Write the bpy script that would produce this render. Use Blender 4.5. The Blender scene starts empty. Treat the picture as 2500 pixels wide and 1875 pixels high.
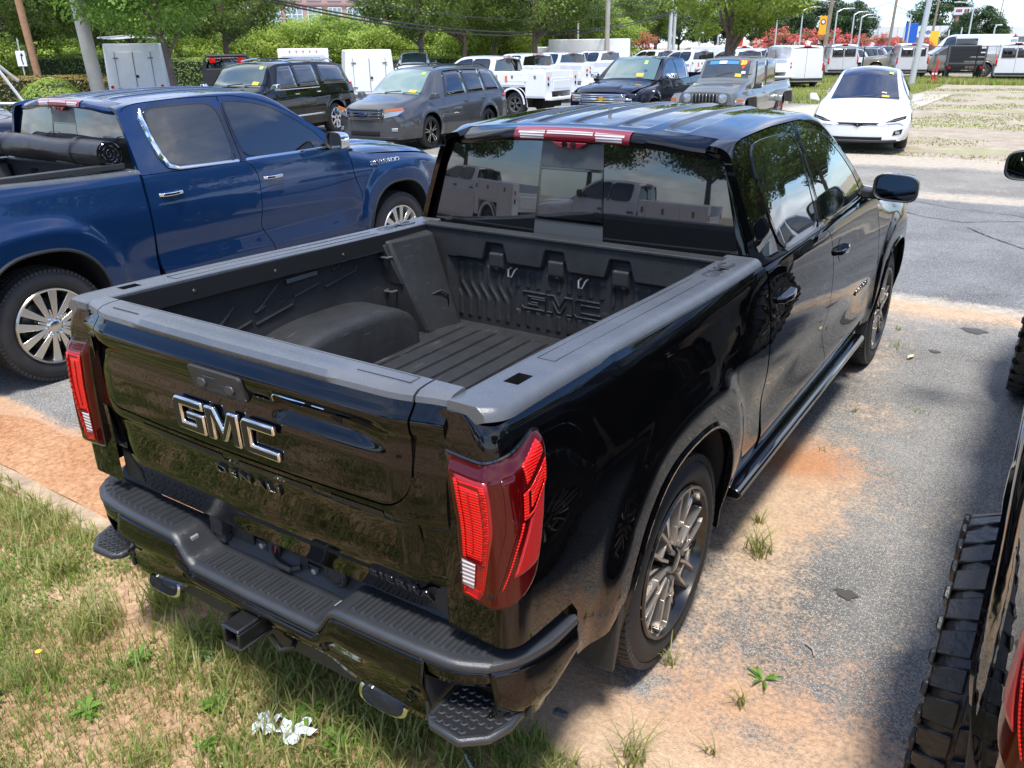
import bpy, bmesh, math, random
from math import sin, cos, pi, radians, sqrt, atan2, hypot
from mathutils import Vector, Matrix, noise
import numpy as np

# ------------------------------------------------------------------ camera, world, sun, exposure
S = bpy.context.scene
COL = S.collection
CAM = Vector((1.9153, -1.3012, 2.2056))
CR = Vector((0.83455, 0.55083, -0.01071)); CU = Vector((-0.20214, 0.32422, 0.92413)); CF = Vector((-0.51251, 0.76907, -0.38192))
cd = bpy.data.cameras.new('camera'); cam = bpy.data.objects.new('camera', cd); COL.objects.link(cam)
M = Matrix((CR, CU, -CF)).transposed().to_4x4(); M.translation = CAM
cam.matrix_world = M
cd.sensor_width = 36.0; cd.lens = 28.803; cd.clip_start = 0.05; cd.clip_end = 3000
S.camera = cam
SUN_EL, SUN_AZ = 69.0, 148.0
w = bpy.data.worlds.new('World'); S.world = w; w.use_nodes = True
wt = w.node_tree; wt.nodes.clear()
def wn(t, **k):
    n = wt.nodes.new(t)
    for a, b in k.items():
        if a in n.inputs.keys(): n.inputs[a].default_value = b
        else: setattr(n, a, b)
    return n
wo = wn('ShaderNodeOutputWorld'); bgs = wn('ShaderNodeBackground', Strength=0.14); bgc = wn('ShaderNodeBackground', Strength=1.2)
sky = wn('ShaderNodeTexSky', sky_type='NISHITA', sun_disc=False, sun_elevation=radians(SUN_EL), sun_rotation=radians(SUN_AZ), air_density=1.0, dust_density=0.25, ozone_density=2.2)
tc = wn('ShaderNodeTexCoord'); sep = wn('ShaderNodeSeparateXYZ'); mxz = wn('ShaderNodeMath', operation='MAXIMUM'); mxz.inputs[1].default_value = 0.0
adz = wn('ShaderNodeMath', operation='ADD'); adz.inputs[1].default_value = 0.30
dx = wn('ShaderNodeMath', operation='DIVIDE'); dy = wn('ShaderNodeMath', operation='DIVIDE'); cmb = wn('ShaderNodeCombineXYZ')
n1 = wn('ShaderNodeTexNoise', Scale=1.15, Detail=9.0, Roughness=0.56, Distortion=0.35); n2 = wn('ShaderNodeTexNoise', Scale=3.2, Detail=6.0, Roughness=0.6)
r1 = wn('ShaderNodeValToRGB'); r1.color_ramp.elements[0].position = 0.42; r1.color_ramp.elements[1].position = 0.62
r2 = wn('ShaderNodeValToRGB'); r2.color_ramp.elements[0].position = 0.34; r2.color_ramp.elements[0].color = (0.40, 0.45, 0.54, 1); r2.color_ramp.elements[1].position = 0.66; r2.color_ramp.elements[1].color = (0.90, 0.93, 0.97, 1)
ms = wn('ShaderNodeMixShader')
L = wt.links.new
L(tc.outputs['Generated'], sep.inputs[0]); L(sep.outputs['Z'], mxz.inputs[0]); L(mxz.outputs[0], adz.inputs[0])
L(sep.outputs['X'], dx.inputs[0]); L(adz.outputs[0], dx.inputs[1]); L(sep.outputs['Y'], dy.inputs[0]); L(adz.outputs[0], dy.inputs[1])
L(dx.outputs[0], cmb.inputs[0]); L(dy.outputs[0], cmb.inputs[1])
L(cmb.outputs[0], n1.inputs['Vector']); L(cmb.outputs[0], n2.inputs['Vector'])
L(n1.outputs['Fac'], r1.inputs[0]); L(n2.outputs['Fac'], r2.inputs[0])
hz = wn('ShaderNodeMix', data_type='RGBA', blend_type='MULTIPLY'); hz.inputs['Factor'].default_value = 1.0; hz.inputs['B'].default_value = (0.66, 0.86, 1.18, 1)
L(sky.outputs[0], hz.inputs['A']); L(hz.outputs['Result'], bgs.inputs[0]); L(r2.outputs[0], bgc.inputs[0])
L(r1.outputs[0], ms.inputs[0]); L(bgs.outputs[0], ms.inputs[1]); L(bgc.outputs[0], ms.inputs[2]); L(ms.outputs[0], wo.inputs[0])
sd = bpy.data.lights.new('sun', 'SUN'); sd.energy = 3.1; sd.angle = radians(11.0); sd.color = (1.0, 0.965, 0.9)
so = bpy.data.objects.new('sun', sd); COL.objects.link(so)
_d = Vector((sin(radians(SUN_AZ))*cos(radians(SUN_EL)), cos(radians(SUN_AZ))*cos(radians(SUN_EL)), sin(radians(SUN_EL))))
so.rotation_euler = _d.to_track_quat('Z', 'Y').to_euler()
S.view_settings.view_transform = 'Standard'; S.view_settings.look = 'None'; S.view_settings.exposure = 0.86; S.view_settings.gamma = 1.0
S.view_settings.use_curve_mapping = False
try:
    S.cycles.max_bounces = 8; S.cycles.transparent_max_bounces = 8; S.cycles.use_denoising = True
    S.cycles.glossy_bounces = 5; S.cycles.diffuse_bounces = 3; S.cycles.sample_clamp_indirect = 6
except Exception: pass
R = random.Random(7)

def ray_ground(px, dist):
    """world x, y of the point seen in image column px (of 2500) at a horizontal distance"""
    py = 118 - 0.012 * px
    d = CF + CR * ((px - 1250) / 2000.19) - CU * ((py - 937.5) / 2000.19)
    n = hypot(d.x, d.y)
    return CAM.x + d.x / n * dist, CAM.y + d.y / n * dist

# ------------------------------------------------------------------ materials
MATS = {}
def new_mat(name):
    m = bpy.data.materials.new(name); m.use_nodes = True
    return m, m.node_tree, m.node_tree.nodes['Principled BSDF']
def setp(b, **k):
    for a, v in k.items():
        a = a.replace('_', ' ')
        if a in b.inputs: b.inputs[a].default_value = v
def nd(t, ty, **k):
    n = t.nodes.new(ty)
    for a, v in k.items():
        if a in n.inputs.keys(): n.inputs[a].default_value = v
        else: setattr(n, a, v)
    return n
def ramp(t, p0, c0, p1, c1, extra=()):
    r = t.nodes.new('ShaderNodeValToRGB'); e = r.color_ramp.elements
    e[0].position = p0; e[0].color = (*c0, 1); e[1].position = p1; e[1].color = (*c1, 1)
    for p, c in extra:
        x = r.color_ramp.elements.new(p); x.color = (*c, 1)
    return r
def simple(name, col, rough=0.5, metal=0.0, coat=0.0, spec=0.5, var=0.0, vscale=8, bump=0.0, bscale=40, crough=0.03):
    if name in MATS: return MATS[name]
    m, t, b = new_mat(name)
    setp(b, Base_Color=(*col, 1), Roughness=rough, Metallic=metal, Coat_Weight=coat, Coat_Roughness=crough, Specular_IOR_Level=spec)
    if var > 0:
        co = nd(t, 'ShaderNodeTexCoord'); n = nd(t, 'ShaderNodeTexNoise', Scale=vscale, Detail=8.0, Roughness=0.65)
        t.links.new(co.outputs['Object'], n.inputs['Vector'])
        lo = tuple(c * (1 - var) for c in col); hi = tuple(min(1, c * (1 + var)) for c in col)
        r = ramp(t, 0.3, lo, 0.7, hi); t.links.new(n.outputs['Fac'], r.inputs[0]); t.links.new(r.outputs[0], b.inputs['Base Color'])
        mr = nd(t, 'ShaderNodeMapRange'); mr.inputs['To Min'].default_value = rough * (1 - var * .5); mr.inputs['To Max'].default_value = min(1, rough * (1 + var * .6))
        t.links.new(n.outputs['Fac'], mr.inputs['Value']); t.links.new(mr.outputs[0], b.inputs['Roughness'])
    if bump > 0:
        co = nd(t, 'ShaderNodeTexCoord'); n = nd(t, 'ShaderNodeTexNoise', Scale=bscale, Detail=4.0)
        bp = nd(t, 'ShaderNodeBump', Strength=bump, Distance=0.01)
        t.links.new(co.outputs['Object'], n.inputs['Vector']); t.links.new(n.outputs['Fac'], bp.inputs['Height']); t.links.new(bp.outputs[0], b.inputs['Normal'])
    MATS[name] = m
    return m
def paint(name, col, metal=0.0, spec=0.4, rough=0.35, dust=0.05):
    """clear-coated car paint with a faint film of dust"""
    if name in MATS: return MATS[name]
    m, t, b = new_mat(name)
    setp(b, Base_Color=(*col, 1), Roughness=rough, Metallic=metal, Coat_Weight=1.0, Coat_Roughness=0.015, Coat_IOR=1.5, Specular_IOR_Level=spec)
    co = nd(t, 'ShaderNodeTexCoord'); n = nd(t, 'ShaderNodeTexNoise', Scale=5.0, Detail=10.0, Roughness=0.7)
    t.links.new(co.outputs['Object'], n.inputs['Vector'])
    mx = nd(t, 'ShaderNodeMix', data_type='RGBA'); mx.inputs['A'].default_value = (*col, 1); mx.inputs['B'].default_value = (0.30, 0.25, 0.20, 1)
    mr = nd(t, 'ShaderNodeMapRange'); mr.inputs['From Min'].default_value = .45; mr.inputs['From Max'].default_value = .8; mr.inputs['To Max'].default_value = dust
    t.links.new(n.outputs['Fac'], mr.inputs['Value']); t.links.new(mr.outputs[0], mx.inputs['Factor']); t.links.new(mx.outputs['Result'], b.inputs['Base Color'])
    n2 = nd(t, 'ShaderNodeTexNoise', Scale=3.0, Detail=2.0); bp = nd(t, 'ShaderNodeBump', Strength=0.06, Distance=0.02)
    t.links.new(co.outputs['Object'], n2.inputs['Vector']); t.links.new(n2.outputs['Fac'], bp.inputs['Height']); t.links.new(bp.outputs[0], b.inputs['Coat Normal'])
    MATS[name] = m
    return m
BLACK = paint('black_paint', (0.0015, 0.0016, 0.002), spec=0, dust=0.004)
BLUE = paint('blue_paint', (0.004, 0.032, 0.112), metal=0.5, spec=0.2, dust=0.01)
NAVY = paint('navy_black_paint', (0.005, 0.007, 0.02), metal=0.2, spec=0.1, dust=0.02)
GREY = paint('grey_paint', (0.062, 0.065, 0.070), metal=0.35, dust=0.05)
OLIVE = paint('sting_grey_paint', (0.12, 0.13, 0.135), dust=0.05)
WHITE = paint('white_paint', (0.74, 0.75, 0.76), dust=0.08)
TAN = paint('tan_paint', (0.30, 0.27, 0.21), metal=0.2)
REDP = paint('red_paint', (0.45, 0.01, 0.015))
GLASS = simple('tinted_glass', (0.006, 0.007, 0.008), rough=0.02, coat=1.0, spec=0.9, crough=0.0)
GLASS2 = simple('pale_glass', (0.05, 0.075, 0.075), rough=0.04, coat=1.0, spec=0.9, crough=0.0)
PRIV = simple('window_divider', (0.055, 0.06, 0.065), rough=0.35)
RUB = simple('tyre_rubber', (0.021, 0.021, 0.0215), rough=0.62, var=0.35, vscale=9, bump=0.15, bscale=80)
RUBL = simple('tyre_rubber_glossy', (0.012, 0.012, 0.0125), rough=0.40, var=0.45, vscale=16, bump=0.5, bscale=45)
PLAS = simple('black_textured_plastic', (0.028, 0.029, 0.031), rough=0.5, bump=0.25, bscale=300, var=0.12)
CAPP = simple('rail_cap_plastic', (0.082, 0.089, 0.100), rough=0.27, spec=0.9, bump=0.2, bscale=350, var=0.15, vscale=6)
STEP = simple('step_pad_plastic', (0.030, 0.032, 0.036), rough=0.32, spec=0.7, bump=0.2, bscale=350, var=0.2, vscale=5)
GLOSS = simple('gloss_black', (0.004, 0.004, 0.005), rough=0.08, coat=1.0)
DARK = simple('dark_void', (0.004, 0.004, 0.004), rough=0.9)
CHROME = simple('chrome', (0.78, 0.79, 0.80), rough=0.06, metal=1.0)
ALU = simple('machined_silver', (0.62, 0.60, 0.57), rough=0.22, metal=1.0)
GUN = simple('gunmetal_rim', (0.16, 0.145, 0.13), rough=0.28, metal=0.9)
DRIM = simple('dark_rim', (0.035, 0.033, 0.031), rough=0.25, metal=0.6)
STEEL = simple('dull_steel', (0.22, 0.22, 0.21), rough=0.45, metal=0.8, var=0.3)
def bedliner():
    m, t, b = new_mat('spray_bedliner'); setp(b, Roughness=0.62)
    co = nd(t, 'ShaderNodeTexCoord'); n = nd(t, 'ShaderNodeTexNoise', Scale=4.0, Detail=12.0, Roughness=0.75)
    r = ramp(t, 0.35, (0.008, 0.0087, 0.0098), 0.68, (0.024, 0.0255, 0.0275)); t.links.new(co.outputs['Object'], n.inputs['Vector']); t.links.new(n.outputs['Fac'], r.inputs[0])
    sc = nd(t, 'ShaderNodeTexNoise', Scale=60.0, Detail=3.0); mp = nd(t, 'ShaderNodeMapping'); mp.inputs['Scale'].default_value = (1, 0.12, 1)
    t.links.new(co.outputs['Object'], mp.inputs[0]); t.links.new(mp.outputs[0], sc.inputs['Vector'])
    r2 = ramp(t, 0.66, (0, 0, 0), 0.74, (1, 1, 1)); t.links.new(sc.outputs['Fac'], r2.inputs[0])
    mx = nd(t, 'ShaderNodeMix', data_type='RGBA'); mx.inputs['B'].default_value = (0.06, 0.06, 0.06, 1)
    t.links.new(r2.outputs[0], mx.inputs['Factor']); t.links.new(r.outputs[0], mx.inputs['A']); t.links.new(mx.outputs['Result'], b.inputs['Base Color'])
    v = nd(t, 'ShaderNodeTexVoronoi', Scale=260.0); bp = nd(t, 'ShaderNodeBump', Strength=0.35, Distance=0.004)
    t.links.new(co.outputs['Object'], v.inputs['Vector']); t.links.new(v.outputs['Distance'], bp.inputs['Height']); t.links.new(bp.outputs[0], b.inputs['Normal'])
    return m
LINER = bedliner()
def lens(name, col, rib=120.0, rough=0.12):
    if name in MATS: return MATS[name]
    m, t, b = new_mat(name); setp(b, Base_Color=(*col, 1), Roughness=rough+.1, Coat_Weight=.5, Coat_Roughness=0.01, Specular_IOR_Level=0.2)
    co = nd(t, 'ShaderNodeTexCoord'); wv = nd(t, 'ShaderNodeTexWave', Scale=rib, bands_direction='Z'); t.links.new(co.outputs['Object'], wv.inputs['Vector'])
    r = ramp(t, 0.2, tuple(c * .45 for c in col), 0.75, col); t.links.new(wv.outputs['Fac'], r.inputs[0]); t.links.new(r.outputs[0], b.inputs['Base Color'])
    bp = nd(t, 'ShaderNodeBump', Strength=0.5, Distance=0.004); t.links.new(wv.outputs['Fac'], bp.inputs['Height']); t.links.new(bp.outputs[0], b.inputs['Normal'])
    MATS[name] = m
    return m
LRED = lens('red_lens_bright', (0.90, 0.012, 0.008), rib=42); LDR = simple('red_lens_dark', (0.055, 0.001, 0.0015), rough=0.2, coat=.8, spec=.1)
LMR = lens('red_lens_mid', (0.62, 0.006, 0.008), rib=300); LWH = lens('clear_lens', (0.72, 0.62, 0.62), rib=26); LOR = lens('orange_lens', (0.85, 0.22, 0.03), rib=60)
BLENS = simple('smoke_red_lens', (0.22, 0.012, 0.022), rough=0.08, coat=1.0)
HEAD = simple('headlamp', (0.42, 0.44, 0.46), rough=0.12, metal=0.6, coat=1.0)
YEL = simple('yellow_sticker', (0.75, 0.45, 0.04), rough=0.6); GOLD = simple('gold_badge', (0.75, 0.42, 0.06), rough=0.25, metal=0.6, coat=1)
LIME = simple('green_sticker', (0.45, 0.75, 0.1), rough=0.6); PAPER = simple('white_sticker', (0.85, 0.85, 0.85), rough=0.6)
VINYL = simple('vinyl_cover', (0.03, 0.028, 0.027), rough=0.38, var=0.25, bump=0.5, bscale=9)
ORANGE = simple('orange_plastic', (0.85, 0.10, 0.02), rough=0.5); CABLE = simple('cable', (0.03, 0.03, 0.03), rough=0.6)

# ------------------------------------------------------------------ mesh helpers
class MB:
    def __init__(s): s.v = []; s.f = []
    def grid(s, fn, us, vs, flip=False):
        b = len(s.v); nv = len(vs)
        for u in us:
            for v in vs: s.v.append(tuple(fn(u, v)))
        for i in range(len(us) - 1):
            for j in range(nv - 1):
                q = (b + i*nv + j, b + (i+1)*nv + j, b + (i+1)*nv + j + 1, b + i*nv + j + 1)
                s.f.append(q[::-1] if flip else q)
        return s
    def face(s, pts):
        b = len(s.v); s.v += [tuple(p) for p in pts]; s.f.append(tuple(range(b, b + len(pts)))); return s
    def box(s, c, d, rot=None):
        b = len(s.v)
        for k in range(8):
            p = Vector(((d[0]/2 if k & 1 else -d[0]/2), (d[1]/2 if k & 2 else -d[1]/2), (d[2]/2 if k & 4 else -d[2]/2)))
            if rot is not None: p = rot @ p
            s.v.append((c[0]+p.x, c[1]+p.y, c[2]+p.z))
        for q in ((0,2,3,1),(4,5,7,6),(0,1,5,4),(2,6,7,3),(0,4,6,2),(1,3,7,5)): s.f.append(tuple(b+i for i in q))
        return s
    def bb(s, x0, x1, y0, y1, z0, z1): return s.box(((x0+x1)/2,(y0+y1)/2,(z0+z1)/2), (abs(x1-x0),abs(y1-y0),abs(z1-z0)))
    def hexa(s, p):
        """eight corners: bottom 4 ccw, top 4 ccw"""
        b = len(s.v); s.v += [tuple(q) for q in p]
        for q in ((3,2,1,0),(4,5,6,7),(0,1,5,4),(1,2,6,5),(2,3,7,6),(3,0,4,7)): s.f.append(tuple(b+i for i in q))
        return s
    def prism(s, poly, off):
        """closed polygon (3D pts) extruded by vector off"""
        b = len(s.v); n = len(poly)
        s.v += [tuple(p) for p in poly] + [(p[0]+off[0], p[1]+off[1], p[2]+off[2]) for p in poly]
        s.f.append(tuple(b+i for i in range(n))[::-1]); s.f.append(tuple(b+n+i for i in range(n)))
        for i in range(n): s.f.append((b+i, b+(i+1) % n, b+n+(i+1) % n, b+n+i))
        return s
    def lathe(s, prof, n=48, ax='x', c=(0,0,0), a0=0, a1=2*pi):
        """prof: list of (axial, radius)"""
        b = len(s.v); m = len(prof); closed = abs(a1-a0-2*pi) < 1e-6
        for i in range(n if closed else n+1):
            a = a0 + (a1-a0)*i/n
            for t, r in prof:
                p = {'x': (t, r*cos(a), r*sin(a)), 'y': (r*cos(a), t, r*sin(a)), 'z': (r*cos(a), r*sin(a), t)}[ax]
                s.v.append((c[0]+p[0], c[1]+p[1], c[2]+p[2]))
        for i in range(n):
            j = (i+1) % n if closed else i+1
            for k in range(m-1): s.f.append((b+i*m+k, b+j*m+k, b+j*m+k+1, b+i*m+k+1))
        return s
    def tube(s, pts, r, n=8, caps=True):
        pts = [Vector(p) for p in pts]; b = len(s.v); rr = r if isinstance(r, (list, tuple)) else [r]*len(pts)
        up = Vector((0, 0, 1))
        for i, p in enumerate(pts):
            t = (pts[min(i+1, len(pts)-1)] - pts[max(i-1, 0)]).normalized()
            a = t.cross(up if abs(t.z) < .95 else Vector((1, 0, 0))).normalized(); c2 = t.cross(a)
            for k in range(n):
                q = p + a*(rr[i]*cos(2*pi*k/n)) + c2*(rr[i]*sin(2*pi*k/n)); s.v.append(tuple(q))
        for i in range(len(pts)-1):
            for k in range(n): s.f.append((b+i*n+k, b+i*n+(k+1) % n, b+(i+1)*n+(k+1) % n, b+(i+1)*n+k))
        if caps:
            s.f.append(tuple(b+k for k in range(n))[::-1]); s.f.append(tuple(b+(len(pts)-1)*n+k for k in range(n)))
        return s
    def build(s, name, mat, parent=None, smooth=True, angle=35, bevel=0, weld=0, solid=0, recalc=False, seg=2):
        me = bpy.data.meshes.new(name); me.from_pydata(s.v, [], s.f)
        if recalc or weld:
            bm = bmesh.new(); bm.from_mesh(me)
            if weld: bmesh.ops.remove_doubles(bm, verts=bm.verts, dist=weld)
            bmesh.ops.recalc_face_normals(bm, faces=bm.faces); bm.to_mesh(me); bm.free()
        if mat: me.materials.append(mat)
        if smooth:
            me.shade_smooth(); me.set_sharp_from_angle(angle=radians(angle))
        o = bpy.data.objects.new(name, me); COL.objects.link(o)
        if parent: o.parent = parent
        if solid:
            md = o.modifiers.new('solid', 'SOLIDIFY'); md.thickness = solid; md.offset = -1
        if bevel:
            md = o.modifiers.new('bevel', 'BEVEL'); md.width = bevel; md.segments = seg; md.limit_method = 'ANGLE'; md.angle_limit = radians(40); md.harden_normals = False
        return o
def lin(a, b, n): return [a + (b-a)*i/(n-1) for i in range(n)]
def itp(tab, x):
    """monotone smooth-ish table lookup"""
    if x <= tab[0][0]: return tab[0][1]
    if x >= tab[-1][0]: return tab[-1][1]
    for i in range(len(tab)-1):
        if x <= tab[i+1][0]:
            x0, y0 = tab[i]; x1, y1 = tab[i+1]; h = x1-x0; t = (x-x0)/h; d = (y1-y0)/h
            def sl(k):
                if k == 0 or k == len(tab)-1: return None
                a = (tab[k][1]-tab[k-1][1])/(tab[k][0]-tab[k-1][0]); c = (tab[k+1][1]-tab[k][1])/(tab[k+1][0]-tab[k][0])
                return 0 if a*c <= 0 else 2*a*c/(a+c)
            m0 = sl(i); m1 = sl(i+1); m0 = d if m0 is None else m0; m1 = d if m1 is None else m1
            return (2*t**3-3*t*t+1)*y0 + (t**3-2*t*t+t)*h*m0 + (-2*t**3+3*t*t)*y1 + (t**3-t*t)*h*m1
def lerp(a, b, t): return a + (b-a)*t
def smooth(t): t = max(0, min(1, t)); return t*t*(3-2*t)
def thing(name, label, cat, loc=(0,0,0), rz=0, group=None):
    o = bpy.data.objects.new(name, None); COL.objects.link(o); o.location = loc; o.rotation_euler = (0, 0, rz); o.empty_display_size = .2
    o['label'] = label; o['category'] = cat
    if group: o['group'] = group
    return o
def tag(o, label, cat, group=None):
    o['label'] = label; o['category'] = cat
    if group: o['group'] = group
    return o
def struct(o): o['kind'] = 'structure'; return o
def stuff(o): o['kind'] = 'stuff'; return o
def emp(name, parent, loc=(0,0,0), rz=0):
    o = bpy.data.objects.new(name, None); COL.objects.link(o); o.location = loc; o.rotation_euler = (0, 0, rz); o.parent = parent; o.empty_display_size = .1
    return o
def copy_tree(o, parent=None):
    c = o.copy(); COL.objects.link(c); c.parent = parent
    for ch in list(o.children): copy_tree(ch, c)
    return c
def dup(o, label, loc, rz, group=None):
    c = copy_tree(o); c.location = loc; c.rotation_euler = (0, 0, rz); c['label'] = label
    if group: c['group'] = group
    return c
def text(name, body, mat, parent, loc, rot, size=0.1, extrude=0.004, sx=1.0, bevel=0.001, shear=0.0, bold=0.0, align='CENTER', space=1.0):
    cu = bpy.data.curves.new(name, 'FONT'); cu.body = body; cu.size = size; cu.extrude = extrude; cu.bevel_depth = bevel; cu.shear = shear; cu.offset = bold
    cu.align_x = align; cu.align_y = 'CENTER'; cu.space_character = space; cu.resolution_u = 3
    t = bpy.data.objects.new(name, cu); COL.objects.link(t); me = bpy.data.meshes.new_from_object(t); bpy.data.objects.remove(t); bpy.data.curves.remove(cu); me.materials.clear(); me.materials.append(mat)
    o = bpy.data.objects.new(name, me); COL.objects.link(o); o.location = loc; o.rotation_euler = rot; o.scale = (sx, 1, 1)
    if parent: o.parent = parent
    return o
# ------------------------------------------------------------------ wheels
def bar2(mb, s, x0, x1, p, q, w0, w1, inset=0.004):
    """tapered bar between points p, q of the wheel plane (y, z), from depth x0 (back) to x1 (face)"""
    d = Vector((q[0]-p[0], q[1]-p[1])); n = Vector((-d.y, d.x)).normalized()
    def c(pt, w, x): return [(s*x, pt[0]+n.x*w, pt[1]+n.y*w), (s*x, pt[0]-n.x*w, pt[1]-n.y*w)]
    a = c(p, w0/2, x0); b = c(q, w1/2, x0); e = c(p, w0/2-inset, x1); f = c(q, w1/2-inset, x1)
    mb.hexa([a[0], a[1], b[1], b[0], e[0], e[1], f[1], f[0]])
def wheel(parent, c, s, style, detail=2):
    """c = centre of the outer face, s = side; returns the wheel part"""
    st = dict(sierra=(.417, .288, .285, 'hex', GUN), silver=(.405, .262, .275, 'star', ALU), mud=(.45, .262, .33, 'hex', DRIM), sport=(.37, .262, .255, 'five', DRIM),
              chrome=(.40, .262, .265, 'seven', CHROME), steel=(.40, .235, .25, 'five', STEEL), dark=(.36, .27, .265, 'turbine', DRIM), jeep=(.42, .225, .30, 'five', REDP), plain=(.36, .235, .22, 'five', STEEL))[style]
    Rt, Rr, Wd, kind, rm = st
    wl = emp('wheel', parent, c)
    n = 64 if detail > 1 else 32
    t = MB(); x0, x1 = -Wd, 0
    prof = [(x0+.02, Rr-.02), (x0, Rr+.03), (x0, Rt-.07), (x0+.02, Rt-.025), (x0+.05, Rt-.006), (x0+Wd/2, Rt-.002), (x1-.05, Rt-.006), (x1-.018, Rt-.025), (x1-.002, Rt-.06), (x1+.002, Rt-.085), (x1-.004, Rr+.035), (x1-.012, Rr+.012), (x1-.03, Rr-.006)]
    t.lathe([(s*a, b) for a, b in prof], n)
    t.build('tyre', RUBL if style == 'mud' else RUB, wl, angle=50)
    if detail > 1:
        tr = MB()
        if style == 'mud':
            for i in range(30):
                for k, (xa, xb) in enumerate(((-.325, -.245), (-.235, -.17), (-.16, -.095), (-.085, -.003))):
                    a0 = 2*pi*(i + .5*(k % 2) + R.uniform(-.05, .05))/30; da = 2*pi/30*R.uniform(.72, .84); skew = (.05, .045, -.045, -.05)[k]
                    h = .022; lo = Rt-.035
                    pts = []
                    for r in (lo, Rt+h-.010):
                        for (xx, aa) in ((xa, a0+skew), (xb, a0), (xb, a0+da*(.86 if k % 2 else 1)), (xa, a0+da+skew)):
                            rr = r - (.03 if (k in (0, 3) and abs(xx + .165) > .15) else 0)
                            pts.append((s*xx, rr*cos(aa), rr*sin(aa)))
                    tr.hexa(pts)
                # side biter
                a0 = 2*pi*i/30; pts = []
                for r in (Rt-.075, Rt-.018):
                    for xx, aa in ((-.004, a0), (.012, a0+.02), (.012, a0+.10), (-.004, a0+.12)): pts.append((s*xx, r*cos(aa), r*sin(aa)))
                tr.hexa(pts)
            stuff(tr.build('tread', RUBL, wl, angle=30, bevel=.004, seg=1))
        else:
            nb = 78
            for k, (xa, xb) in enumerate(((-.265, -.215), (-.205, -.165), (-.155, -.12), (-.11, -.07), (-.06, -.012))):
                for i in range(nb):
                    a0 = 2*pi*(i+.3*k)/nb; da = 2*pi/nb*.78; sk = (.03, .012, 0, .012, .03)[k]
                    pts = []
                    for r, cr in ((Rt-.022, 0), (Rt+.0035, .002)):
                        for (xx, aa) in ((xa+cr, a0), (xb-cr, a0+sk), (xb-cr, a0+da+sk), (xa+cr, a0+da)):
                            rr = r - (.009 if (k == 4 and xx > -.03) or (k == 0 and xx < -.24) else 0)
                            pts.append((s*xx, rr*cos(aa), rr*sin(aa)))
                    tr.hexa(pts)
            stuff(tr.build('tread', RUB, wl, smooth=False))
    r = MB()
    r.lathe([(s*a, b) for a, b in ((-.006, Rr+.012), (.002, Rr+.006), (0.0, Rr-.006), (-.03, Rr-.016), (-.05, Rr-.026), (-Wd+.03, Rr-.035), (-Wd+.02, Rr))], n)
    r.build('rim', simple('polished_dark', (.07, .065, .06), rough=.18, metal=.9) if kind == 'hex' else rm, wl)
    bk = MB(); bk.lathe([(s*-.13, 0), (s*-.13, Rr-.03)], 24); bk.build('brake_backing', DARK, wl)
    if detail > 1:
        bd = MB(); bd.lathe([(s*-.115, .05), (s*-.10, .055), (s*-.10, Rr-.075), (s*-.115, Rr-.07)], 32); bd.build('brake_disc', STEEL, wl)
    sp = MB(); ro = Rr-.008
    def P(rr, a): return (rr*cos(a), rr*sin(a))
    xb, xf = -.075, -.012
    if kind == 'hex':
        for i in range(6):
            a = 2*pi*i/6+.26
            # a six-sided loop reaching from hub to rim
            loop = [P(.072, a-.30), P(.15, a-.235), P(ro-.02, a-.15), P(ro, a-.11), P(ro, a+.11), P(ro-.02, a+.15), P(.15, a+.235), P(.072, a+.30)]
            for u, v in zip(loop[:3], loop[1:4]): bar2(sp, s, xb, xf, u, v, .021, .019)
            for u, v in zip(loop[4:7], loop[5:8]): bar2(sp, s, xb, xf, u, v, .019, .021)
            bar2(sp, s, xb, xf-.004, P(.14, a-.20), P(.14, a+.20), .019, .019)
        sp.build('spoke_faces', ALU if style == 'x' else simple('bronze_machined', (.50, .46, .41), rough=.30, metal=.85), wl, bevel=.002 if detail > 1 else 0)
        ch = MB()
        for i in range(6):
            a = 2*pi*(i+.5)/6+.26
            bar2(ch, s, -.085, -.028, P(.12, a), P(ro-.01, a), .02, .045, .006)
        ch.build('spoke_inserts', CHROME, wl, bevel=.003 if detail > 1 else 0)
        pk = MB()
        for i in range(6):
            a = 2*pi*i/6+.26
            bar2(pk, s, -.095, -.05, P(.06, a), P(ro-.02, a), .05, .085, .012)
        pk.build('spoke_pockets', GLOSS, wl)
    elif kind == 'star':
        for i in range(6):
            a = 2*pi*i/6+.1
            for da in (-.17, .17): bar2(sp, s, xb, xf, P(.045, a+da*.4), P(ro, a+da*1.7), .040, .078, .008)
            bar2(sp, s, xb, xf-.003, P(.06, a+.52), P(.12, a+.52), .03, .02)
        sp.build('spokes', ALU, wl, bevel=.003 if detail > 1 else 0)
    else:
        cnt, wd0, wd1 = dict(five=(5, .05, .05), seven=(7, .06, .075), turbine=(9, .022, .03))[kind]
        for i in range(cnt):
            a = 2*pi*i/cnt+.2
            if kind == 'five':
                for da in (-.13, .13): bar2(sp, s, xb, xf, P(.045, a+da), P(ro, a+da*1.3), .028, .03)
            else: bar2(sp, s, xb, xf, P(.04, a), P(ro, a+(.35 if kind == 'turbine' else 0)), wd0, wd1)
        sp.build('spokes', {'five': ALU, 'seven': CHROME, 'turbine': DRIM}[kind] if style not in ('steel', 'plain') else STEEL, wl)
    h = MB(); h.lathe([(s*-.08, .085), (s*-.03, .080), (s*-.018, .05), (s*-.008, .042), (s*-.004, .03), (s*-.003, 0)], 24); h.build('hub_cap', ALU if kind == 'star' else GLOSS, wl)
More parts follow.
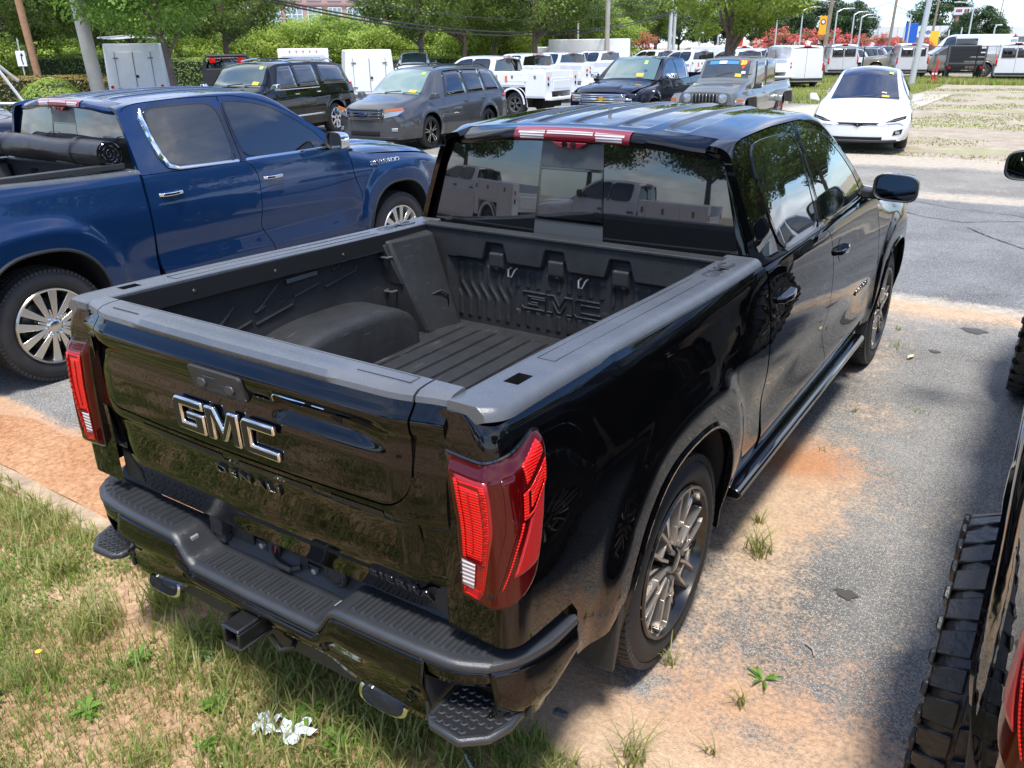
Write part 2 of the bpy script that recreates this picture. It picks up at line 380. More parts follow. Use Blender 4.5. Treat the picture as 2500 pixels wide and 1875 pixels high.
    if detail > 1:
        for i in range(6):
            a = 2*pi*i/6; l = MB(); l.lathe([(s*-.035, .012), (s*-.006, .011), (s*-.002, .006), (s*-.002, 0)], 6, c=(0, .063*cos(a), .063*sin(a))); l.build('lug_nut', STEEL if style != 'silver' else CHROME, wl)
    return wl

# ------------------------------------------------------------------ crew-cab pickup (tail at y = 0, nose at y = 5.87, x to the right)
YA, YF, HZ = 1.175, 4.91, .417
AW, AH = .475, .535
def arch_r(y, z, yc): return ((abs(y-yc)/AW)**2.5 + (abs(z-HZ)/AH)**2.5)**(1/2.5)
def arch_z(y, yc, gap=0):
    q = 1-(abs(y-yc)/(AW+gap))**2.5
    return HZ+(AH+gap)*q**(1/2.5) if q > 0 else 0
WZ = [(.38, .960), (.45, .972), (.52, .988), (.60, 1.002), (.72, 1.011), (.85, 1.012), (1.0, 1.007), (1.10, .999), (1.17, .988), (1.22, .981), (1.30, .967), (1.335, .957), (1.36, .945), (1.375, .931), (1.387, .912), (1.40, .900)]
def flare(y, z):
    f = 0
    for yc in (YA, YF):
        r = arch_r(y, z, yc)
        if z > .3: f = max(f, .022*(1-smooth((r-1.17)/.22)))
    return f
def sideX(y, z):
    x = itp(WZ, z)
    if y < .85: x -= .042*((.85-y)/.65)**1.6
    if y > 4.9: x -= .11*max(0, (y-4.9)/.95)**2.3
    # concave lower door between the wheels, shoulder swell over the arches
    m = smooth((y-1.7)/.5)*(1-smooth((y-4.0)/.5))
    x -= .020*m*math.exp(-((z-.74)/.11)**2); x += .006*m*math.exp(-((z-.56)/.06)**2)
    x += .014*math.exp(-((z-1.08)/.12)**2)*(math.exp(-((y-YA)/.62)**2)+math.exp(-((y-YF)/.62)**2))
    return x + flare(y, z)
def GX(z, y=2.6):
    d = z-1.33
    x = .934-.31*d-.16*d*d
    if y > 2.9: x -= .03*((y-2.9)/1.2)**2
    if y < 2.5: x -= .018*((2.5-y)/.4)**2
    return x
ZC = [(2.05, 1.838), (2.20, 1.862), (2.5, 1.886), (3.0, 1.902), (3.4, 1.895), (3.62, 1.868), (3.75, 1.822), (3.9, 1.735), (4.2, 1.53), (4.42, 1.37), (4.6, 1.30), (5.0, 1.275), (5.4, 1.235), (5.7, 1.165), (5.84, 1.06)]
def topZ(x, y):
    return itp(ZC, y + .16*(x/.75)**2*smooth((y-3.1)/.5)*(1-smooth((y-4.6)/.4))) - .038*(x/.7)**2
TL = [(2.09, 1.74), (2.13, 1.785), (2.20, 1.815), (2.30, 1.828), (2.7, 1.842), (3.09, 1.840), (3.37, 1.80), (3.55, 1.745), (3.75, 1.658), (3.97, 1.535), (4.2, 1.375), (4.28, 1.32)]
def Tline(y): return itp(TL, y)
BELT = 1.325
def railz(y): return 1.405-.043*smooth((y-.1)/1.9)
def panel(name, fn, us, vs, inv, mat, parent, flip=False, **k):
    """a body panel: the surface plus an inward return flange on all four edges"""
    m = MB(); m.grid(fn, us, vs, flip)
    def ed(pts):
        b = len(m.v); n = len(pts)
        m.v += [tuple(p) for p in pts] + [(p[0]+inv[0], p[1]+inv[1], p[2]+inv[2]) for p in pts]
        for i in range(n-1): m.f.append((b+i, b+i+1, b+n+i+1, b+n+i))
    ed([fn(u, vs[0]) for u in us]); ed([fn(u, vs[-1]) for u in us]); ed([fn(us[0], v) for v in vs]); ed([fn(us[-1], v) for v in vs])
    return m.build(name, mat, parent, angle=32, **k)
def bed_ys(y0, y1, yc, n=70, gap=0):
    a = AW+gap; ys = set(lin(y0, y1, n))
    for k in range(49):
        y = yc-a*cos(pi*k/48)
        if y0 < y < y1: ys.add(y)
    for e in (yc-a, yc+a):
        for d in (-.0005, -.004, .004): 
            if y0 < e+d < y1: ys.add(e+d)
    return sorted(ys)

def make_pickup(label, P, cat='pickup truck', loc=(0,0,0), rz=0, name='pickup_truck'):
    """P: paint, wheels, trim('black'|'chrome'), bed(bool), detail, front(bool)"""
    T = thing(name, label, cat, loc, rz)
    pm = P['paint']; tr = P.get('trim', GLOSS); gl = P.get('glass', GLASS); D = P.get('detail', 2); lift = P.get('lift', 0)
    B = T
    if lift: B = emp('body', T, (0, 0, lift))
    nz = 26 if D > 1 else 12
    for s in (1, -1):
        inv = (-s*.03, 0, 0)
        sf = lambda y, z, o=0, s=s: (s*(sideX(y, z)+o), y, z)
        # ---- bed side, wrapping round the tail corner
        def bz(y):
            z = arch_z(y, YA)
            lo = lerp(.735, .47, smooth((y-.40)/.07)) if y < .6 else .47
            if y > 1.6: lo = .47
            return max(z, lo)
        def bt(y): return railz(y)-.018
        ys = bed_ys(.20, 2.045, YA, 60 if D > 1 else 30); us = [-1.0, -.8, -.5, -.25] + [-.2+.2*k/6 for k in range(6)] + [0]
        def bfn(u, v, s=s):
            if isinstance(u, tuple): y = u[0]
            else: y = None
            if y is not None:
                z = lerp(bz(y), bt(y), v); return (s*sideX(y, z), y, z)
            z = lerp(.735, bt(.2), v); xe = sideX(.2, z)
            yr = .118 - .006*smooth((z-.9)/.3) + .012*smooth((z-1.3)/.1)
            if u <= -.2: 
                t = (u+1)/.8; return (s*lerp(.782, xe-.055, t), yr, z)
            a = (u+.2)/.2*pi/2; return (s*(xe-.055+.055*sin(a)), yr+(.2-yr)*(1-cos(a)), z)
        vv = [i/nz for i in range(nz+1)]
        panel('bed_side', bfn, us[:-1]+[(y,) for y in ys], vv, inv, pm, B, flip=s < 0)
        # ---- doors
        def yl_r(z): return itp([(.47, 2.12), (.7, 2.065), (.9, 2.058), (1.33, 2.065)], z)
        def yl_m(z): return itp([(.47, 3.22), (.58, 3.20), (.80, 3.09), (.94, 3.11), (1.18, 3.13), (1.29, 3.09), (1.33, 3.02)], z)
        def yl_f(z): return itp([(.43, 4.40), (.64, 4.33), (.85, 4.35), (1.06, 4.27), (1.33, 4.25)], z)
        for nm, ya, yb in (('rear_door', yl_r, yl_m), ('front_door', yl_m, yl_f)):
            def dfn(u, v, ya=ya, yb=yb, s=s):
                z = lerp(.475, BELT, v); y = lerp(ya(z)+.004, yb(z)-.004, u); return (s*sideX(y, z), y, z)
            dr = panel(nm, dfn, lin(0, 1, 24 if D > 1 else 12), lin(0, 1, 34 if D > 1 else 14), inv, pm, B, flip=s < 0)
            hy = 2.27 if nm == 'rear_door' else 3.29
            h = MB(); xo = sideX(hy, 1.175)
            if D > 1:
                h.prism([(s*(xo-.01), hy-.115, 1.158), (s*(xo+.03), hy-.085, 1.160), (s*(xo+.045), hy, 1.162), (s*(xo+.03), hy+.085, 1.163), (s*(xo-.01), hy+.11, 1.163)], (0, 0, .028))
                h.build('door_handle', tr, dr, bevel=.007, recalc=True, seg=3)
                cpm = MB(); cpm.lathe([(s*.001, .0), (s*.0015, .052), (s*-.004, .06)], 24, c=(xo, hy, 1.172)); 
                cpm.v = [(s*(sideX(q[1], q[2])+.0015), q[1], q[2]) for q in cpm.v]; cpm.build('handle_cup', pm, dr)
            else: h.bb(s*(xo-.005), s*(xo+.035), hy-.1, hy+.1, 1.155, 1.185).build('door_handle', tr, dr)
        # ---- upper door frames in body colour, with panes
        for nm, y0, y1, g in (('rear_door_frame', 2.085, 3.00, 0), ('front_door_frame', 3.008, 4.27, 1)):
            def ffn(u, v, y0=y0, y1=y1, s=s):
                y = lerp(y0, y1, u); z = lerp(BELT+.003, max(Tline(y), BELT+.01), v); return (s*GX(z, y), y, z)
            fr = panel(nm, ffn, lin(0, 1, 30), lin(0, 1, 10), inv, pm, B, flip=s < 0)
            if g == 0: pts = [(2.405, 1.365), (2.96, 1.352), (2.945, 1.800), (2.37, 1.792), (2.30, 1.757), (2.282, 1.64), (2.31, 1.475), (2.345, 1.40)]
            else: pts = [(3.05, 1.352), (4.06, 1.352), (3.93, 1.49), (3.74, 1.615), (3.50, 1.735), (3.33, 1.776), (3.15, 1.798), (3.03, 1.800)]
            cy = sum(p[0] for p in pts)/len(pts); cz = sum(p[1] for p in pts)/len(pts)
            def ring(k, o):
                out = []
                N = 64; per = []
                for i in range(len(pts)):
                    a, b2 = pts[i], pts[(i+1) % len(pts)]
                    for j in range(8): per.append((lerp(a[0], b2[0], j/8), lerp(a[1], b2[1], j/8)))
                # corner smoothing
                for _ in range(3): per = [((per[i-1][0]+2*per[i][0]+per[(i+1) % len(per)][0])/4, (per[i-1][1]+2*per[i][1]+per[(i+1) % len(per)][1])/4) for i in range(len(per))]
                for y, z in per:
                    dy, dz = y-cy, z-cz; l = hypot(dy, dz); y += dy/l*k; z += dz/l*k
                    out.append((s*(GX(z, y)+o), y, z))
                return out
            def band(k0, k1, o0, o1, nm2, mat, par):
                m = MB(); a = ring(k0, o0); b2 = ring(k1, o1); a2 = ring(k1, -.004); c2 = ring(k0, -.004); n = len(a); m.v += a+b2+a2+c2
                for i in range(n):
                    j = (i+1) % n; m.f += [(i, j, n+j, n+i), (n+i, n+j, 2*n+j, 2*n+i), (i, 3*n+i, 3*n+j, j)]
                return m.build(nm2, mat, par, angle=30)
            gm = MB(); inner = ring(0, .004); c0 = (s*(GX(cz, cy)+.006), cy, cz)
            rings = [[(lerp(c0[0], p[0], t), lerp(c0[1], p[1], t), lerp(c0[2], p[2], t)) for p in inner] for t in (.25, .5, .75, 1)]
            for rg in rings:
                for i, p in enumerate(rg): rg[i] = (s*(GX(p[2], p[1])+.004), p[1], p[2])
            n = len(inner); gm.v.append(c0)
            for rg in rings: gm.v += rg
            for i in range(n): gm.f.append((0, 1+i, 1+(i+1) % n))
            for k in range(3):
                for i in range(n): gm.f.append((1+k*n+i, 1+(k+1)*n+i, 1+(k+1)*n+(i+1) % n, 1+k*n+(i+1) % n))
            gm.build('side_window', gl, fr)
            band(-.002, .015, .007, .007, 'window_seal', GLOSS, fr)
            if P.get('chrome_window'):
                # bright strip below the glass and up the rear edge
                cm = MB(); path = ([(4.14, 1.338), (3.6, 1.336), (3.05, 1.336)] if g else [(2.98, 1.336), (2.41, 1.345), (2.33, 1.372), (2.285, 1.45), (2.255, 1.60), (2.245, 1.72), (2.27, 1.79)])
                cm.tube([(s*(GX(z, y)+.008), y, z) for y, z in path], [.016]*3 if g else [.016, .017, .020, .024, .024, .022, .008], 8); cm.build('chrome_strip', CHROME, fr)
        # centre pillar, gloss black
        pl = MB(); pl.grid(lambda u, v, s=s: (s*(GX(lerp(1.345, 1.815, v), 3.0)+.006), lerp(2.955, 2.998, u)-.02*v+.01, lerp(1.345, 1.80, v)), lin(0, 1, 3), lin(0, 1, 8)); pl.build('pillar_trim', GLOSS, B)
        pl = MB(); pl.grid(lambda u, v, s=s: (s*(GX(lerp(1.345, 1.815, v), 3.0)+.006), lerp(3.010, 3.045, u)-.02*v+.01, lerp(1.345, 1.80, v)), lin(0, 1, 3), lin(0, 1, 8)); pl.build('pillar_trim', GLOSS, B)
        # ---- roof rail and A pillar
        def rfn(u, v, s=s):
            y = lerp(2.09, 4.27, u); zt = max(Tline(y)+.006, BELT+.01); a = Vector((GX(zt, y), zt)); xr = lerp(.655, .735, smooth((y-3.2)/.9)); b2 = Vector((xr, topZ(xr, y)))
            c2 = Vector((a.x-.012, b2.y-.004)); q = a*(1-v)**2+c2*2*v*(1-v)+b2*v*v
            yy = y + (.0 if y > 2.3 else 0); return (s*q.x, yy, q.y)
        panel('roof_rail', rfn, lin(0, 1, 50), lin(0, 1, 8), (-s*.02, 0, -.02), pm, B, flip=s < 0)
        # ---- front fender
        def fz(y): return max(arch_z(y, YF), .47)
        def ft(y): return itp([(4.27, 1.30), (4.6, 1.225), (5.0, 1.195), (5.4, 1.15), (5.7, 1.06), (5.8, .98)], y)
        fys = bed_ys(4.285, 5.76, YF, 40 if D > 1 else 24)
        def fefn(y, v, s=s):
            z0, z1 = fz(y), ft(y); z = lerp(z0, z1, v); x = sideX(y, z)
            if z > z1-.07: x -= .05*((z-z1+.07)/.07)**2
            return (s*x, y+(yl_f(z)+.006-4.285)*(1-smooth((y-4.285)/.15)), z)
        panel('front_fender', fefn, fys, lin(0, 1, 22 if D > 1 else 12), inv, pm, B, flip=s < 0)
        # ---- arch lips and liners
        for yc, nm in ((YA, 'rear_arch_liner'), (YF, 'front_arch_liner')):
            ln = MB(); aa = lin(-.12, pi+.12, 30)
            def P2(a, k=1.0, yc=yc): 
                cx, sz = cos(a), sin(a); return (yc-(AW*k)*math.copysign(abs(cx)**.8, cx), HZ+(AH*k)*math.copysign(abs(sz)**.8, sz))
            def lf(a, v, s=s): y, z = P2(a, .998 if v == 0 else .985); return (s*(sideX(y, z)-.004 if v == 0 else (.94 if v == 1 else .62)), y, z)
            ln.grid(lf, aa, [0, 1, 2], flip=s > 0)
            ln.build(nm, simple('arch_liner', (.018, .018, .019), rough=.75), B)
            bl = MB(); bl.prism([(s*.62,)+P2(a, 1.0) for a in aa], (-s*.01, 0, 0)); bl.build('liner_backing', DARK, B)
            lp = MB(); 
            def lipf(a, v, s=s):
                k = (1.0, .975, .955, .955)[v]; o = (.001, .010, .008, -.03)[v]; y, z = P2(a, k); yy, zz = P2(a, 1.0); return (s*(sideX(yy, zz)+o), y, z)
            lp.grid(lipf, aa, [0, 1, 2, 3], flip=s > 0); lp.build('arch_lip', P.get('lip', pm), B)
        # mud flaps
        if D > 1:
            for y0 in (YA-AW-.01, YF-AW-.01):
                m = MB(); m.hexa([(s*.80, y0-.012, .26), (s*.985, y0-.012, .26), (s*.985, y0+.01, .26), (s*.80, y0+.01, .26), (s*.80, y0-.03, .50), (s*1.012, y0-.02, .56), (s*1.012, y0+.012, .56), (s*.80, y0+.012, .50)]); m.build('mud_flap', PLAS, B, bevel=.006)
        # rocker and running board
        m = MB(); m.bb(s*.80, s*.962, 1.68, 4.36, .40, .472); m.build('rocker_panel', pm, B, bevel=.01)
        m = MB(); m.prism([(s*.86, 0, .37), (s*1.012, 0, .375), (s*1.027, 0, .392), (s*1.022, 0, .415), (s*1.0, 0, .424), (s*.88, 0, .42)], (0, 2.42, 0)); o = m.build('running_board', P.get('board', GLOSS), B, bevel=.006, recalc=True); o.location.y = 1.80
        # mirror
        mi = emp('door_mirror', B, (s*P.get('mx', 0), 0, P.get('mx', 0)*.4))
        m = MB()
        def mf(u, v, s=s):
            a = u*2*pi; ct, st2 = cos(a), sin(a); ex = .128*math.copysign(abs(ct)**.55, ct); ez = .078*math.copysign(abs(st2)**.55, st2)
            k = (1, 1.0, .98, .88, .6, .0)[v]; yo = (0, .015, .07, .115, .14, .147)[v]
            return (s*(1.108+ex*k*(1 if ex*s > 0 else 1)), 3.93+yo-.03*ex/.128, 1.418+ez*k)
        m.grid(mf, lin(0, 1, 33), [0, 1, 2, 3, 4, 5], flip=s > 0); m.build('mirror_housing', P.get('mirror', pm), mi)
        def mf2(u, v, s=s):
            a = u*2*pi; ct, st2 = cos(a), sin(a); ex = .128*math.copysign(abs(ct)**.55, ct); ez = .078*math.copysign(abs(st2)**.55, st2)
            k = (1, .94, .90, .90)[v]; yo = (0, -.004, .0, .02)[v]; return (s*(1.108+ex*k), 3.93+yo-.03*ex/.128, 1.418+ez*k)
        m = MB(); m.grid(mf2, lin(0, 1, 33), [0, 1, 2, 3], flip=s < 0); m.build('mirror_bezel', PLAS, mi)
        m = MB(); m.prism([(s*(1.108+.115*math.copysign(abs(cos(a))**.55, cos(a))), 3.945-.03*math.copysign(abs(cos(a))**.55, cos(a))*.9, 1.418+.070*math.copysign(abs(sin(a))**.55, sin(a))) for a in lin(0, 2*pi, 33)[:-1]], (0, .004, 0)); m.build('mirror_glass', simple('mirror_glass', (.25, .27, .28), rough=.02, metal=1), mi)
        m = MB(); m.hexa([(s*.91, 4.0, 1.33), (s*1.06, 3.965, 1.345), (s*1.06, 4.03, 1.345), (s*.91, 4.13, 1.33), (s*.91, 4.0, 1.39), (s*1.06, 3.965, 1.385), (s*1.06, 4.03, 1.385), (s*.91, 4.13, 1.39)]); m.build('mirror_arm', PLAS, mi, bevel=.012)
        for yc in (YA, YF):
            wheel(T, (s*(1.0+P.get('wx', 0)), yc, {'mud': .45}.get(P['wheels'], .417 if P['wheels'] == 'sierra' else .405)), s, P['wheels'], D)
    # ---- roof
    rib = P.get('ribs', 1)
    def roof(u, v):
        x = lerp(-.655, .655, v); y = lerp(2.20, 3.60, u); z = topZ(x, y)
        if rib:
            m = smooth((y-2.22)/.08)*(1-smooth((y-3.42)/.15))
            for xc, wd in ((0, .10), (.235, .075), (-.235, .075), (.44, .06), (-.44, .06)):
                z -= .011*m*(1-smooth((abs(x-xc)-wd+.016)/.022))
        return (x, y, z)
    m = MB(); m.grid(roof, lin(0, 1, 60), lin(0, 1, 180 if D > 1 else 60), flip=True); m.build('roof', pm, B, angle=60)
    m = MB(); m.grid(lambda u, v: (lerp(-1, 1, v)*lerp(.655, .73, smooth(u)), lerp(3.60, 4.40, u)-.16*(v*2-1)**2*smooth(u*2)*.9, 0), lin(0, 1, 20), lin(0, 1, 24), flip=True)
    m.v = [(a, b, topZ(a, b)) for a, b, c in m.v]; m.build('windshield', P.get('wglass', GLASS2), B, angle=60)
    # ---- back wall of the cab, glass, spoiler
    def yb(x, z): return 2.062 + .085*(z-1.33) + .035*(x/.8)**2
    uu = [-1, -.995, -.985, -.97, -.95, -.92, -.88] + lin(-.82, .82, 15) + [.88, .92, .95, .97, .985, .995, 1]
    def bkf(u, v):
        z = lerp(1.20, 1.80, v); gx = GX(max(z, 1.33), 2.1)-(0 if z > 1.33 else 0); x = u*gx; k = max(0, (abs(u)-.88)/.12)
        return (x, yb(x, z)+.05*(1-sqrt(max(0, 1-k*k))), z)
    m = MB(); m.grid(bkf, uu, lin(0, 1, 12)); m.build('cab_back', pm, B, angle=60)
    bg = emp('rear_window', B)
    def glf(x0, x1, z0, z1, o=-.005, top=None):
        def f(u, v):
            z = lerp(z0, z1, v); w = lerp(.805, .69, (z-1.36)/.41); x = lerp(x0, x1, u)*w; return (x, yb(x, z)+o+.02*smooth((z-1.6)/.2)*(z-1.6), z)
        return f
    for x0, x1 in ((-1.02, -.236), (.236, 1.02)):
        m = MB(); m.grid(glf(x0, x1, 1.352, 1.79), lin(0, 1, 12), lin(0, 1, 10)); m.build('glass_panel', gl, bg, angle=60)
    m = MB(); m.grid(glf(-.222, .222, 1.445, 1.665), lin(0, 1, 8), lin(0, 1, 6)); m.build('sliding_pane', gl, bg, angle=60)
    for z0, z1 in ((1.352, 1.430), (1.680, 1.79)): dv = MB(); dv.grid(glf(-.234, .234, z0, z1, -.006), lin(0, 1, 4), lin(0, 1, 3)); dv.build('window_divider', PRIV, bg)
    dv = MB(); dv.grid(glf(-.232, .232, 1.432, 1.438, -.010), lin(0, 1, 4), lin(0, 1, 2)); dv.grid(glf(-.232, -.222, 1.44, 1.68, -.007), lin(0, 1, 2), lin(0, 1, 3)); dv.grid(glf(.222, .232, 1.44, 1.68, -.007), lin(0, 1, 2), lin(0, 1, 3)); dv.grid(glf(-.232, .232, 1.668, 1.678, -.007), lin(0, 1, 4), lin(0, 1, 2)); dv.build('slider_frame', GLOSS, bg)
    sec = [(2.205, 0, 0), (2.155, 0, .001), (2.105, -.013, -.002), (2.080, -.026, 0), (2.070, -.040, 0), (2.072, -.056, 0), (2.080, -.066, 0), (2.135, -.070, 0)]
    def spf(x, k):
        y, dz, _ = sec[k]; a = abs(x)/.7; zt = itp(ZC, 2.20)-.038*(x/.7)**2
        y += .055*a**5*(1 if k else 0) ; z = zt + dz - (.012*smooth((a-.55)/.3) if 1 < k < 7 else 0)
        if k in (1, 2, 3): z += .006*(1-smooth((abs(x)-.33)/.08))
        if k == 0: z = topZ(x, 2.205)
        if k == 1: z = topZ(x, 2.155)-.002
        if a > .97 and k > 1: z = z-.03*(a-.97)/.06*0
        return (x, y, z)
    xs = sorted(set(lin(-.735, .735, 60)+[-.41, -.33, .33, .41]))
    m = MB(); m.grid(spf, xs, list(range(8)), flip=True)
    for s in (1, -1): m.face([spf(s*.735, k) for k in range(8)])
    m.build('roof_spoiler', pm, B, angle=38)
    # high brake light
    bl = emp('high_brake_light', B)
    def brf(x0, x1, k0, k1, o):
        def f(u, v):
            x = lerp(x0, x1, u); kk = lerp(k0, k1, v); i = min(int(kk), 6); t = kk-i; a = Vector(spf(x, i)); b2 = Vector(spf(x, i+1)); q = a.lerp(b2, t); return (q.x, q.y-o, q.z+o*.5)
        return f
    m = MB(); m.grid(brf(-.30, .30, 1.6, 6.4, .006), lin(0, 1, 20), lin(0, 1, 14), flip=True); m.build('lamp_housing', BLENS, bl, angle=60, bevel=0)
    for x0, x1, a, b2 in ((-.275, -.13, 3.1, 3.75), (-.12, .12, 3.1, 3.75), (.13, .275, 3.1, 3.75), (-.265, -.135, 3.85, 5.4), (.135, .265, 3.85, 5.4)):
        m = MB(); m.grid(brf(x0, x1, a, b2, .009), lin(0, 1, 8), lin(0, 1, 6), flip=True); m.build('lamp_lens', LWH, bl, angle=60)
    m = MB(); m.prism([(-.09, 2.062, 1.795), (.09, 2.062, 1.795), (.05, 2.064, 1.768), (-.05, 2.064, 1.768)], (0, .03, 0)); m.build('camera_housing', BLENS, bl, bevel=.004, recalc=True)
    for x in (-.022, .022):
        m = MB(); m.lathe([(-.0, .014), (-.004, .013), (-.004, .0)], 16, ax='y', c=(x, 2.060, 1.787)); m.build('camera_lens', GLOSS, bl)
    # antenna fin-style mast on the right fender
    if D > 1:
        m = MB(); m.tube([(.80, 4.33, 1.29), (.80, 4.30, 1.36), (.80, 4.27, 1.45)], [.012, .009, .004], 8); m.build('antenna_mast', PLAS, B)
    # ---- hood
    def hood(u, v):
        y = lerp(4.40, 5.80, u); hw = lerp(.80, .86, smooth(u*2)); hw -= .13*max(0, (y-5.1)/.7)**2; t = v*2-1; x = t*hw; z = topZ(x*.6, y)
        z += .018*(1-smooth((abs(x)-.34)/.05))*smooth((y-4.5)/.3)*(1-smooth((y-5.5)/.3)) - .02*smooth((abs(t)-.9)/.1)
        return (x, y, z - .03*(abs(t)**4))
    m = MB(); m.grid(hood, lin(0, 1, 30), lin(0, 1, 50), flip=True); m.build('hood', pm, B, angle=60)
    m = MB(); m.bb(-.82, .82, 4.30, 4.46, 1.20, 1.285); m.build('cowl', PLAS, B)
    # inner black masses so nothing shows through the gaps
    m = MB(); m.bb(-.93, .93, 2.12, 4.33, .50, 1.30); m.build('cab_core', DARK, B)
    m = MB(); m.bb(-.60, .60, .35, 5.4, .30, .52); m.build('chassis', DARK, B)
    m = MB(); m.bb(-.60, .60, 4.33, 5.62, .50, 1.12); m.build('engine_bay', DARK, B)
    m = MB(); m.tube([(-.7, YA, .38), (.7, YA, .38)], .05, 10); m.tube([(0, YA-.02, .38), (0, YA+.12, .38)], .13, 10); m.build('rear_axle', simple('axle', (.02, .02, .02), rough=.7), T)
    # ---- front fascia
    ff = lambda x, z: 5.80 + .06 - .13*(abs(x)/.9)**2.4 - .05*((z-.75)/.45)**2
    m = MB(); m.grid(lambda u, v: (lerp(-.93, .93, u), ff(lerp(-.93, .93, u), lerp(.42, 1.06, v))-.01, lerp(.42, 1.06, v)), lin(0, 1, 30), lin(0, 1, 12)); m.build('front_fascia', P.get('fascia', pm), B, angle=60, solid=.03)
    if P.get('front'):
        def fp(nm, x0, x1, z0, z1, mat, o=.012, par=B, n=12):
            m = MB(); m.grid(lambda u, v: (lerp(x0, x1, u), ff(lerp(x0, x1, u), lerp(z0, z1, v))+o, lerp(z0, z1, v)), lin(0, 1, n), lin(0, 1, 4)); return m.build(nm, mat, par, solid=.02, angle=40)
        g = emp('grille', B); fp('grille_mesh', -.62, .62, .74, 1.02, DARK, .006, g)
        for z in (.745, .80, .855, .97, 1.015): fp('grille_bar', -.63, .63, z, z+.02, CHROME, .02, g)
        fp('grille_bar', -.80, .80, .90, .945, CHROME, .03, g)
        for s in (1, -1):
            fp('headlight', s*.60, s*.90, .90, 1.02, HEAD, .012); fp('turn_signal', s*.86, s*.915, .93, 1.03, LOR, .012, n=4); fp('chrome_corner', s*.62, s*.88, .86, .895, CHROME, .018); fp('fog_light', s*.70, s*.85, .55, .62, HEAD, .015)
        fp('bumper_bar', -.93, .93, .50, .70, CHROME, .04)
        m = MB(); bx = [(-.13, -.02), (-.05, -.02), (-.05, -.05), (.05, -.05), (.05, -.02), (.14, -.02), (.12, .025), (.05, .025), (.05, .05), (-.05, .05), (-.05, .025), (-.14, .025)]
        m.prism([(x, ff(x, .92)+.035, .925+z) for x, z in bx], (0, .02, 0)); m.build('emblem', GOLD, g, recalc=True)
    return T, B
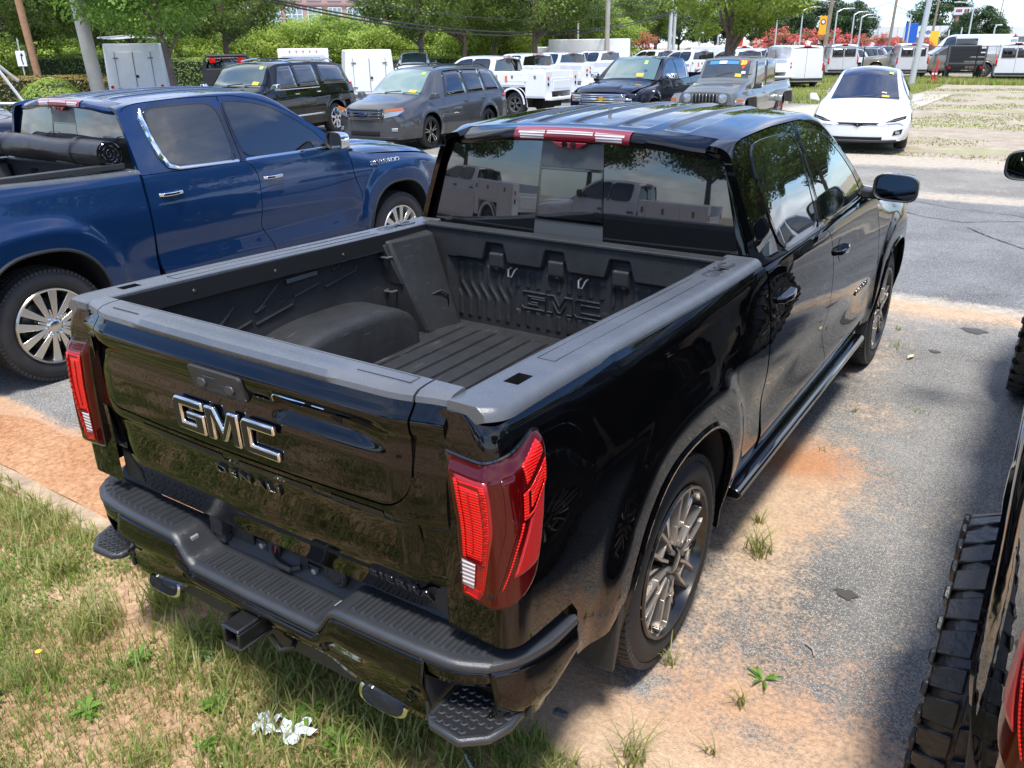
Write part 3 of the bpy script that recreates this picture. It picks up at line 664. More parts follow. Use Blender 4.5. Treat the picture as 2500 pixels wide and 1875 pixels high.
# ------------------------------------------------------------------ pickup bed and tail
FLZ = .875
def make_bed(B, P):
    D = P.get('detail', 2); lm = P.get('liner', LINER); y0, y1 = .195, 1.985
    bed = emp('bed', B)
    # floor with lengthwise ribs
    m = MB(); xs = []; nr = 12; xw = .60
    prof = [(-.80, 0), (-.64, 0), (-.60, -.004)]
    for k in range(nr):
        c = -xw + (k+.5)*2*xw/nr; h = xw/nr
        prof += [(c-h*.98, -.024), (c-h*.80, .002), (c+h*.80, .002), (c+h*.98, -.024)]
    prof += [(.60, -.004), (.64, 0), (.80, 0)]
    m.grid(lambda u, v: (u[0], v, FLZ+u[1]*(1 if y0+.06 < v < y1-.10 else 0)), prof, [y0-.06, y0+.05, y0+.07, 1.0, 1.5, y1-.12, y1-.08, y1], flip=False)
    m.build('bed_floor', lm, bed, smooth=False)
    for s in (1, -1):
        # inner side wall
        def wf(y, v, s=s):
            z = (FLZ, FLZ+.02, 1.10, 1.12, 1.28, 1.335)[v]; x = (.775, .795, .80, .805, .805, .80)[v]; return (s*x, y, z)
        m = MB(); m.grid(wf, lin(y0-.06, y1, 4), list(range(6)), flip=s > 0); o = m.build('bed_inner_wall', lm, bed)
        # stepped stiffening ribs moulded in the wall
        m = MB()
        for (ya, za), (yb2, zb) in (((.45, 1.05), (.63, 1.09)), ((.63, 1.09), (.635, 1.115)), ((.64, 1.115), (.82, 1.15)), ((.84, 1.13), (1.05, 1.165)), ((1.05, 1.165), (1.055, 1.195)), ((1.06, 1.195), (1.22, 1.22)), ((1.25, 1.195), (1.45, 1.225)), ((1.45, 1.225), (1.46, 1.255)), ((.40, 1.10), (.50, 1.19)), ((.62, 1.14), (.74, 1.23)), ((.60, 1.135), (.66, 1.15)), ((.86, 1.185), (.98, 1.27)), ((.84, 1.18), (.90, 1.195)), ((1.30, 1.26), (1.36, 1.275)), ((1.36, 1.275), (1.37, 1.31))):
            m.tube([(s*.806, ya, za), (s*.806, yb2, zb)], .0085, 6)
        m.build('wall_rib', lm, bed)
        # wheel house
        def whf(u, v, s=s):
            a = lerp(pi, 0, u); cx = math.copysign(abs(cos(a))**.75, cos(a)); y = YA+.445*cx; h = .225*abs(sin(a))**.62
            x, k = ((.80, 1.0), (.62, 1.0), (.575, .985), (.555, .93), (.545, .80), (.54, .0))[v]
            yy = YA+(.445-(0 if v < 2 else .012*(v-1)))*cx
            return (s*x, yy, FLZ-.004+h*k + (0 if k else 0))
        m = MB(); m.grid(whf, lin(0, 1, 40), list(range(6)), flip=s < 0); m.build('wheel_house', lm, bed, angle=60)
        m = MB()
        for yy in (.95, 1.25): m.prism([(s*.548, yy, FLZ), (s*.538, yy+.008, FLZ), (s*.548, yy+.016, FLZ)], (s*.004, 0, .17))
        m.build('wheel_house_rib', lm, bed, recalc=True)
        # corner column by the bulkhead
        m = MB(); m.hexa([(s*.82, 1.68, FLZ-.01), (s*.60, 1.72, FLZ-.01), (s*.56, 1.95, FLZ-.01), (s*.82, 2.0, FLZ-.01), (s*.82, 1.62, 1.335), (s*.755, 1.64, 1.335), (s*.70, 1.92, 1.335), (s*.82, 2.0, 1.335)])
        col = m.build('bed_corner_column', lm, bed, bevel=.012, recalc=True)
        m = MB(); m.hexa([(s*.79, 1.655, 1.12), (s*.70, 1.66, 1.12), (s*.70, 1.75, 1.12), (s*.79, 1.75, 1.12), (s*.80, 1.612, 1.32), (s*.765, 1.615, 1.32), (s*.765, 1.75, 1.32), (s*.80, 1.75, 1.32)]); m.build('column_plate', lm, col, bevel=.006, recalc=True)
        for z in (1.26, 1.085):
            t = (1.335-z)/.46; yy = 1.63+.05*t-.012; m = MB(); m.tube([(s*.795, yy+.02, z), (s*.79, yy-.015, z), (s*.745, yy-.012, z), (s*.742, yy+.02, z)], .006, 8); m.build('tie_down_loop', STEEL, col)
        m = MB(); q = lambda a, b: (s*lerp(.645, .60, a)-s*.035*(1-b)*0, lerp(1.80, 1.90, a), lerp(.93, 1.06, b))
        m.tube([q(.1, .1), q(.1, .9), q(.6, 1), q(.95, .8), q(.95, .3), q(.5, .25)], .006, 6); m.build('moulded_mark', lm, col)
        # hinge by the tailgate
        m = MB(); m.tube([(s*.785, .33, 1.24), (s*.70, .33, 1.24)], .028, 14); m.tube([(s*.76, .21, 1.235), (s*.76, .33, 1.24)], .012, 8); m.tube([(s*.72, .33, 1.24), (s*.72, .33, 1.17)], .03, 12); m.build('gate_latch', STEP, bed)
        m = MB(); m.bb(s*.735, s*.742, 1.02, 1.20, 1.265, 1.285); 
        m.v = [(a+s*.055, b, c) for a, b, c in m.v]; m.build('bed_lamp', simple('bed_lamp', (.10, .11, .12), rough=.3), bed, bevel=.003)
    # bulkhead: recessed lower panel, three pockets in the top band
    bk = emp('bulkhead', bed)
    yb0, yb1 = 1.955, 1.992
    pockets = (-.35, -.01, .33)
    def bf(x, z):
        # depth: 0 = face, 1 = recess
        top = 1.205
        for c in pockets:
            if abs(x-c) < .085: top = max(top, 1.205+.09*(1-smooth((abs(x-c)-.045)/.035)))
        r = 1-smooth((z-top)/.02)
        r *= 1-smooth((abs(x)-.60)/.05 + max(0, (1.22-z) < .0))
        ins = 0
        for c in pockets:
            if abs(x-c) < .09: ins = max(ins, (1-smooth((abs(x-c)-.036)/.012))*(1-smooth((z-1.255)/.015))*smooth((z-1.15)/.05))
        return max(0, r-ins*.8)
    def rib2(x, z):
        # vertical flutes below the recess edge; blank zone for the embossed word
        if abs(x) > .60 or z > 1.19: return 0
        if -.24 < x < .26 and .985 < z < 1.105: return 0
        sh = 0
        if x < -.27 or x > .29: sh = .05*smooth((1.10-z)/.10)*(1 if x < 0 else -1)
        p = ((x-sh)*17.2) % 1.0; e = min(p, 1-p)
        return smooth((.22-e)/.07)*smooth((1.19-z)/.01)*smooth((z-.90)/.01)
    def bkf(x, z): return (x, yb0+.034*bf(x, z)-.007*rib2(x, z), z)
    m = MB(); m.grid(bkf, lin(-.80, .80, 420 if D > 1 else 60), lin(FLZ-.01, 1.368, 110 if D > 1 else 20)); m.build('bulkhead_panel', lm, bk, angle=50)
    m = MB(); m.bb(-.80, .80, 1.945, 2.02, 1.355, 1.372); m.build('bulkhead_lip', lm, bk, bevel=.005)
    if P.get('brand') == 'GMC':
        for i, (dx, o) in enumerate(((0, .004),)):
            gmc_letters(bk, (.01, yb0+.030, 1.045), .44, .085, lm, (1, 0, 0), (0, 0, 1), (0, -1, 0), .008, outline=True)
    for x in (-.24, .15):
        m = MB(); m.tube([(x-.017, 1.975, 1.20), (x-.017, 1.94, 1.195), (x-.01, 1.925, 1.165), (x+.01, 1.925, 1.165), (x+.017, 1.94, 1.195), (x+.017, 1.975, 1.20)], .005, 8); m.build('tie_down_loop', STEEL, bk)
    # rail caps
    for s in (1, -1):
        prof = [(.772, -.085), (.772, -.004), (.777, 0), (.795, 0), (.820, 0), (.866, 0), (.893, .0), (.905, -.004), (.921, -.018), (.924, -.034)]
        ys = [.128, .134, .142, .152, .165, .18, .20, .30, .375, .45, .7, 1.0, 1.3, 1.6, 1.85, 2.05, 2.075]
        m = MB(); b0 = len(m.v)
        def cf(y, k, s=s):
            x, dz = prof[k]
            if y < .20 and k > 4: x -= .040*((.20-y)/.072)**2.2*(.4, .85, 1, 1, 1)[k-5]
            return (s*(x+(.006*smooth((y-.2)/1.5) if k > 5 else 0)), y if k < 9 else y-.002, railz(y)+.008+dz)
        m.grid(cf, ys, list(range(len(prof))), flip=s < 0)
        n = len(prof); hole = 7*(n-1)+4; q = m.f.pop(hole)
        pts = [m.v[i] for i in q]; zc = railz(.33)+.008
        hb = MB()
        for i in range(4):
            a, b2 = pts[i], pts[(i+1) % 4]; hb.face([a, b2, (b2[0], b2[1], zc-.09), (a[0], a[1], zc-.09)])
        hb.face([(p[0], p[1], zc-.09) for p in pts])
        m.face([cf(.128, k) for k in range(n)])
        cap = m.build('rail_cap', CAPP, B, angle=40); lp = MB(); lp.grid(lambda y, v, s=s: (s*.7705, y, railz(y)+.008-lerp(.010, .085, v)), [.15, 1.0, 2.07], [0, 1]); lp.build('cap_lip_shade', simple('lip_shade', (.012, .0125, .0135), rough=.5), cap)  # near-black strip over the cap's inner face: its shade put into colour
        hb.build('stake_pocket', simple('pocket_black', (.006, .006, .007), rough=.6), cap)
        g = MB()
        for x in (.800, .855): g.tube([(s*x, .50, railz(.5)+.0082), (s*x, 1.1, railz(1.1)+.0082), (s*x, 1.62, railz(1.62)+.0082)], .0016, 4)
        g.tube([(s*.80, .50, railz(.5)+.0082), (s*.855, .50, railz(.5)+.0082)], .0016, 4); g.build('cap_groove', simple('groove', (.02, .021, .023), rough=.6), cap)
        g = MB()
        for yy in (.55, .95, 1.35, 1.75, 1.95): g.lathe([(0, .007), (-s*.003, .006), (-s*.003, 0)], 10, ax='x', c=(s*.771, yy, railz(yy)-.045))
        g.build('cap_bolts', STEEL, cap)
        if P.get('brand'):
            text('cap_text', P['brand'], simple('cap_text', (.035, .038, .042), rough=.5), cap, (s*.842, 1.80, railz(1.8)+.0095), (0, 0, radians(90)), size=.085, extrude=.001, sx=1.35, bevel=.0008, bold=.002)
    return bed

def gmc_letters(parent, c, wd, ht, mat, ux, uz, un, dep, outline=False, rim=None):
    """the three block letters, each a bevelled outline solid"""
    G = [(0, .14), (.10, 0), (1, 0), (1, .62), (.42, .62), (.42, .40), (.70, .40), (.70, .27), (.27, .27), (.27, .74), (1, .74), (1, 1), (.10, 1), (0, .86)]
    Mm = [(0, 0), (.24, 0), (.24, .62), (.46, .05), (.58, .05), (.80, .62), (.80, 0), (1.04, 0), (1.04, 1), (.74, 1), (.52, .42), (.30, 1), (0, 1)]
    Cc = [(0, .14), (.10, 0), (1.05, 0), (1.05, .27), (.27, .27), (.27, .73), (1.0, .73), (1.0, 1), (.10, 1), (0, .86)]
    k = wd/3.24; x = -wd/2
    ux, uz, un, c = Vector(ux), Vector(uz), Vector(un), Vector(c)
    for pts, w2 in ((G, 1.0), (Mm, 1.04), (Cc, 1.05)):
        P3 = [c + ux*(x+p[0]*k) + uz*((p[1]-.5)*ht) for p in pts]
        if outline:
            m = MB(); m.tube(P3+[P3[0]], .0055, 6); m.build('embossed_letter', mat, parent)
        else:
            m = MB(); m.prism(P3, tuple(un*dep)); o = m.build('emblem_letter', mat, parent, smooth=True, bevel=.006, recalc=True, seg=3)
            cx = sum(p[0] for p in pts)/len(pts)
            def insetp(ps, d):
                out = []
                n = len(ps)
                ar = sum(ps[i][0]*ps[(i+1) % n][1]-ps[(i+1) % n][0]*ps[i][1] for i in range(n)); sg = 1 if ar > 0 else -1
                for i in range(n):
                    p0, p1, p2 = Vector(ps[i-1]), Vector(ps[i]), Vector(ps[(i+1) % n])
                    e1 = (p1-p0).normalized(); e2 = (p2-p1).normalized(); n1 = Vector((-e1.y, e1.x))*sg; n2 = Vector((-e2.y, e2.x))*sg
                    bis = (n1+n2); l = bis.length; bis = bis/l if l > 1e-6 else n1; kk = d/max(.35, bis.dot(n1)); out.append(p1+bis*kk)
                return out
            q = insetp([(p[0]*k, p[1]*ht) for p in pts], ht*.072)
            P4 = [c + ux*(x+p.x) + uz*(p.y-.5*ht) + un*(dep-.002) for p in q]
            m = MB(); m.prism(P4, tuple(un*.0035)); m.build('letter_inlay', simple('emblem_black', (.008, .008, .009), rough=.4), o, recalc=True)
        x += (w2+.075)*k

GI, GO = .678, .776
def gate_y(x, z):
    y = itp([(.73, .122), (.80, .112), (.86, .098), (.95, .088), (1.03, .074), (1.06, .060), (1.10, .056), (1.20, .060), (1.285, .072), (1.315, .060), (1.345, .056), (1.375, .076), (1.40, .092)], z)
    y += .006 + .030*smooth((abs(x)-.60)/.18) + .012*(x/.7)**2
    return y
def make_tailgate(B, P):
    pm = P['paint']; tg = emp('tailgate', B)
    def zin(x, o=0):
        # lower edge of the inner gate with rounded corners
        z0 = 1.095-.01*(1-(x/.68)**2); r = .10; a = abs(x)-(GI-r)
        return z0 + (r-sqrt(max(0, r*r-a*a)) if a > 0 else 0) - o
    top = 1.392
    xs = sorted(set(lin(-GI, GI, 140)+[-GI+.10*(1-cos(a)) for a in lin(0, pi/2, 14)]+[GI-.10*(1-cos(a)) for a in lin(0, pi/2, 14)]))
    def pocket(x, z):
        # recess for the gate handle on the right, camera bezel on the left
        d = 0
        a = smooth((x-.19)/.03)*(1-smooth((x-.46)/.16)); d += .022*a*smooth((z-1.235)/.03)*(1-smooth((z-1.315)/.02))
        return d
    def inf(x, v):
        z = lerp(zin(x), top, v); return (x, gate_y(x, z)+pocket(x, z), z)
    ig = panel('inner_gate', inf, xs, lin(0, 1, 60), (0, .03, 0), pm, tg)
    # outer frame of the gate
    def T(x): return top if abs(x) >= GI+.0065 else zin(max(-GI, min(GI, x)))-.006
    xo = sorted(set([-GO+.002] + lin(-GO+.004, -GI-.0068, 8) + [-GI-.0065, -GI-.0062] + [x*1.0 for x in xs] + [GI+.0062, GI+.0065] + lin(GI+.0068, GO-.004, 8) + [GO-.002]))
    def T2(x):
        if GI < abs(x) < GI+.0064: return zin(GI)-.006
        return T(x)
    def of(x, v):
        z = lerp(.742, T2(x), v); y = gate_y(x, z)
        y += .008*smooth((.90-z)/.02)*smooth((z-.76)/.03)*0
        return (x, y, z)
    panel('gate_frame', of, xo, lin(0, 1, 60), (0, .03, 0), pm, tg)
    m = MB(); m.bb(-.77, .77, .145, .185, .745, 1.39); m.build('gate_core', DARK, tg)
    m = MB(); m.bb(-.77, .77, .186, .196, .80, 1.385); m.build('gate_inner_skin', LINER, tg)
    # top caps
    def cap(x0, x1, nm):
        us = lin(x0, x1, max(3, int((x1-x0)/.03)))
        us = sorted(set(us+[q for q in (-.46, -.42, .40, .44) if x0 < q < x1]))
        def f(x, k):
            c = smooth((x+.46)/.04)*(1-smooth((x-.40)/.04)) if abs(x0) < .7 and x1-x0 > 1 else 0
            yy = gate_y(x, 1.39)-.004
            y, z = [(yy+.006, 1.385), (yy, 1.392), (yy+.004-.006*c, 1.407), (yy+.022-.012*c, 1.417+.006*c), (yy+.045, 1.420+.006*c), (yy+.056, 1.421), (.197, 1.422), (.203, 1.416), (.203, 1.385)][k]
            return (x, y, z)
        m = MB(); m.grid(f, us, list(range(9)), flip=True); m.face([f(x0, k) for k in range(9)]); m.face([f(x1, k) for k in range(9)]); return m.build(nm, CAPP, tg, angle=40)
    ca = cap(-GI+.001, GI-.001, 'gate_top_cap'); cap(-GO+.003, -GI-.006, 'gate_end_cap'); cap(GI+.006, GO-.003, 'gate_end_cap')
    gm = simple('groove', (.02, .021, .023), rough=.6)
    g = MB(); g.tube([(-.62, .135, 1.4212), (-.48, .135, 1.4212)], .0015, 4); g.tube([(.46, .148, 1.4214), (.64, .150, 1.4216)], .0015, 4); g.tube([(.64, .150, 1.4216), (.64, .19, 1.4216)], .0015, 4); g.tube([(-.62, .19, 1.4214), (.64, .19, 1.4214)], .0015, 4); g.build('cap_groove', gm, ca)
    # bezel with camera and two buttons
    def gp(x, z, o): return (x, gate_y(x, z)-o, z)
    m = MB(); cs = []
    def rr(x0, x1, z0, z1, r, o, n=6, sk=0):
        out = []
        for cx, cz, a0 in ((x1-r, z1-r, 0), (x0+r, z1-r, 90), (x0+r, z0+r, 180), (x1-r, z0+r, 270)):
            for i in range(n+1):
                a = radians(a0+90*i/n); xx, zz = cx+r*cos(a), cz+r*sin(a); out.append(gp(xx+sk*(zz-z0), zz, o))
        return out
    m.prism(rr(-.148, .088, 1.262, 1.345, .014, .010), (0, .02, 0)); bz = m.build('button_bezel', PLAS, tg, bevel=.004, recalc=True)
    for x in (-.095, .030):
        m = MB(); m.prism([(x+.022*cos(a), gate_y(x, 1.30)-.018, 1.295+.017*sin(a)) for a in lin(0, 2*pi, 7)[:-1]], (0, .02, 0)); m.build('gate_button', STEP, bz, bevel=.004, recalc=True)
    m = MB()
    for x0, x1, z in ((-.075, -.02, 1.322), (-.065, .015, 1.300), (-.05, -.01, 1.277)): m.tube([gp(x0, z, .0115), gp(x1, z, .0115)], .0015, 4)
    m.build('button_mark', STEP, bz)
    m = MB(); m.tube([gp(.205, 1.300, .004), gp(.207, 1.318, .004), gp(.22, 1.326, .004), gp(.34, 1.326, .004)], .0022, 6); m.tube([gp(.365, 1.325, .004), gp(.41, 1.325, .004)], .0022, 6); m.build('gate_handle_edge', CHROME, tg)
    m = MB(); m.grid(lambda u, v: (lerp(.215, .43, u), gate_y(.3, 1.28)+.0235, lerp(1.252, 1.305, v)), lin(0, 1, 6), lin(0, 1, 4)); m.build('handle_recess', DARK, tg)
    # chrome emblem
    em = emp('emblem', tg)
    gmc_letters(em, (-.012, gate_y(0, 1.17)-.001, 1.172), .465, .112, CHROME, (1, 0, 0), (0, -.03, 1), (0, -1, 0), .016)
    # raised lettering
    text('raised_lettering', 'DENALI', GLOSS, tg, (.02, gate_y(0, .99)-.003, .992), (radians(99), 0, 0), size=.042, extrude=.005, sx=1.8, bevel=.0008, bold=0, space=1.2)
    text('raised_lettering', 'SIERRA', GLOSS, tg, (.585, gate_y(.58, .81)-.003, .808), (radians(102), 0, 0), size=.037, extrude=.005, sx=1.8, bevel=.0008, bold=0, space=1.15)
    # segmented strip lamp under the inner gate
    st = MB()
    for i in range(44):
        x = lerp(-.47, .585, i/44)
        if .0 < (i % 16)/16 < .2 and i > 15: continue
        st.grid(lambda u, v, x=x: gp(lerp(x, x+.0225, u), 1.045+.022*v-.006*(1-abs(x)/.6), .003), [0, 1], [0, 1])
    st.build('step_lamp_strip', simple('strip', (.012, .013, .015), rough=.42), tg, smooth=False)['kind'] = 'stuff'
    return tg

def lamp_pt(s, u, z, o):
    """point on the tail corner: u < 0 rear face, u > 0 along the side"""
    xe = sideX(.2, z); yr = .112
    if u < -.055: return Vector((s*(xe-.055+(u+.055)), yr-o, z))
    if u < .03:
        a = (u+.055)/.085*pi/2; return Vector((s*(xe-.055+(.055+o)*sin(a)), yr+.088-(.088+o)*cos(a), z))
    y = .2+(u-.03); return Vector((s*(sideX(y, z)+o), y, z))
def make_tail_lamps(B):
    for s in (1, -1):
        la = emp('tail_lamp', B)
        ub = lambda z: itp([(.865, -.06), (.90, .015), (.97, .055), (1.05, .085), (1.13, .115), (1.22, .125), (1.285, .118), (1.32, .09)], z)
        zt = lambda u: itp([(-.16, 1.285), (-.055, 1.276), (0, 1.285), (.12, 1.325)], u); zb = lambda u: itp([(-.16, .868), (-.05, .858), (.02, .885), (.06, .955), (.12, 1.10)], u)
        def body(u, v, s=s):
            # v 0..1 bottom to top; u 0..1 inner edge to side edge, bulged with a bevelled brow
            z = lerp(.858, 1.315, v); uu = lerp(-.152, ub(z), u); z2 = lerp(zb(uu), zt(uu), v)
            e = min(1, v/.05)*min(1, (1-v)/.10)*min(1, u/.03)*min(1, (1-u)/.06); o = .020*smooth(e)**.6 if e > 0 else -.004
            if v > .88: o *= 1-.75*smooth((v-.88)/.12)
            return lamp_pt(s, uu, z2, o)
        m = MB(); m.grid(body, lin(0, 1, 40), lin(0, 1, 60), flip=s < 0); m.build('lamp_housing', BLENS if False else LDR, la, angle=70)
        def patch(nm, u0, u1, v0, v1, mat, o=.004, frame=0, slant=0):
            def f(u, v):
                a = lerp(u0, u1, u); b = lerp(v0, v1, v)+slant*(a-u0); p = body(a, b); q = body(min(.94, a), b); n = Vector((0, -1, 0)) if a < .42 else (Vector((s*.7, -.7, 0)) if a < .58 else Vector((s, 0, 0)))
                return p+n*o
            m = MB(); m.grid(f, lin(0, 1, 10), lin(0, 1, 16), flip=s < 0); return m.build(nm, mat, la, solid=.003, angle=50)
        def frame(nm, u0, u1, v0, v1, w, mat, o):
            for a, b, c, d in ((u0, u0+w, v0, v1), (u1-w, u1, v0, v1), (u0+w, u1-w, v0, v0+w*.35), (u0+w, u1-w, v1-w*.35, v1)): patch(nm, a, b, c, d, mat, o)
        patch('brake_lens', .135, .340, .345, .835, LRED, .003); patch('lamp_inner_field', .10, .42, .07, .90, simple('lamp_field', (.26, .003, .005), rough=.3, coat=.4), .0015)
        frame('light_guide', .095, .40, .08, .875, .035, LRED, .005)
        [patch('led', .362, .392, .13+.052*i, .152+.052*i, simple('led_dark', (.30, .004, .004), rough=.3), .0085) for i in range(14)]; patch('lens_divider', .095, .40, .342, .349, LDR, .009); patch('lens_divider', .225, .232, .40, .82, LMR, .0062)
        patch('reverse_lens', .085, .27, .15, .335, LWH, .008); patch('lower_lens', .13, .36, .095, .14, LMR, .004)
        frame('signal_frame', .60, .90, .60, .76, .03, LRED, .008); patch('signal_lens', .66, .88, .635, .70, LRED, .006); patch('signal_lens', .66, .88, .71, .735, LRED, .006)
        patch('side_reflector', .66, .90, .25, .57, LMR, .003); patch('side_reflector', .64, .90, .79, .92, LRED, .003, slant=.1); patch('side_reflector', .50, .58, .12, .90, LDR, .003)
        patch('light_guide', .60, .612, .18, .58, LRED, .004)
        # black surround
        m = MB()
        us = lin(0, 1, 40)
        pts = [body(0, v) for v in lin(0, 1, 20)] + [body(u, 1) for u in us] + [body(1, v) for v in lin(1, 0, 30)] + [body(u, 0) for u in us[::-1]]
        m.tube([p for p in pts], .005, 6); m.build('lamp_surround', GLOSS, la)

def make_rear_bumper(B, P):
    pm = P['paint']; bp = emp('rear_bumper', B)
    # plan outline of the pad (half): x, y_rear, y_front ; z(x): raised ends, lowered middle
    def yr(x): 
        a = abs(x); return itp([(0, .030), (.60, .038), (.80, .050), (.86, .072), (.925, .115), (.965, .19), (.99, .28), (1.0, .40)], a)
    def pz(x):
        a = abs(x); return lerp(.590, .682, smooth((a-.29)/.09))
    xs = [-x for x in (.90, .86, .83, .80, .7, .6, .5, .42, .40, .38, .36, .34, .32, .30, .28, .2, .1)]; xs = xs + [0] + [-x for x in xs[::-1]]
    def padf(x, k):
        z = pz(x); y0 = yr(x); y1 = .205 if abs(x) < .36 else .185
        return (x, [y0+.004, y0, y0+.004, y0+.018, y0+.03, lerp(y0, y1, .5), y1-.01, y1][k], z+[-.028, -.016, -.006, 0, 0, -.001, 0, 0][k])
    pad = MB(); pad.grid(padf, xs, list(range(8)), flip=True)
    # corner wings of the pad sweeping forward along the side
    for s in (1, -1):
        def wf(t, k, s=s):
            # outer path and inner path
            ox, oy = itp([(0, .90), (.2, .945), (.4, .972), (.7, .992), (1, .998)], t), itp([(0, .096), (.2, .15), (.4, .21), (.7, .30), (1, .405)], t)
            ix, iy = itp([(0, .90), (.2, .905), (.4, .915), (.7, .935), (1, .955)], t), itp([(0, .185), (.2, .20), (.4, .225), (.7, .30), (1, .40)], t)
            q = [(ox-.004, oy+.002, -.028), (ox, oy, -.016), (ox-.003, oy+.002, -.005), (ox-.014, oy+.008, .0), (lerp(ox, ix, .6), lerp(oy, iy, .6), 0), (ix, iy, -.002), (ix-.006, iy, -.02)][k]
            return (s*q[0], q[1], .682+q[2]-.004*t)
        pad.grid(wf, lin(0, 1, 12), list(range(7)), flip=s > 0)
    pad.build('step_pad', STEP, bp, angle=45)
    # raised tread bars on the pad, one by one
    def bar(x, y0, y1, z, sk):
        m = MB(); a = .009; m.hexa([(x-a, y0, z-.002), (x+a, y0, z-.002), (x+a+sk, y1, z-.002), (x-a+sk, y1, z-.002), (x-a+.004, y0+.004, z+.0065), (x+a-.004, y0+.004, z+.0065), (x+a+sk-.004, y1-.004, z+.0065), (x-a+sk+.004, y1-.004, z+.0065)]); return m
    for s in (1, -1):
        for i in range(13):
            x = s*(.43+.036*i); m = bar(x, yr(x)+.038+(.0 if i < 11 else .012), .165, .682, s*.0)
            m.build('tread_bar', STEP, bp, smooth=False)
            m = MB(); m.hexa([(x-.017, yr(x)+.032, .680), (x-.012, yr(x)+.032, .680), (x-.012, .168, .680), (x-.017, .168, .680), (x-.016, yr(x)+.034, .6845), (x-.013, yr(x)+.034, .6845), (x-.013, .166, .6845), (x-.016, .166, .6845)]); m.build('tread_ridge', STEP, bp, smooth=False)
    for i in range(14):
        x = lerp(-.25, .25, i/13); bar(x, yr(x)+.035, .155, .590, 0).build('tread_bar', STEP, bp, smooth=False)
        m = MB(); m.hexa([(x-.017, yr(x)+.03, .588), (x-.012, yr(x)+.03, .588), (x-.012, .158, .588), (x-.017, .158, .588), (x-.016, yr(x)+.032, .5925), (x-.013, yr(x)+.032, .5925), (x-.013, .156, .5925), (x-.016, .156, .5925)]); m.build('tread_ridge', STEP, bp, smooth=False)
    # gloss face below the pad
    def cut(x):  # upper limit lowered over the corner steps
        return 0
    ss = [('r', x) for x in sorted(set(lin(-.80, .80, 60)))]
    def facef(x, v):
        zt = pz(x)-.030; zb = itp([(0, .475), (.30, .475), (.42, .44), (.72, .41), (.95, .41)], abs(x))
        z = lerp(zt, zb, v); y = yr(x)+.004 + .020*smooth((v-.35)/.5) - .012*math.exp(-((v-.30)/.16)**2)
        return (x, y, z)
    xs2 = sorted(set(lin(-.715, .715, 80)))
    m = MB(); m.grid(facef, xs2, lin(0, 1, 12), flip=True); m.build('bumper_face', pm, bp, angle=50, solid=.004)
    for s in (1, -1):
        # narrow bridge over the corner pocket, then the side wrap
        def brf(t, v, s=s):
            x = lerp(.715, .90, t); zt = pz(x)-.030; zb = lerp(.600, .607, smooth(t)) - .05*(1-smooth(t/.08))*0; return (s*x, yr(x)+.004+.004*v, lerp(zt, zb, v))
        m = MB(); m.grid(brf, lin(0, 1, 12), lin(0, 1, 4), flip=s > 0); m.build('corner_bridge', pm, bp, solid=.01, angle=50)
        def wr(t, v, s=s):
            ox, oy = itp([(0, .90), (.2, .945), (.4, .972), (.7, .992), (1, .998)], t), itp([(0, .096), (.2, .15), (.4, .21), (.7, .30), (1, .415)], t)
            zb = itp([(0, .45), (.15, .42), (.5, .42), (1, .52)], t); z = lerp(.652, zb, v); b = .012*sin(pi*v)
            return (s*(ox-.004+b-.05*smooth((v-.5)/.5)*.6), oy+.004+.010*v*(1-t), z)
        m = MB(); m.grid(wr, lin(0, 1, 20), lin(0, 1, 10), flip=s > 0); m.build('bumper_corner', pm, bp, angle=60, solid=.004)
        # corner step
        cs = emp('corner_step', bp)
        out = [(.725, .035), (.755, .008), (.86, .0), (.925, .055), (.952, .125), (.95, .20), (.72, .20)]
        m = MB(); m.prism([(s*x, y, .452) for x, y in out], (0, 0, .026)); m.build('step_plate', STEP, cs, bevel=.008, recalc=True)
        m = MB(); m.bb(s*.70, s*.965, .205, .215, .44, .64); m.bb(s*.700, s*.712, .06, .21, .42, .62); m.build('step_pocket', PLAS, cs)
        m = MB()
        for r in range(6):
            for c in range(8):
                x = .745+.026*c+(.013 if r % 2 else 0); y = .030+.027*r
                if x > .94 or (x > .86 and y < .045+(x-.86)*.9) or x < .738: continue
                m.tube([(s*(x-.009), y+.006, .480), (s*(x-.004), y-.004, .481), (s*(x+.005), y-.003, .481), (s*(x+.010), y+.007, .480)], .0035, 5)
        stuff(m.build('tread_pattern', STEP, cs, angle=60))
        m = MB(); m.prism([(s*x, y, .477) for x, y in [(.742, .040), (.765, .022), (.85, .016), (.912, .062), (.935, .13), (.932, .195), (.74, .195)]], (0, 0, .0015)); m.build('step_inset', simple('inset', (.012, .012, .013), rough=.5), cs, recalc=True)
        # exhaust tip, parking sensor
        m = MB(); e0, e1 = (.42, .64)
        m.tube([(s*lerp(e0, e1, .5), .30, .40)]*1 + [(s*.53, .10, .395)], .06, 4, False) if False else None
        ring = lambda k, y: [(s*(.53+.095*k*math.copysign(abs(cos(a))**.6, cos(a))), y+.015*sin(a), .405+.030*k*math.copysign(abs(sin(a))**.6, sin(a))) for a in lin(0, 2*pi, 25)[:-1]]
        a1, a2, a3, a4 = ring(1, .35), ring(1, .062), ring(.86, .060), ring(.86, .30); m.v += a1+a2+a3+a4
        for q in range(3):
            for i in range(24): j = (i+1) % 24; m.f.append((q*24+i, q*24+j, q*24+24+j, q*24+24+i))
        m.build('exhaust_tip', CHROME, bp, angle=50); m = MB(); m.face(ring(.85, .20)); m.build('exhaust_inside', DARK, bp)
        for x in (.665, .33):
            z = .50 if x > .5 else .53
            m = MB(); m.lathe([(yr(x)+.006, .020), (yr(x)-.002, .018), (yr(x)-.002, .014), (yr(x)+.001, .013), (yr(x)+.001, 0)], 20, ax='y', c=(s*x, 0, z)); m.build('parking_sensor', pm, bp)
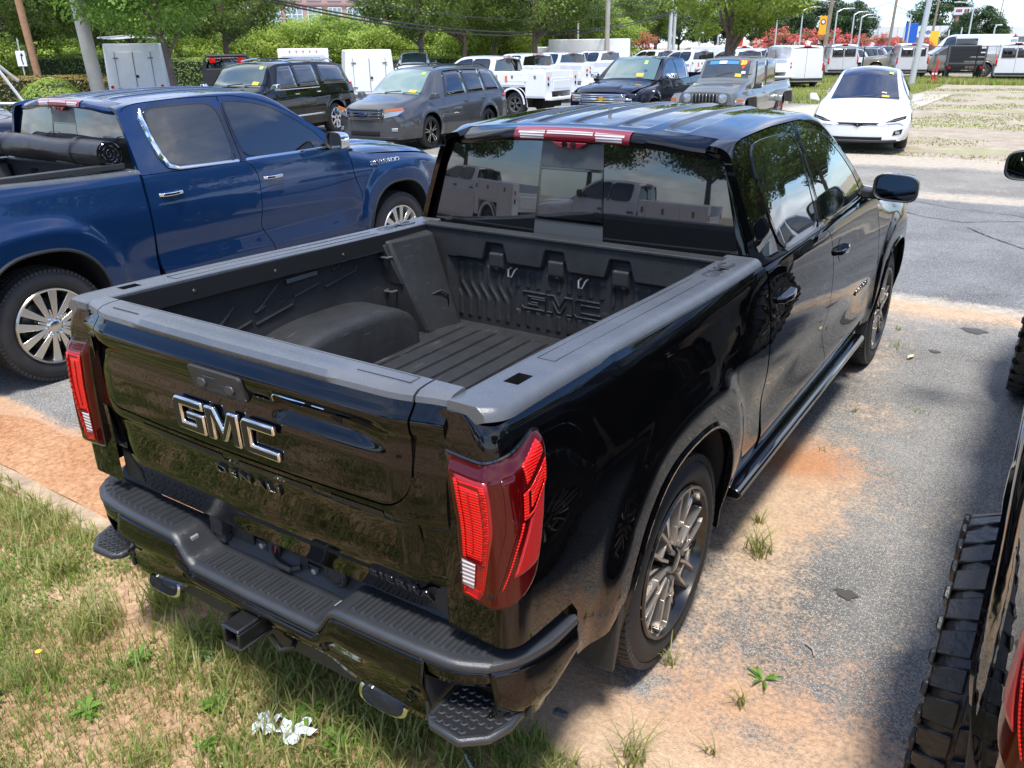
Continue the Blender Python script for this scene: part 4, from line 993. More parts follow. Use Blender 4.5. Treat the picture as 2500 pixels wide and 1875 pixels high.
        # sloped flank beside the lowered middle with a small lamp
        m = MB(); m.bb(s*.338, s*.352, .085, .115, .636, .650); m.v = [(a, b, c+.004) for a, b, c in m.v]; o = m.build('plate_lamp', simple('lamp_grey', (.22, .23, .22), rough=.3), bp, bevel=.002)
    # lower valance
    m = MB(); m.bb(-.66, .66, .10, .16, .36, .46); m.build('valance', PLAS, bp, bevel=.01)
    # recess wall with the plate mount
    wall = emp('plate_mount', bp)
    ymt = .205
    wp = simple('mount_plastic', (.022, .023, .025), rough=.55, var=.3, vscale=20)
    holes = [(-.165, -.105, .615, .665), (-.035, .06, .60, .668), (.10, .17, .60, .655)]
    xsplit = sorted(set([-.37, .37, -.165, -.105, -.035, .06, .10, .17])); zsp = sorted(set([.595, .60, .615, .655, .665, .668, .735]))
    m = MB()
    for i in range(len(xsplit)-1):
        for j in range(len(zsp)-1):
            cx, cz = (xsplit[i]+xsplit[i+1])/2, (zsp[j]+zsp[j+1])/2
            if any(h[0] < cx < h[1] and h[2] < cz < h[3] for h in holes): continue
            m.face([(xsplit[i], ymt, zsp[j]), (xsplit[i+1], ymt, zsp[j]), (xsplit[i+1], ymt, zsp[j+1]), (xsplit[i], ymt, zsp[j+1])])
    m.build('mount_wall', wp, wall, smooth=False, solid=-.006, weld=.0001)
    m = MB(); m.bb(-.40, .40, .235, .24, .55, .74); m.build('void', DARK, wall)
    m = MB(); m.grid(lambda x, k: (x, (.187, .215, .235)[k], pz(x)+(0, .045*smooth((abs(x)-.30)/.1)*0+.04, .055)[k]), lin(-.90, .90, 30), [0, 1, 2]); m.build('pad_riser', PLAS, bp)
    def riser(x): return max(.0, 1)
    for x in (-.155, .085):
        m = MB(); m.bb(x-.011, x+.011, ymt-.009, ymt-.003, .682, .706); m.build('plate_clip', PAPER, wall, bevel=.003); m = MB(); m.bb(x-.004, x+.004, ymt-.0100, ymt-.0085, .690, .698); m.build('clip_hole', DARK, wall)
    for x, z in ((-.115, .640), (.135, .630)):
        m = MB(); m.lathe([(ymt+.0, .011), (ymt-.012, .011), (ymt-.014, .006), (ymt-.014, 0)], 6, ax='y', c=(x, 0, z)); m.build('mount_bolt', simple('zinc', (.55, .56, .54), rough=.4, metal=.7), wall)
        m = MB(); m.bb(x-.025, x+.022, ymt-.008, ymt+.01, z+.012, z+.020); m.build('mount_bracket', wp, wall, bevel=.002)
    m = MB(); m.tube([(-.08, .225, .665), (-.07, .20, .64), (-.04, .185, .618), (.0, .180, .612), (.04, .182, .612), (.07, .20, .62)], .010, 10); m.build('wire_harness', CABLE, wall)
    for i in range(9):
        t = i/8; m = MB(); m.lathe([(-.003, .0115), (.0, .0125), (.003, .0115)], 12, c=(-.01+.055*t, .1805, .612)); m.build('harness_ring', CABLE, wall)
    m = MB(); m.tube([(-.055, .21, .66), (-.05, .195, .63), (-.055, .20, .61)], .003, 6); m.build('red_wire', simple('red_wire', (.5, .02, .02)), wall)
    # trailer socket and round plug
    m = MB(); m.bb(-.335, -.275, ymt-.045, ymt, .64, .735); m.bb(-.332, -.278, ymt-.035, ymt, .605, .64); m.build('trailer_socket', PLAS, wall, bevel=.006)
    m = MB(); m.bb(-.272, -.262, ymt-.050, ymt, .675, .71); m.build('socket_latch', PLAS, wall, bevel=.003)
    m = MB(); m.lathe([(ymt, .047), (ymt-.018, .046), (ymt-.024, .040), (ymt-.024, .030), (ymt-.021, .029), (ymt-.024, .027), (ymt-.024, 0)], 32, ax='y', c=(.245, 0, .665)); m.build('round_plug', PLAS, wall)
    # receiver hitch
    hi = emp('tow_hitch', B)
    m = MB(); o, i = .040, .028; ya, yb2 = -.055, .20; zc = .475
    for y0, y1 in ((ya, yb2),):
        m.bb(-o, o, y0, y1, zc+i, zc+o); m.bb(-o, o, y0, y1, zc-o, zc-i); m.bb(-o, -i, y0, y1, zc-i, zc+i); m.bb(i, o, y0, y1, zc-i, zc+i)
    m.bb(-.055, .055, ya+.045, ya+.085, zc-.052, zc+.052) if False else None
    m.build('receiver_tube', simple('hitch_paint', (.012, .012, .012), rough=.3, coat=.4), hi, bevel=.006)
    m = MB(); m.bb(-i, i, yb2-.06, yb2-.05, zc-i, zc+i); m.build('receiver_inside', simple('rust', (.10, .05, .03), rough=.8), hi)
    for s in (1, -1):
        lo = MB(); lo.tube([(s*.05, .06, .425), (s*.13, .03, .425), (s*.15, .06, .425), (s*.13, .09, .425), (s*.06, .10, .425)], .011, 8); lo.build('chain_loop', simple('hitch_paint', (.012, .012, .012)), hi)
    m = MB(); m.tube([(-.6, .22, .44), (.6, .22, .44)], .035, 8); m.build('hitch_bar', simple('hitch_paint', (.012, .012, .012)), hi)
    return bp
# ------------------------------------------------------------------ ground
def attr(me, name, vals):
    a = me.attributes.new(name, 'FLOAT', 'POINT'); a.data.foreach_set('value', np.asarray(vals, dtype=np.float32))
def sheet(name, x0, x1, y0, y1, step, z, mat, attrs=None, zfn=None):
    nx = max(2, int((x1-x0)/step)+1); ny = max(2, int((y1-y0)/step)+1)
    X, Y = np.meshgrid(np.linspace(x0, x1, nx), np.linspace(y0, y1, ny), indexing='ij'); X = X.ravel(); Y = Y.ravel()
    Z = np.full(X.shape, float(z)) + (zfn(X, Y) if zfn else 0)
    me = bpy.data.meshes.new(name); V = np.stack([X, Y, Z], 1)
    i = np.arange(nx-1)[:, None]*ny + np.arange(ny-1)[None, :]; i = i.ravel(); F = np.stack([i, i+ny, i+ny+1, i+1], 1)
    me.vertices.add(len(V)); me.vertices.foreach_set('co', V.ravel()); me.loops.add(F.size); me.loops.foreach_set('vertex_index', F.ravel())
    me.polygons.add(len(F)); me.polygons.foreach_set('loop_start', np.arange(0, F.size, 4)); me.polygons.foreach_set('loop_total', np.full(len(F), 4)); me.update()
    if attrs:
        for k, fn in attrs.items(): attr(me, k, fn(X, Y))
    me.materials.append(mat); me.shade_smooth(); o = bpy.data.objects.new(name, me); COL.objects.link(o); return struct(o)
def vnoise(X, Y, sc, seed=0, octs=4):
    """cheap numpy value noise, 0..1"""
    out = np.zeros_like(X); amp = 1.0; tot = 0
    for o in range(octs):
        xs = X*sc*(2**o)+seed*17.3+o*5.1; ys = Y*sc*(2**o)+seed*9.7-o*3.3
        xi = np.floor(xs); yi = np.floor(ys); fx = xs-xi; fy = ys-yi; fx = fx*fx*(3-2*fx); fy = fy*fy*(3-2*fy)
        h = lambda a, b: np.modf(np.abs(np.sin(a*127.1+b*311.7+seed*74.7)*43758.5453))[0]
        v = (h(xi, yi)*(1-fx)+h(xi+1, yi)*fx)*(1-fy)+(h(xi, yi+1)*(1-fx)+h(xi+1, yi+1)*fx)*fy
        out += v*amp; tot += amp; amp *= .5
    return out/tot
def sst(a, b, x): t = np.clip((x-a)/(b-a), 0, 1); return t*t*(3-2*t)
def ell(X, Y, cx, cy, rx, ry, rot=0):
    c, s = cos(rot), sin(rot); dx_, dy_ = X-cx, Y-cy; u = (dx_*c+dy_*s)/rx; v = (-dx_*s+dy_*c)/ry; return np.exp(-(u*u+v*v))
def a_sand(X, Y):
    n = vnoise(X, Y, 1.1, 3, 5)
    a = .26 + .16*vnoise(X, Y, .5, 71, 4) + .75*(1-sst(.55, 1.25, Y+.35*(n-.5)))*sst(.3, 1.2, X+2) + .42*ell(X, Y, 1.05, 1.75, .55, .55) + .55*ell(X, Y, .95, 3.05, .42, .42, .4) + .30*ell(X, Y, 1.35, 3.9, .35, .3)+.5*ell(X, Y, 1.3, 6.65, 3.0, .35) + .25*ell(X, Y, 1.0, 5.0, .25, .9) + .35*ell(X, Y, 1.55, 1.0, .6, .25)
    a += .5*ell(X, Y, 1.05, 2.35, .3, .35)
    a -= .28*ell(X, Y, 1.42, 2.0, .20, .35, .3) + .25*ell(X, Y, 1.55, 4.1, .35, .9) + .35*ell(X, Y, 1.42, .93, .25, .10) + .3*ell(X, Y, .98, .95, .14, .12)
    a += .9*(1-sst(.95, 1.15, Y+.25*(n-.5)))*(1-sst(-3.0, -1.0, X)) - .1*sst(-2, -4, X)*0
    return np.clip(a*(.62+.76*n), 0, 1)
def a_rust(X, Y):
    n = vnoise(X, Y, 2.0, 8, 4)
    return np.clip((1.1*ell(X+.12*(n-.5), Y+.5*(n-.5), .98, 2.98, .42, .30, .3)+.75*ell(X, Y, 1.55, 1.35, .45, .28)+.4*ell(X, Y, 1.15, 1.0, .5, .2)+.75*ell(X, Y, -2.9, .8, 2.0, .35) + .12+.3*ell(X, Y, 1.3, 2.4, .2, .3))*(.6+.8*n), 0, 1)
def asphalt(name, base, stone, sandc=(.52, .36, .22), light=0.0, use_attr=True, stone_amt=.30, scale=1.0):
    m, t, b = new_mat(name); Ln = t.links.new; setp(b, Roughness=.9, Specular_IOR_Level=.25)
    co = nd(t, 'ShaderNodeTexCoord')
    v = nd(t, 'ShaderNodeTexVoronoi', Scale=125.0*scale); v2 = nd(t, 'ShaderNodeTexVoronoi', Scale=210.0*scale); n = nd(t, 'ShaderNodeTexNoise', Scale=.9, Detail=10.0, Roughness=.62); nf = nd(t, 'ShaderNodeTexNoise', Scale=55.0*scale, Detail=6.0, Roughness=.7); nm = nd(t, 'ShaderNodeTexNoise', Scale=9.0, Detail=8.0, Roughness=.7)
    for q in (v, v2, n, nf, nm): Ln(co.outputs['Object'], q.inputs['Vector'])
    s1 = nd(t, 'ShaderNodeSeparateColor'); Ln(v.outputs['Color'], s1.inputs[0])
    rs = ramp(t, 1-stone_amt-.02, (0, 0, 0), 1-stone_amt+.03, (1, 1, 1)); Ln(s1.outputs[0], rs.inputs[0])
    rd = ramp(t, .30, (1, 1, 1), .48, (0, 0, 0)); Ln(v.outputs['Distance'], rd.inputs[0])
    mul = nd(t, 'ShaderNodeMath', operation='MULTIPLY'); Ln(rs.outputs[0], mul.inputs[0]); Ln(rd.outputs[0], mul.inputs[1])
    rb = ramp(t, .3, tuple(c*.62 for c in base), .72, tuple(c*1.35 for c in base)); Ln(n.outputs['Fac'], rb.inputs[0])
    sv = nd(t, 'ShaderNodeSeparateColor'); Ln(v2.outputs['Color'], sv.inputs[0]); mb = nd(t, 'ShaderNodeMix', data_type='RGBA', blend_type='MULTIPLY'); mb.inputs['Factor'].default_value = 1
    rg = ramp(t, 0, (.55, .55, .57), 1, (1.4, 1.4, 1.36)); Ln(sv.outputs[1], rg.inputs[0]); Ln(rb.outputs[0], mb.inputs['A']); Ln(rg.outputs[0], mb.inputs['B'])
    m1 = nd(t, 'ShaderNodeMix', data_type='RGBA'); m1.inputs['B'].default_value = (*stone, 1); Ln(mul.outputs[0], m1.inputs['Factor']); Ln(mb.outputs['Result'], m1.inputs['A'])
    # sand lies in the pores first, then covers
    if use_attr:
        at = nd(t, 'ShaderNodeAttribute', attribute_name='sand'); au = nd(t, 'ShaderNodeAttribute', attribute_name='rust'); fac = at.outputs['Fac']
    else:
        rl = ramp(t, .50, (0, 0, 0), .75, (1, 1, 1)); Ln(n.outputs['Fac'], rl.inputs[0]); fac = rl.outputs[0]
    a1 = nd(t, 'ShaderNodeMath', operation='ADD'); Ln(fac, a1.inputs[0]); a2 = nd(t, 'ShaderNodeMath', operation='MULTIPLY_ADD'); Ln(nf.outputs['Fac'], a2.inputs[0]); a2.inputs[1].default_value = 1.15; a2.inputs[2].default_value = -1.0; Ln(a2.outputs[0], a1.inputs[1])
    a3 = nd(t, 'ShaderNodeMath', operation='MULTIPLY_ADD'); Ln(nm.outputs['Fac'], a3.inputs[0]); a3.inputs[1].default_value = .7; a3.inputs[2].default_value = -.35; a4 = nd(t, 'ShaderNodeMath', operation='ADD'); Ln(a1.outputs[0], a4.inputs[0]); Ln(a3.outputs[0], a4.inputs[1])
    rp = ramp(t, .0, (0, 0, 0), .34, (.97, .97, .97), [(.08, (.30, .30, .30))]); Ln(a4.outputs[0], rp.inputs[0])
    sc = ramp(t, .3, tuple(c*.80 for c in sandc), .7, tuple(min(1, c*1.15) for c in sandc)); Ln(nm.outputs['Fac'], sc.inputs[0])
    sfin = sc.outputs[0]
    if use_attr:
        mr = nd(t, 'ShaderNodeMix', data_type='RGBA'); mr.inputs['B'].default_value = (.50, .25, .13, 1); Ln(au.outputs['Fac'], mr.inputs['Factor']); Ln(sfin, mr.inputs['A']); sfin = mr.outputs['Result']
    gr = nd(t, 'ShaderNodeMix', data_type='RGBA', blend_type='MULTIPLY'); gr.inputs['Factor'].default_value = .6; rg2 = ramp(t, .3, (.55, .5, .45), .7, (1.25, 1.25, 1.25)); Ln(nf.outputs['Fac'], rg2.inputs[0]); Ln(sfin, gr.inputs['A']); Ln(rg2.outputs[0], gr.inputs['B'])
    m2 = nd(t, 'ShaderNodeMix', data_type='RGBA'); Ln(rp.outputs[0], m2.inputs['Factor']); Ln(m1.outputs['Result'], m2.inputs['A']); Ln(gr.outputs['Result'], m2.inputs['B'])
    Ln(m2.outputs['Result'], b.inputs['Base Color'])
    bp = nd(t, 'ShaderNodeBump', Strength=.55, Distance=.006); ad = nd(t, 'ShaderNodeMath', operation='ADD'); Ln(rd.outputs[0], ad.inputs[0]); Ln(nf.outputs['Fac'], ad.inputs[1]); Ln(ad.outputs[0], bp.inputs['Height']); Ln(bp.outputs[0], b.inputs['Normal'])
    return m
def soil_mat(name, c0, c1, grass=None, gthr=.5, gscale=.25, peb=1.0):
    m, t, b = new_mat(name); Ln = t.links.new; setp(b, Roughness=.95, Specular_IOR_Level=.15)
    co = nd(t, 'ShaderNodeTexCoord'); n = nd(t, 'ShaderNodeTexNoise', Scale=1.6, Detail=12.0, Roughness=.7); nf = nd(t, 'ShaderNodeTexNoise', Scale=38.0, Detail=8.0, Roughness=.75); v = nd(t, 'ShaderNodeTexVoronoi', Scale=70.0*peb)
    for q in (n, nf, v): Ln(co.outputs['Object'], q.inputs['Vector'])
    r = ramp(t, .32, c0, .68, c1); Ln(n.outputs['Fac'], r.inputs[0])
    mm = nd(t, 'ShaderNodeMix', data_type='RGBA', blend_type='MULTIPLY'); mm.inputs['Factor'].default_value = 1; rg = ramp(t, .28, (.42, .38, .34), .72, (1.35, 1.35, 1.35)); Ln(nf.outputs['Fac'], rg.inputs[0]); Ln(r.outputs[0], mm.inputs['A']); Ln(rg.outputs[0], mm.inputs['B'])
    out = mm.outputs['Result']
    if grass:
        ng = nd(t, 'ShaderNodeTexNoise', Scale=gscale, Detail=9.0, Roughness=.72); mp = nd(t, 'ShaderNodeMapping'); mp.inputs['Scale'].default_value = (.6, 1.5, 1); Ln(co.outputs['Object'], mp.inputs[0]); Ln(mp.outputs[0], ng.inputs['Vector'])
        rr = ramp(t, gthr, (0, 0, 0), gthr+.09, (1, 1, 1)); Ln(ng.outputs['Fac'], rr.inputs[0]); mg = nd(t, 'ShaderNodeMix', data_type='RGBA'); gc = ramp(t, .35, tuple(c*.6 for c in grass), .65, tuple(c*1.3 for c in grass)); Ln(nf.outputs['Fac'], gc.inputs[0])
        Ln(rr.outputs[0], mg.inputs['Factor']); Ln(out, mg.inputs['A']); Ln(gc.outputs[0], mg.inputs['B']); out = mg.outputs['Result']
    Ln(out, b.inputs['Base Color'])
    bp = nd(t, 'ShaderNodeBump', Strength=.6, Distance=.02); Ln(nf.outputs['Fac'], bp.inputs['Height']); Ln(bp.outputs[0], b.inputs['Normal'])
    return m
KY = lambda X: .52 + .035*np.sin(X*1.3) - .03*np.clip(-X-2, 0, 5)      # kerb line
SOIL = soil_mat('red_soil', (.40, .23, .13), (.60, .42, .28))
GRAVEL = soil_mat('pale_gravel', (.32, .27, .21), (.52, .46, .38), grass=(.30, .34, .10), gthr=.54, gscale=.16, peb=.5)
bm_ = sheet('ground', -420, 420, -60, 520, 20, -.035, GRAVEL)
sheet('grass_verge', -16, 10, -14, .50, .10, -.012, SOIL, zfn=lambda X, Y: .03*vnoise(X, Y, .9, 2)-.015+.02*vnoise(X, Y, 5, 4)-.01 - .0*X)
ASP = asphalt('parking_asphalt', (.205, .198, .188), (.46, .43, .38), sandc=(.56, .42, .29), stone_amt=.40)
sheet('parking_lot', -9, 6, .42, 6.72, .035, -.004, ASP, attrs=dict(sand=a_sand, rust=a_rust))
sheet('parking_lot_far', -40, -9, .42, 6.72, .5, -.004, ASP, attrs=dict(sand=lambda X, Y: X*0+.2, rust=lambda X, Y: X*0)); 
LANE = asphalt('lane_asphalt', (.17, .172, .175), (.46, .45, .43), sandc=(.48, .42, .34), stone_amt=.42)
def a_edge(y0, y1, w_=.5):
    def f(X, Y):
        n = vnoise(X, Y, .9, 77, 5); d = np.minimum(Y-y0, y1-Y)+.6*(n-.5); return np.clip(.10+.25*vnoise(X, Y, .35, 79, 4)+.75*(1-sst(0, w_, d)), 0, 1)
    return f
zero = lambda X, Y: X*0
sheet('drive_lane', -30, 14, 6.72, 12.9, .18, -.008, LANE, attrs=dict(sand=a_edge(6.72, 12.9, .45), rust=zero))
APR = asphalt('worn_apron', (.22, .21, .19), (.5, .47, .42), sandc=(.50, .44, .36), stone_amt=.4)
sheet('worn_apron', -30, 14, 12.9, 17.9, .18, -.014, APR, attrs=dict(sand=lambda X, Y: np.clip(.18+.35*vnoise(X, Y, .5, 83, 4)+1.0*sst(15.6, 17.4, Y+1.6*(vnoise(X, Y, .45, 81, 4)-.5))*sst(-6, -4, X)+.5*(1-sst(12.9, 13.6, Y)), 0, 1), rust=zero))
LOTB = asphalt('far_lot_asphalt', (.20, .195, .185), (.5, .47, .42), sandc=(.58, .52, .44), stone_amt=.35)
sheet('far_lot', -60, -3.0, 17.3, 42, .35, -.018, LOTB, attrs=dict(sand=lambda X, Y: np.clip(.15+.4*vnoise(X, Y, .3, 85, 4)+1.1*sst(-7.5, -4.5, X+2.5*(vnoise(X, Y, .4, 86, 4)-.5))+1.1*sst(37, 40, Y), 0, 1), rust=zero))
# cracks: thin dark fissures following jagged lines
CR_M = simple('crack_dark', (.035, .032, .03), rough=.95)
def crack(name, pts, w, z, mat=CR_M, sub=9, jit=.05):
    out = []
    for a, b2 in zip(pts[:-1], pts[1:]):
        for i in range(sub):
            t = i/sub; l = hypot(b2[0]-a[0], b2[1]-a[1]); out.append((lerp(a[0], b2[0], t)+R.uniform(-1, 1)*jit*l*.3, lerp(a[1], b2[1], t)+R.uniform(-1, 1)*jit*l*.3))
    out.append(pts[-1]); m = MB()
    L_, R_ = [], []
    for i, p in enumerate(out):
        q = out[min(i+1, len(out)-1)]; o = out[max(0, i-1)]; d = Vector((q[0]-o[0], q[1]-o[1])).normalized(); ww = w*R.uniform(.35, 1); L_.append((p[0]-d.y*ww, p[1]+d.x*ww, z)); R_.append((p[0]+d.y*ww, p[1]-d.x*ww, z))
    for i in range(len(out)-1): m.face([L_[i], R_[i], R_[i+1], L_[i+1]])
    return struct(m.build(name, mat, smooth=False))
crack('asphalt_crack', [(1.0, 10.6), (1.3, 10.1), (1.7, 9.6), (2.1, 9.7)], .012, 0)
crack('asphalt_crack', [(-.2, 11.6), (.4, 11.1), (.9, 10.9), (1.3, 11.2), (1.9, 11.5)], .012, 0)
crack('asphalt_crack', [(.1, 12.3), (.7, 11.9), (1.4, 11.8), (2.2, 11.2)], .010, 0)
SANDM = simple('sandy_joint', (.46, .36, .24), rough=.95, var=.3)
for cx, cy, rr_ in ((1.49, 1.92, .045), (1.55, 6.1, .09), (1.35, 5.4, .04)):
    m = MB(); m.face([(cx+rr_*cos(a)*(1+.2*sin(3*a)+.12*sin(11*a)+.08*cos(17*a)), cy+.8*rr_*sin(a)*(1+.15*cos(5*a)+.1*sin(13*a)), .0015) for a in lin(0, 2*pi, 60)[:-1]]); struct(m.build('oil_stain', simple('oil', (.07, .062, .055), rough=.7), smooth=False))
# painted bay line, far left
m = MB(); m.face([(-3.02, 1.10, .0), (-2.93, 1.10, .0), (-2.95, 5.9, .0), (-3.04, 5.9, .0)]); struct(m.build('bay_line', simple('old_yellow_paint', (.48, .36, .13), rough=.8, var=.4, vscale=14), smooth=False))
# kerb: sunken concrete strip, mostly buried in sand to the right
kb = MB(); xs = lin(-9, 1.9, 120)
CONC = simple('old_concrete', (.40, .29, .19), rough=.9, var=.35, vscale=7, bump=.5, bscale=60)
kb.grid(lambda x, k: (x, float(KY(np.array(x)))+(-.075, -.07, .05, .06)[k], (-.03, .014+.006*sin(x*23)*sin(x*5.3), .006, -.03)[k]-.006-.022*smooth((x+1.4)/1.2)+.004*sin(x*9)), xs, [0, 1, 2, 3], flip=True)
struct(kb.build('kerb', CONC, angle=50))
# strip of orange washed-out clay over the lot edge on the left
m = MB(); xs = lin(-8, .2, 110)
m.grid(lambda x, v: (x, lerp(float(KY(np.array(x)))+.05, 1.02+.10*sin(x*2.1)+.05*sin(x*7)-.25*smooth((x+1.5)/1.5), v), .012*sin(pi*v)**.7*(1-smooth((x+.8)/1.0)*.5)+.0025 + .004*sin(x*11+v*5)), xs, lin(0, 1, 14), flip=True)
CLAY = soil_mat('washed_clay', (.44, .21, .10), (.58, .34, .19))
struct(m.build('clay_strip', CLAY, angle=60))

# ------------------------------------------------------------------ grass and weeds
def leafmat(name, c0, c1, c2=None, trans=.35, rough=.55):
    m, t, b = new_mat(name); Ln = t.links.new; setp(b, Roughness=rough, Specular_IOR_Level=.35)
    at = nd(t, 'ShaderNodeAttribute', attribute_name='tint'); r = ramp(t, 0, c0, 1, c1, [(.93, c2)] if c2 else ()); Ln(at.outputs['Fac'], r.inputs[0]); Ln(r.outputs[0], b.inputs['Base Color'])
    tr = nd(t, 'ShaderNodeBsdfTranslucent'); mx = nd(t, 'ShaderNodeMixShader'); mx.inputs[0].default_value = trans; out = t.nodes['Material Output']
    sc = nd(t, 'ShaderNodeMix', data_type='RGBA', blend_type='MULTIPLY'); sc.inputs['Factor'].default_value = 1; sc.inputs['B'].default_value = (1.25, 1.35, .6, 1); Ln(r.outputs[0], sc.inputs['A']); Ln(sc.outputs['Result'], tr.inputs['Color'])
    Ln(b.outputs[0], mx.inputs[1]); Ln(tr.outputs[0], mx.inputs[2]); Ln(mx.outputs[0], out.inputs['Surface'])
    return m
GRASSM = leafmat('grass_blade', (.045, .15, .012), (.20, .46, .040), (.44, .40, .17), trans=.45)
WEEDM = leafmat('weed_leaf', (.07, .18, .02), (.20, .36, .05), trans=.35); SILV = leafmat('silvery_leaf', (.16, .22, .12), (.30, .36, .24), trans=.15, rough=.8)
def blades(name, X, Y, Z, H, Wd, lean, az, tint, mat, curl=None, nseg=4):
    n = len(X); t = np.linspace(0, 1, nseg+1); lv = []
    for k, tt in enumerate(t):
        off = lean*(tt**2.0)*H; z = H*tt*np.sqrt(np.clip(1-(lean*tt*.8)**2, .12, 1)); w = Wd*(1-tt)**.7*(.5 if k == nseg else 1)
        cx = X+np.cos(az)*off; cy = Y+np.sin(az)*off; px, py = -np.sin(az)*w, np.cos(az)*w
        if k < nseg: lv.append(np.stack([cx-px, cy-py, Z+z], 1)); lv.append(np.stack([cx+px, cy+py, Z+z], 1))
        else: lv.append(np.stack([cx, cy, Z+z], 1))
    V = np.stack(lv, 1); m_ = V.shape[1]; V = V.reshape(-1, 3); b = (np.arange(n)*m_)[:, None]
    q = np.concatenate([b+np.array([[2*k, 2*k+1, 2*k+3, 2*k+2]]) for k in range(nseg-1)], 1).reshape(-1, 4); tr = (b+np.array([[2*nseg-2, 2*nseg-1, 2*nseg]])).reshape(-1, 3)
    me = bpy.data.meshes.new(name); me.vertices.add(len(V)); me.vertices.foreach_set('co', V.astype(np.float32).ravel())
    lp = np.concatenate([q.ravel(), tr.ravel()]); me.loops.add(len(lp)); me.loops.foreach_set('vertex_index', lp.astype(np.int32))
    st_ = np.concatenate([np.arange(len(q))*4, len(q)*4+np.arange(len(tr))*3]); me.polygons.add(len(st_)); me.polygons.foreach_set('loop_start', st_.astype(np.int32)); me.polygons.foreach_set('loop_total', np.concatenate([np.full(len(q), 4), np.full(len(tr), 3)]).astype(np.int32)); me.update()
    attr(me, 'tint', np.repeat(tint, m_)); me.materials.append(mat); me.shade_smooth(); o = bpy.data.objects.new(name, me); COL.objects.link(o); return o
rg_ = np.random.default_rng(5)
def scatter(n, x0, x1, y0, y1, dens):
    X = rg_.uniform(x0, x1, n); Y = rg_.uniform(y0, y1, n); k = rg_.uniform(0, 1, n) < dens(X, Y); return X[k], Y[k]
def gz(X, Y): return .03*vnoise(X, Y, .9, 2)-.015+.02*vnoise(X, Y, 5, 4)-.01-.012
def gdens(X, Y):
    n = vnoise(X, Y, 1.5, 11, 4); n2 = vnoise(X, Y, 5.0, 12, 3)
    d = sst(.32, .52, n)*(.40+.60*sst(.30, .50, n2)) + .16
    d *= (Y < KY(X)-.03)
    d *= 1-.85*sst(.75, 1.3, X)
    # thick band along the kerb on the left, bare earth patches nearer the camera
    d += .5*sst(-1.3, -2.2, X)*(Y < KY(X)-.08)*sst(-.6, .1, Y)
    return np.clip(d, 0, 1)
X, Y = scatter(430000, -9, 1.5, -3.8, .5, lambda X, Y: gdens(X, Y)*(.25+.75*sst(-2.0, -1.1, Y))*sst(-9, -6, X)*sst(-3.8, -2.6, Y+.8*vnoise(X, Y, .8, 5))); n = len(X); print('blades', n)
tl = vnoise(X, Y, 2.2, 21, 3); H = rg_.uniform(.022, .07, n)*(1+1.0*sst(.5, .75, tl)); tint = np.clip(.25+.6*vnoise(X, Y, 1.2, 22, 3)+rg_.normal(0, .13, n)-.0, 0, .92); dry = rg_.uniform(0, 1, n) < .10; tint[dry] = 1; H[dry] *= .8
stuff(tag(blades('grass', X, Y, gz(X, Y), H, rg_.uniform(.0012, .0030, n), rg_.uniform(.1, .95, n), rg_.uniform(0, 2*pi, n), tint, GRASSM), 'thin patchy green grass over bare red soil in the foreground', 'grass'))
def bdens(X, Y):
    n = vnoise(X, Y, 2.4, 51, 3); return np.clip(sst(.45, .64, n)*(Y < KY(X)-.05)*(1-.8*sst(.8, 1.3, X)) + .4*sst(-.9, -1.6, X)*sst(-.1, .2, Y)*(Y < KY(X)-.03), 0, 1)
X, Y = scatter(60000, -8, 1.5, -2.8, .5, lambda X, Y: bdens(X, Y)*sst(-8, -6, X)*sst(-2.8, -1.6, Y)); n = len(X)
stuff(tag(blades('grass', X, Y, gz(X, Y), rg_.uniform(.05, .13, n), rg_.uniform(.0028, .0062, n), rg_.uniform(.2, .95, n), rg_.uniform(0, 2*pi, n), np.clip(rg_.normal(.62, .18, n), 0, .92), GRASSM, nseg=5), 'drifts of broad bright green grass blades in the verge', 'grass'))
X, Y = scatter(60000, -4.5, 1.6, -1.2, .5, lambda X, Y: np.clip(sst(.45, .6, vnoise(X, Y, 3.0, 57, 3))*(Y < KY(X)-.06)*(1-.9*sst(.8, 1.4, X)), 0, 1)); n = len(X)
stuff(tag(blades('ground_cover', X, Y, gz(X, Y)+.004, rg_.uniform(.008, .022, n), rg_.uniform(.003, .006, n), rg_.uniform(.6, 1.0, n), rg_.uniform(0, 2*pi, n), np.clip(rg_.normal(.45, .2, n), 0, .9), WEEDM, nseg=2), 'small leaved green ground cover between the grass blades', 'ground cover'))
X, Y = scatter(60000, -14, 9, -13, -1.2, lambda X, Y: .35+.4*vnoise(X, Y, .8, 31, 3)); n = len(X)
stuff(tag(blades('grass', X, Y, gz(X, Y), rg_.uniform(.04, .10, n), rg_.uniform(.003, .006, n), rg_.uniform(.2, .9, n), rg_.uniform(0, 2*pi, n), np.clip(rg_.normal(.5, .2, n), 0, 1), GRASSM, nseg=3), 'rough grass of the verge behind the camera', 'grass'))
def tuft(name, label, x, y, n, hmin, hmax, wd, seed, lean=(.5, 1.0), mat=GRASSM, z=0, cat='weed', group=None, spread=.02, tint=(.3, .85)):
    g = np.random.default_rng(seed); X = x+g.normal(0, spread, n); Y = y+g.normal(0, spread, n)
    o = blades(name, X-x, Y-y, X*0, g.uniform(hmin, hmax, n), g.uniform(wd*.6, wd, n), g.uniform(lean[0], lean[1], n), g.uniform(0, 2*pi, n), g.uniform(tint[0], tint[1], n), mat, nseg=6); o.location = (x, y, z)
    return tag(o, label, cat, group)
WG = 'weed tufts growing through the sandy asphalt'
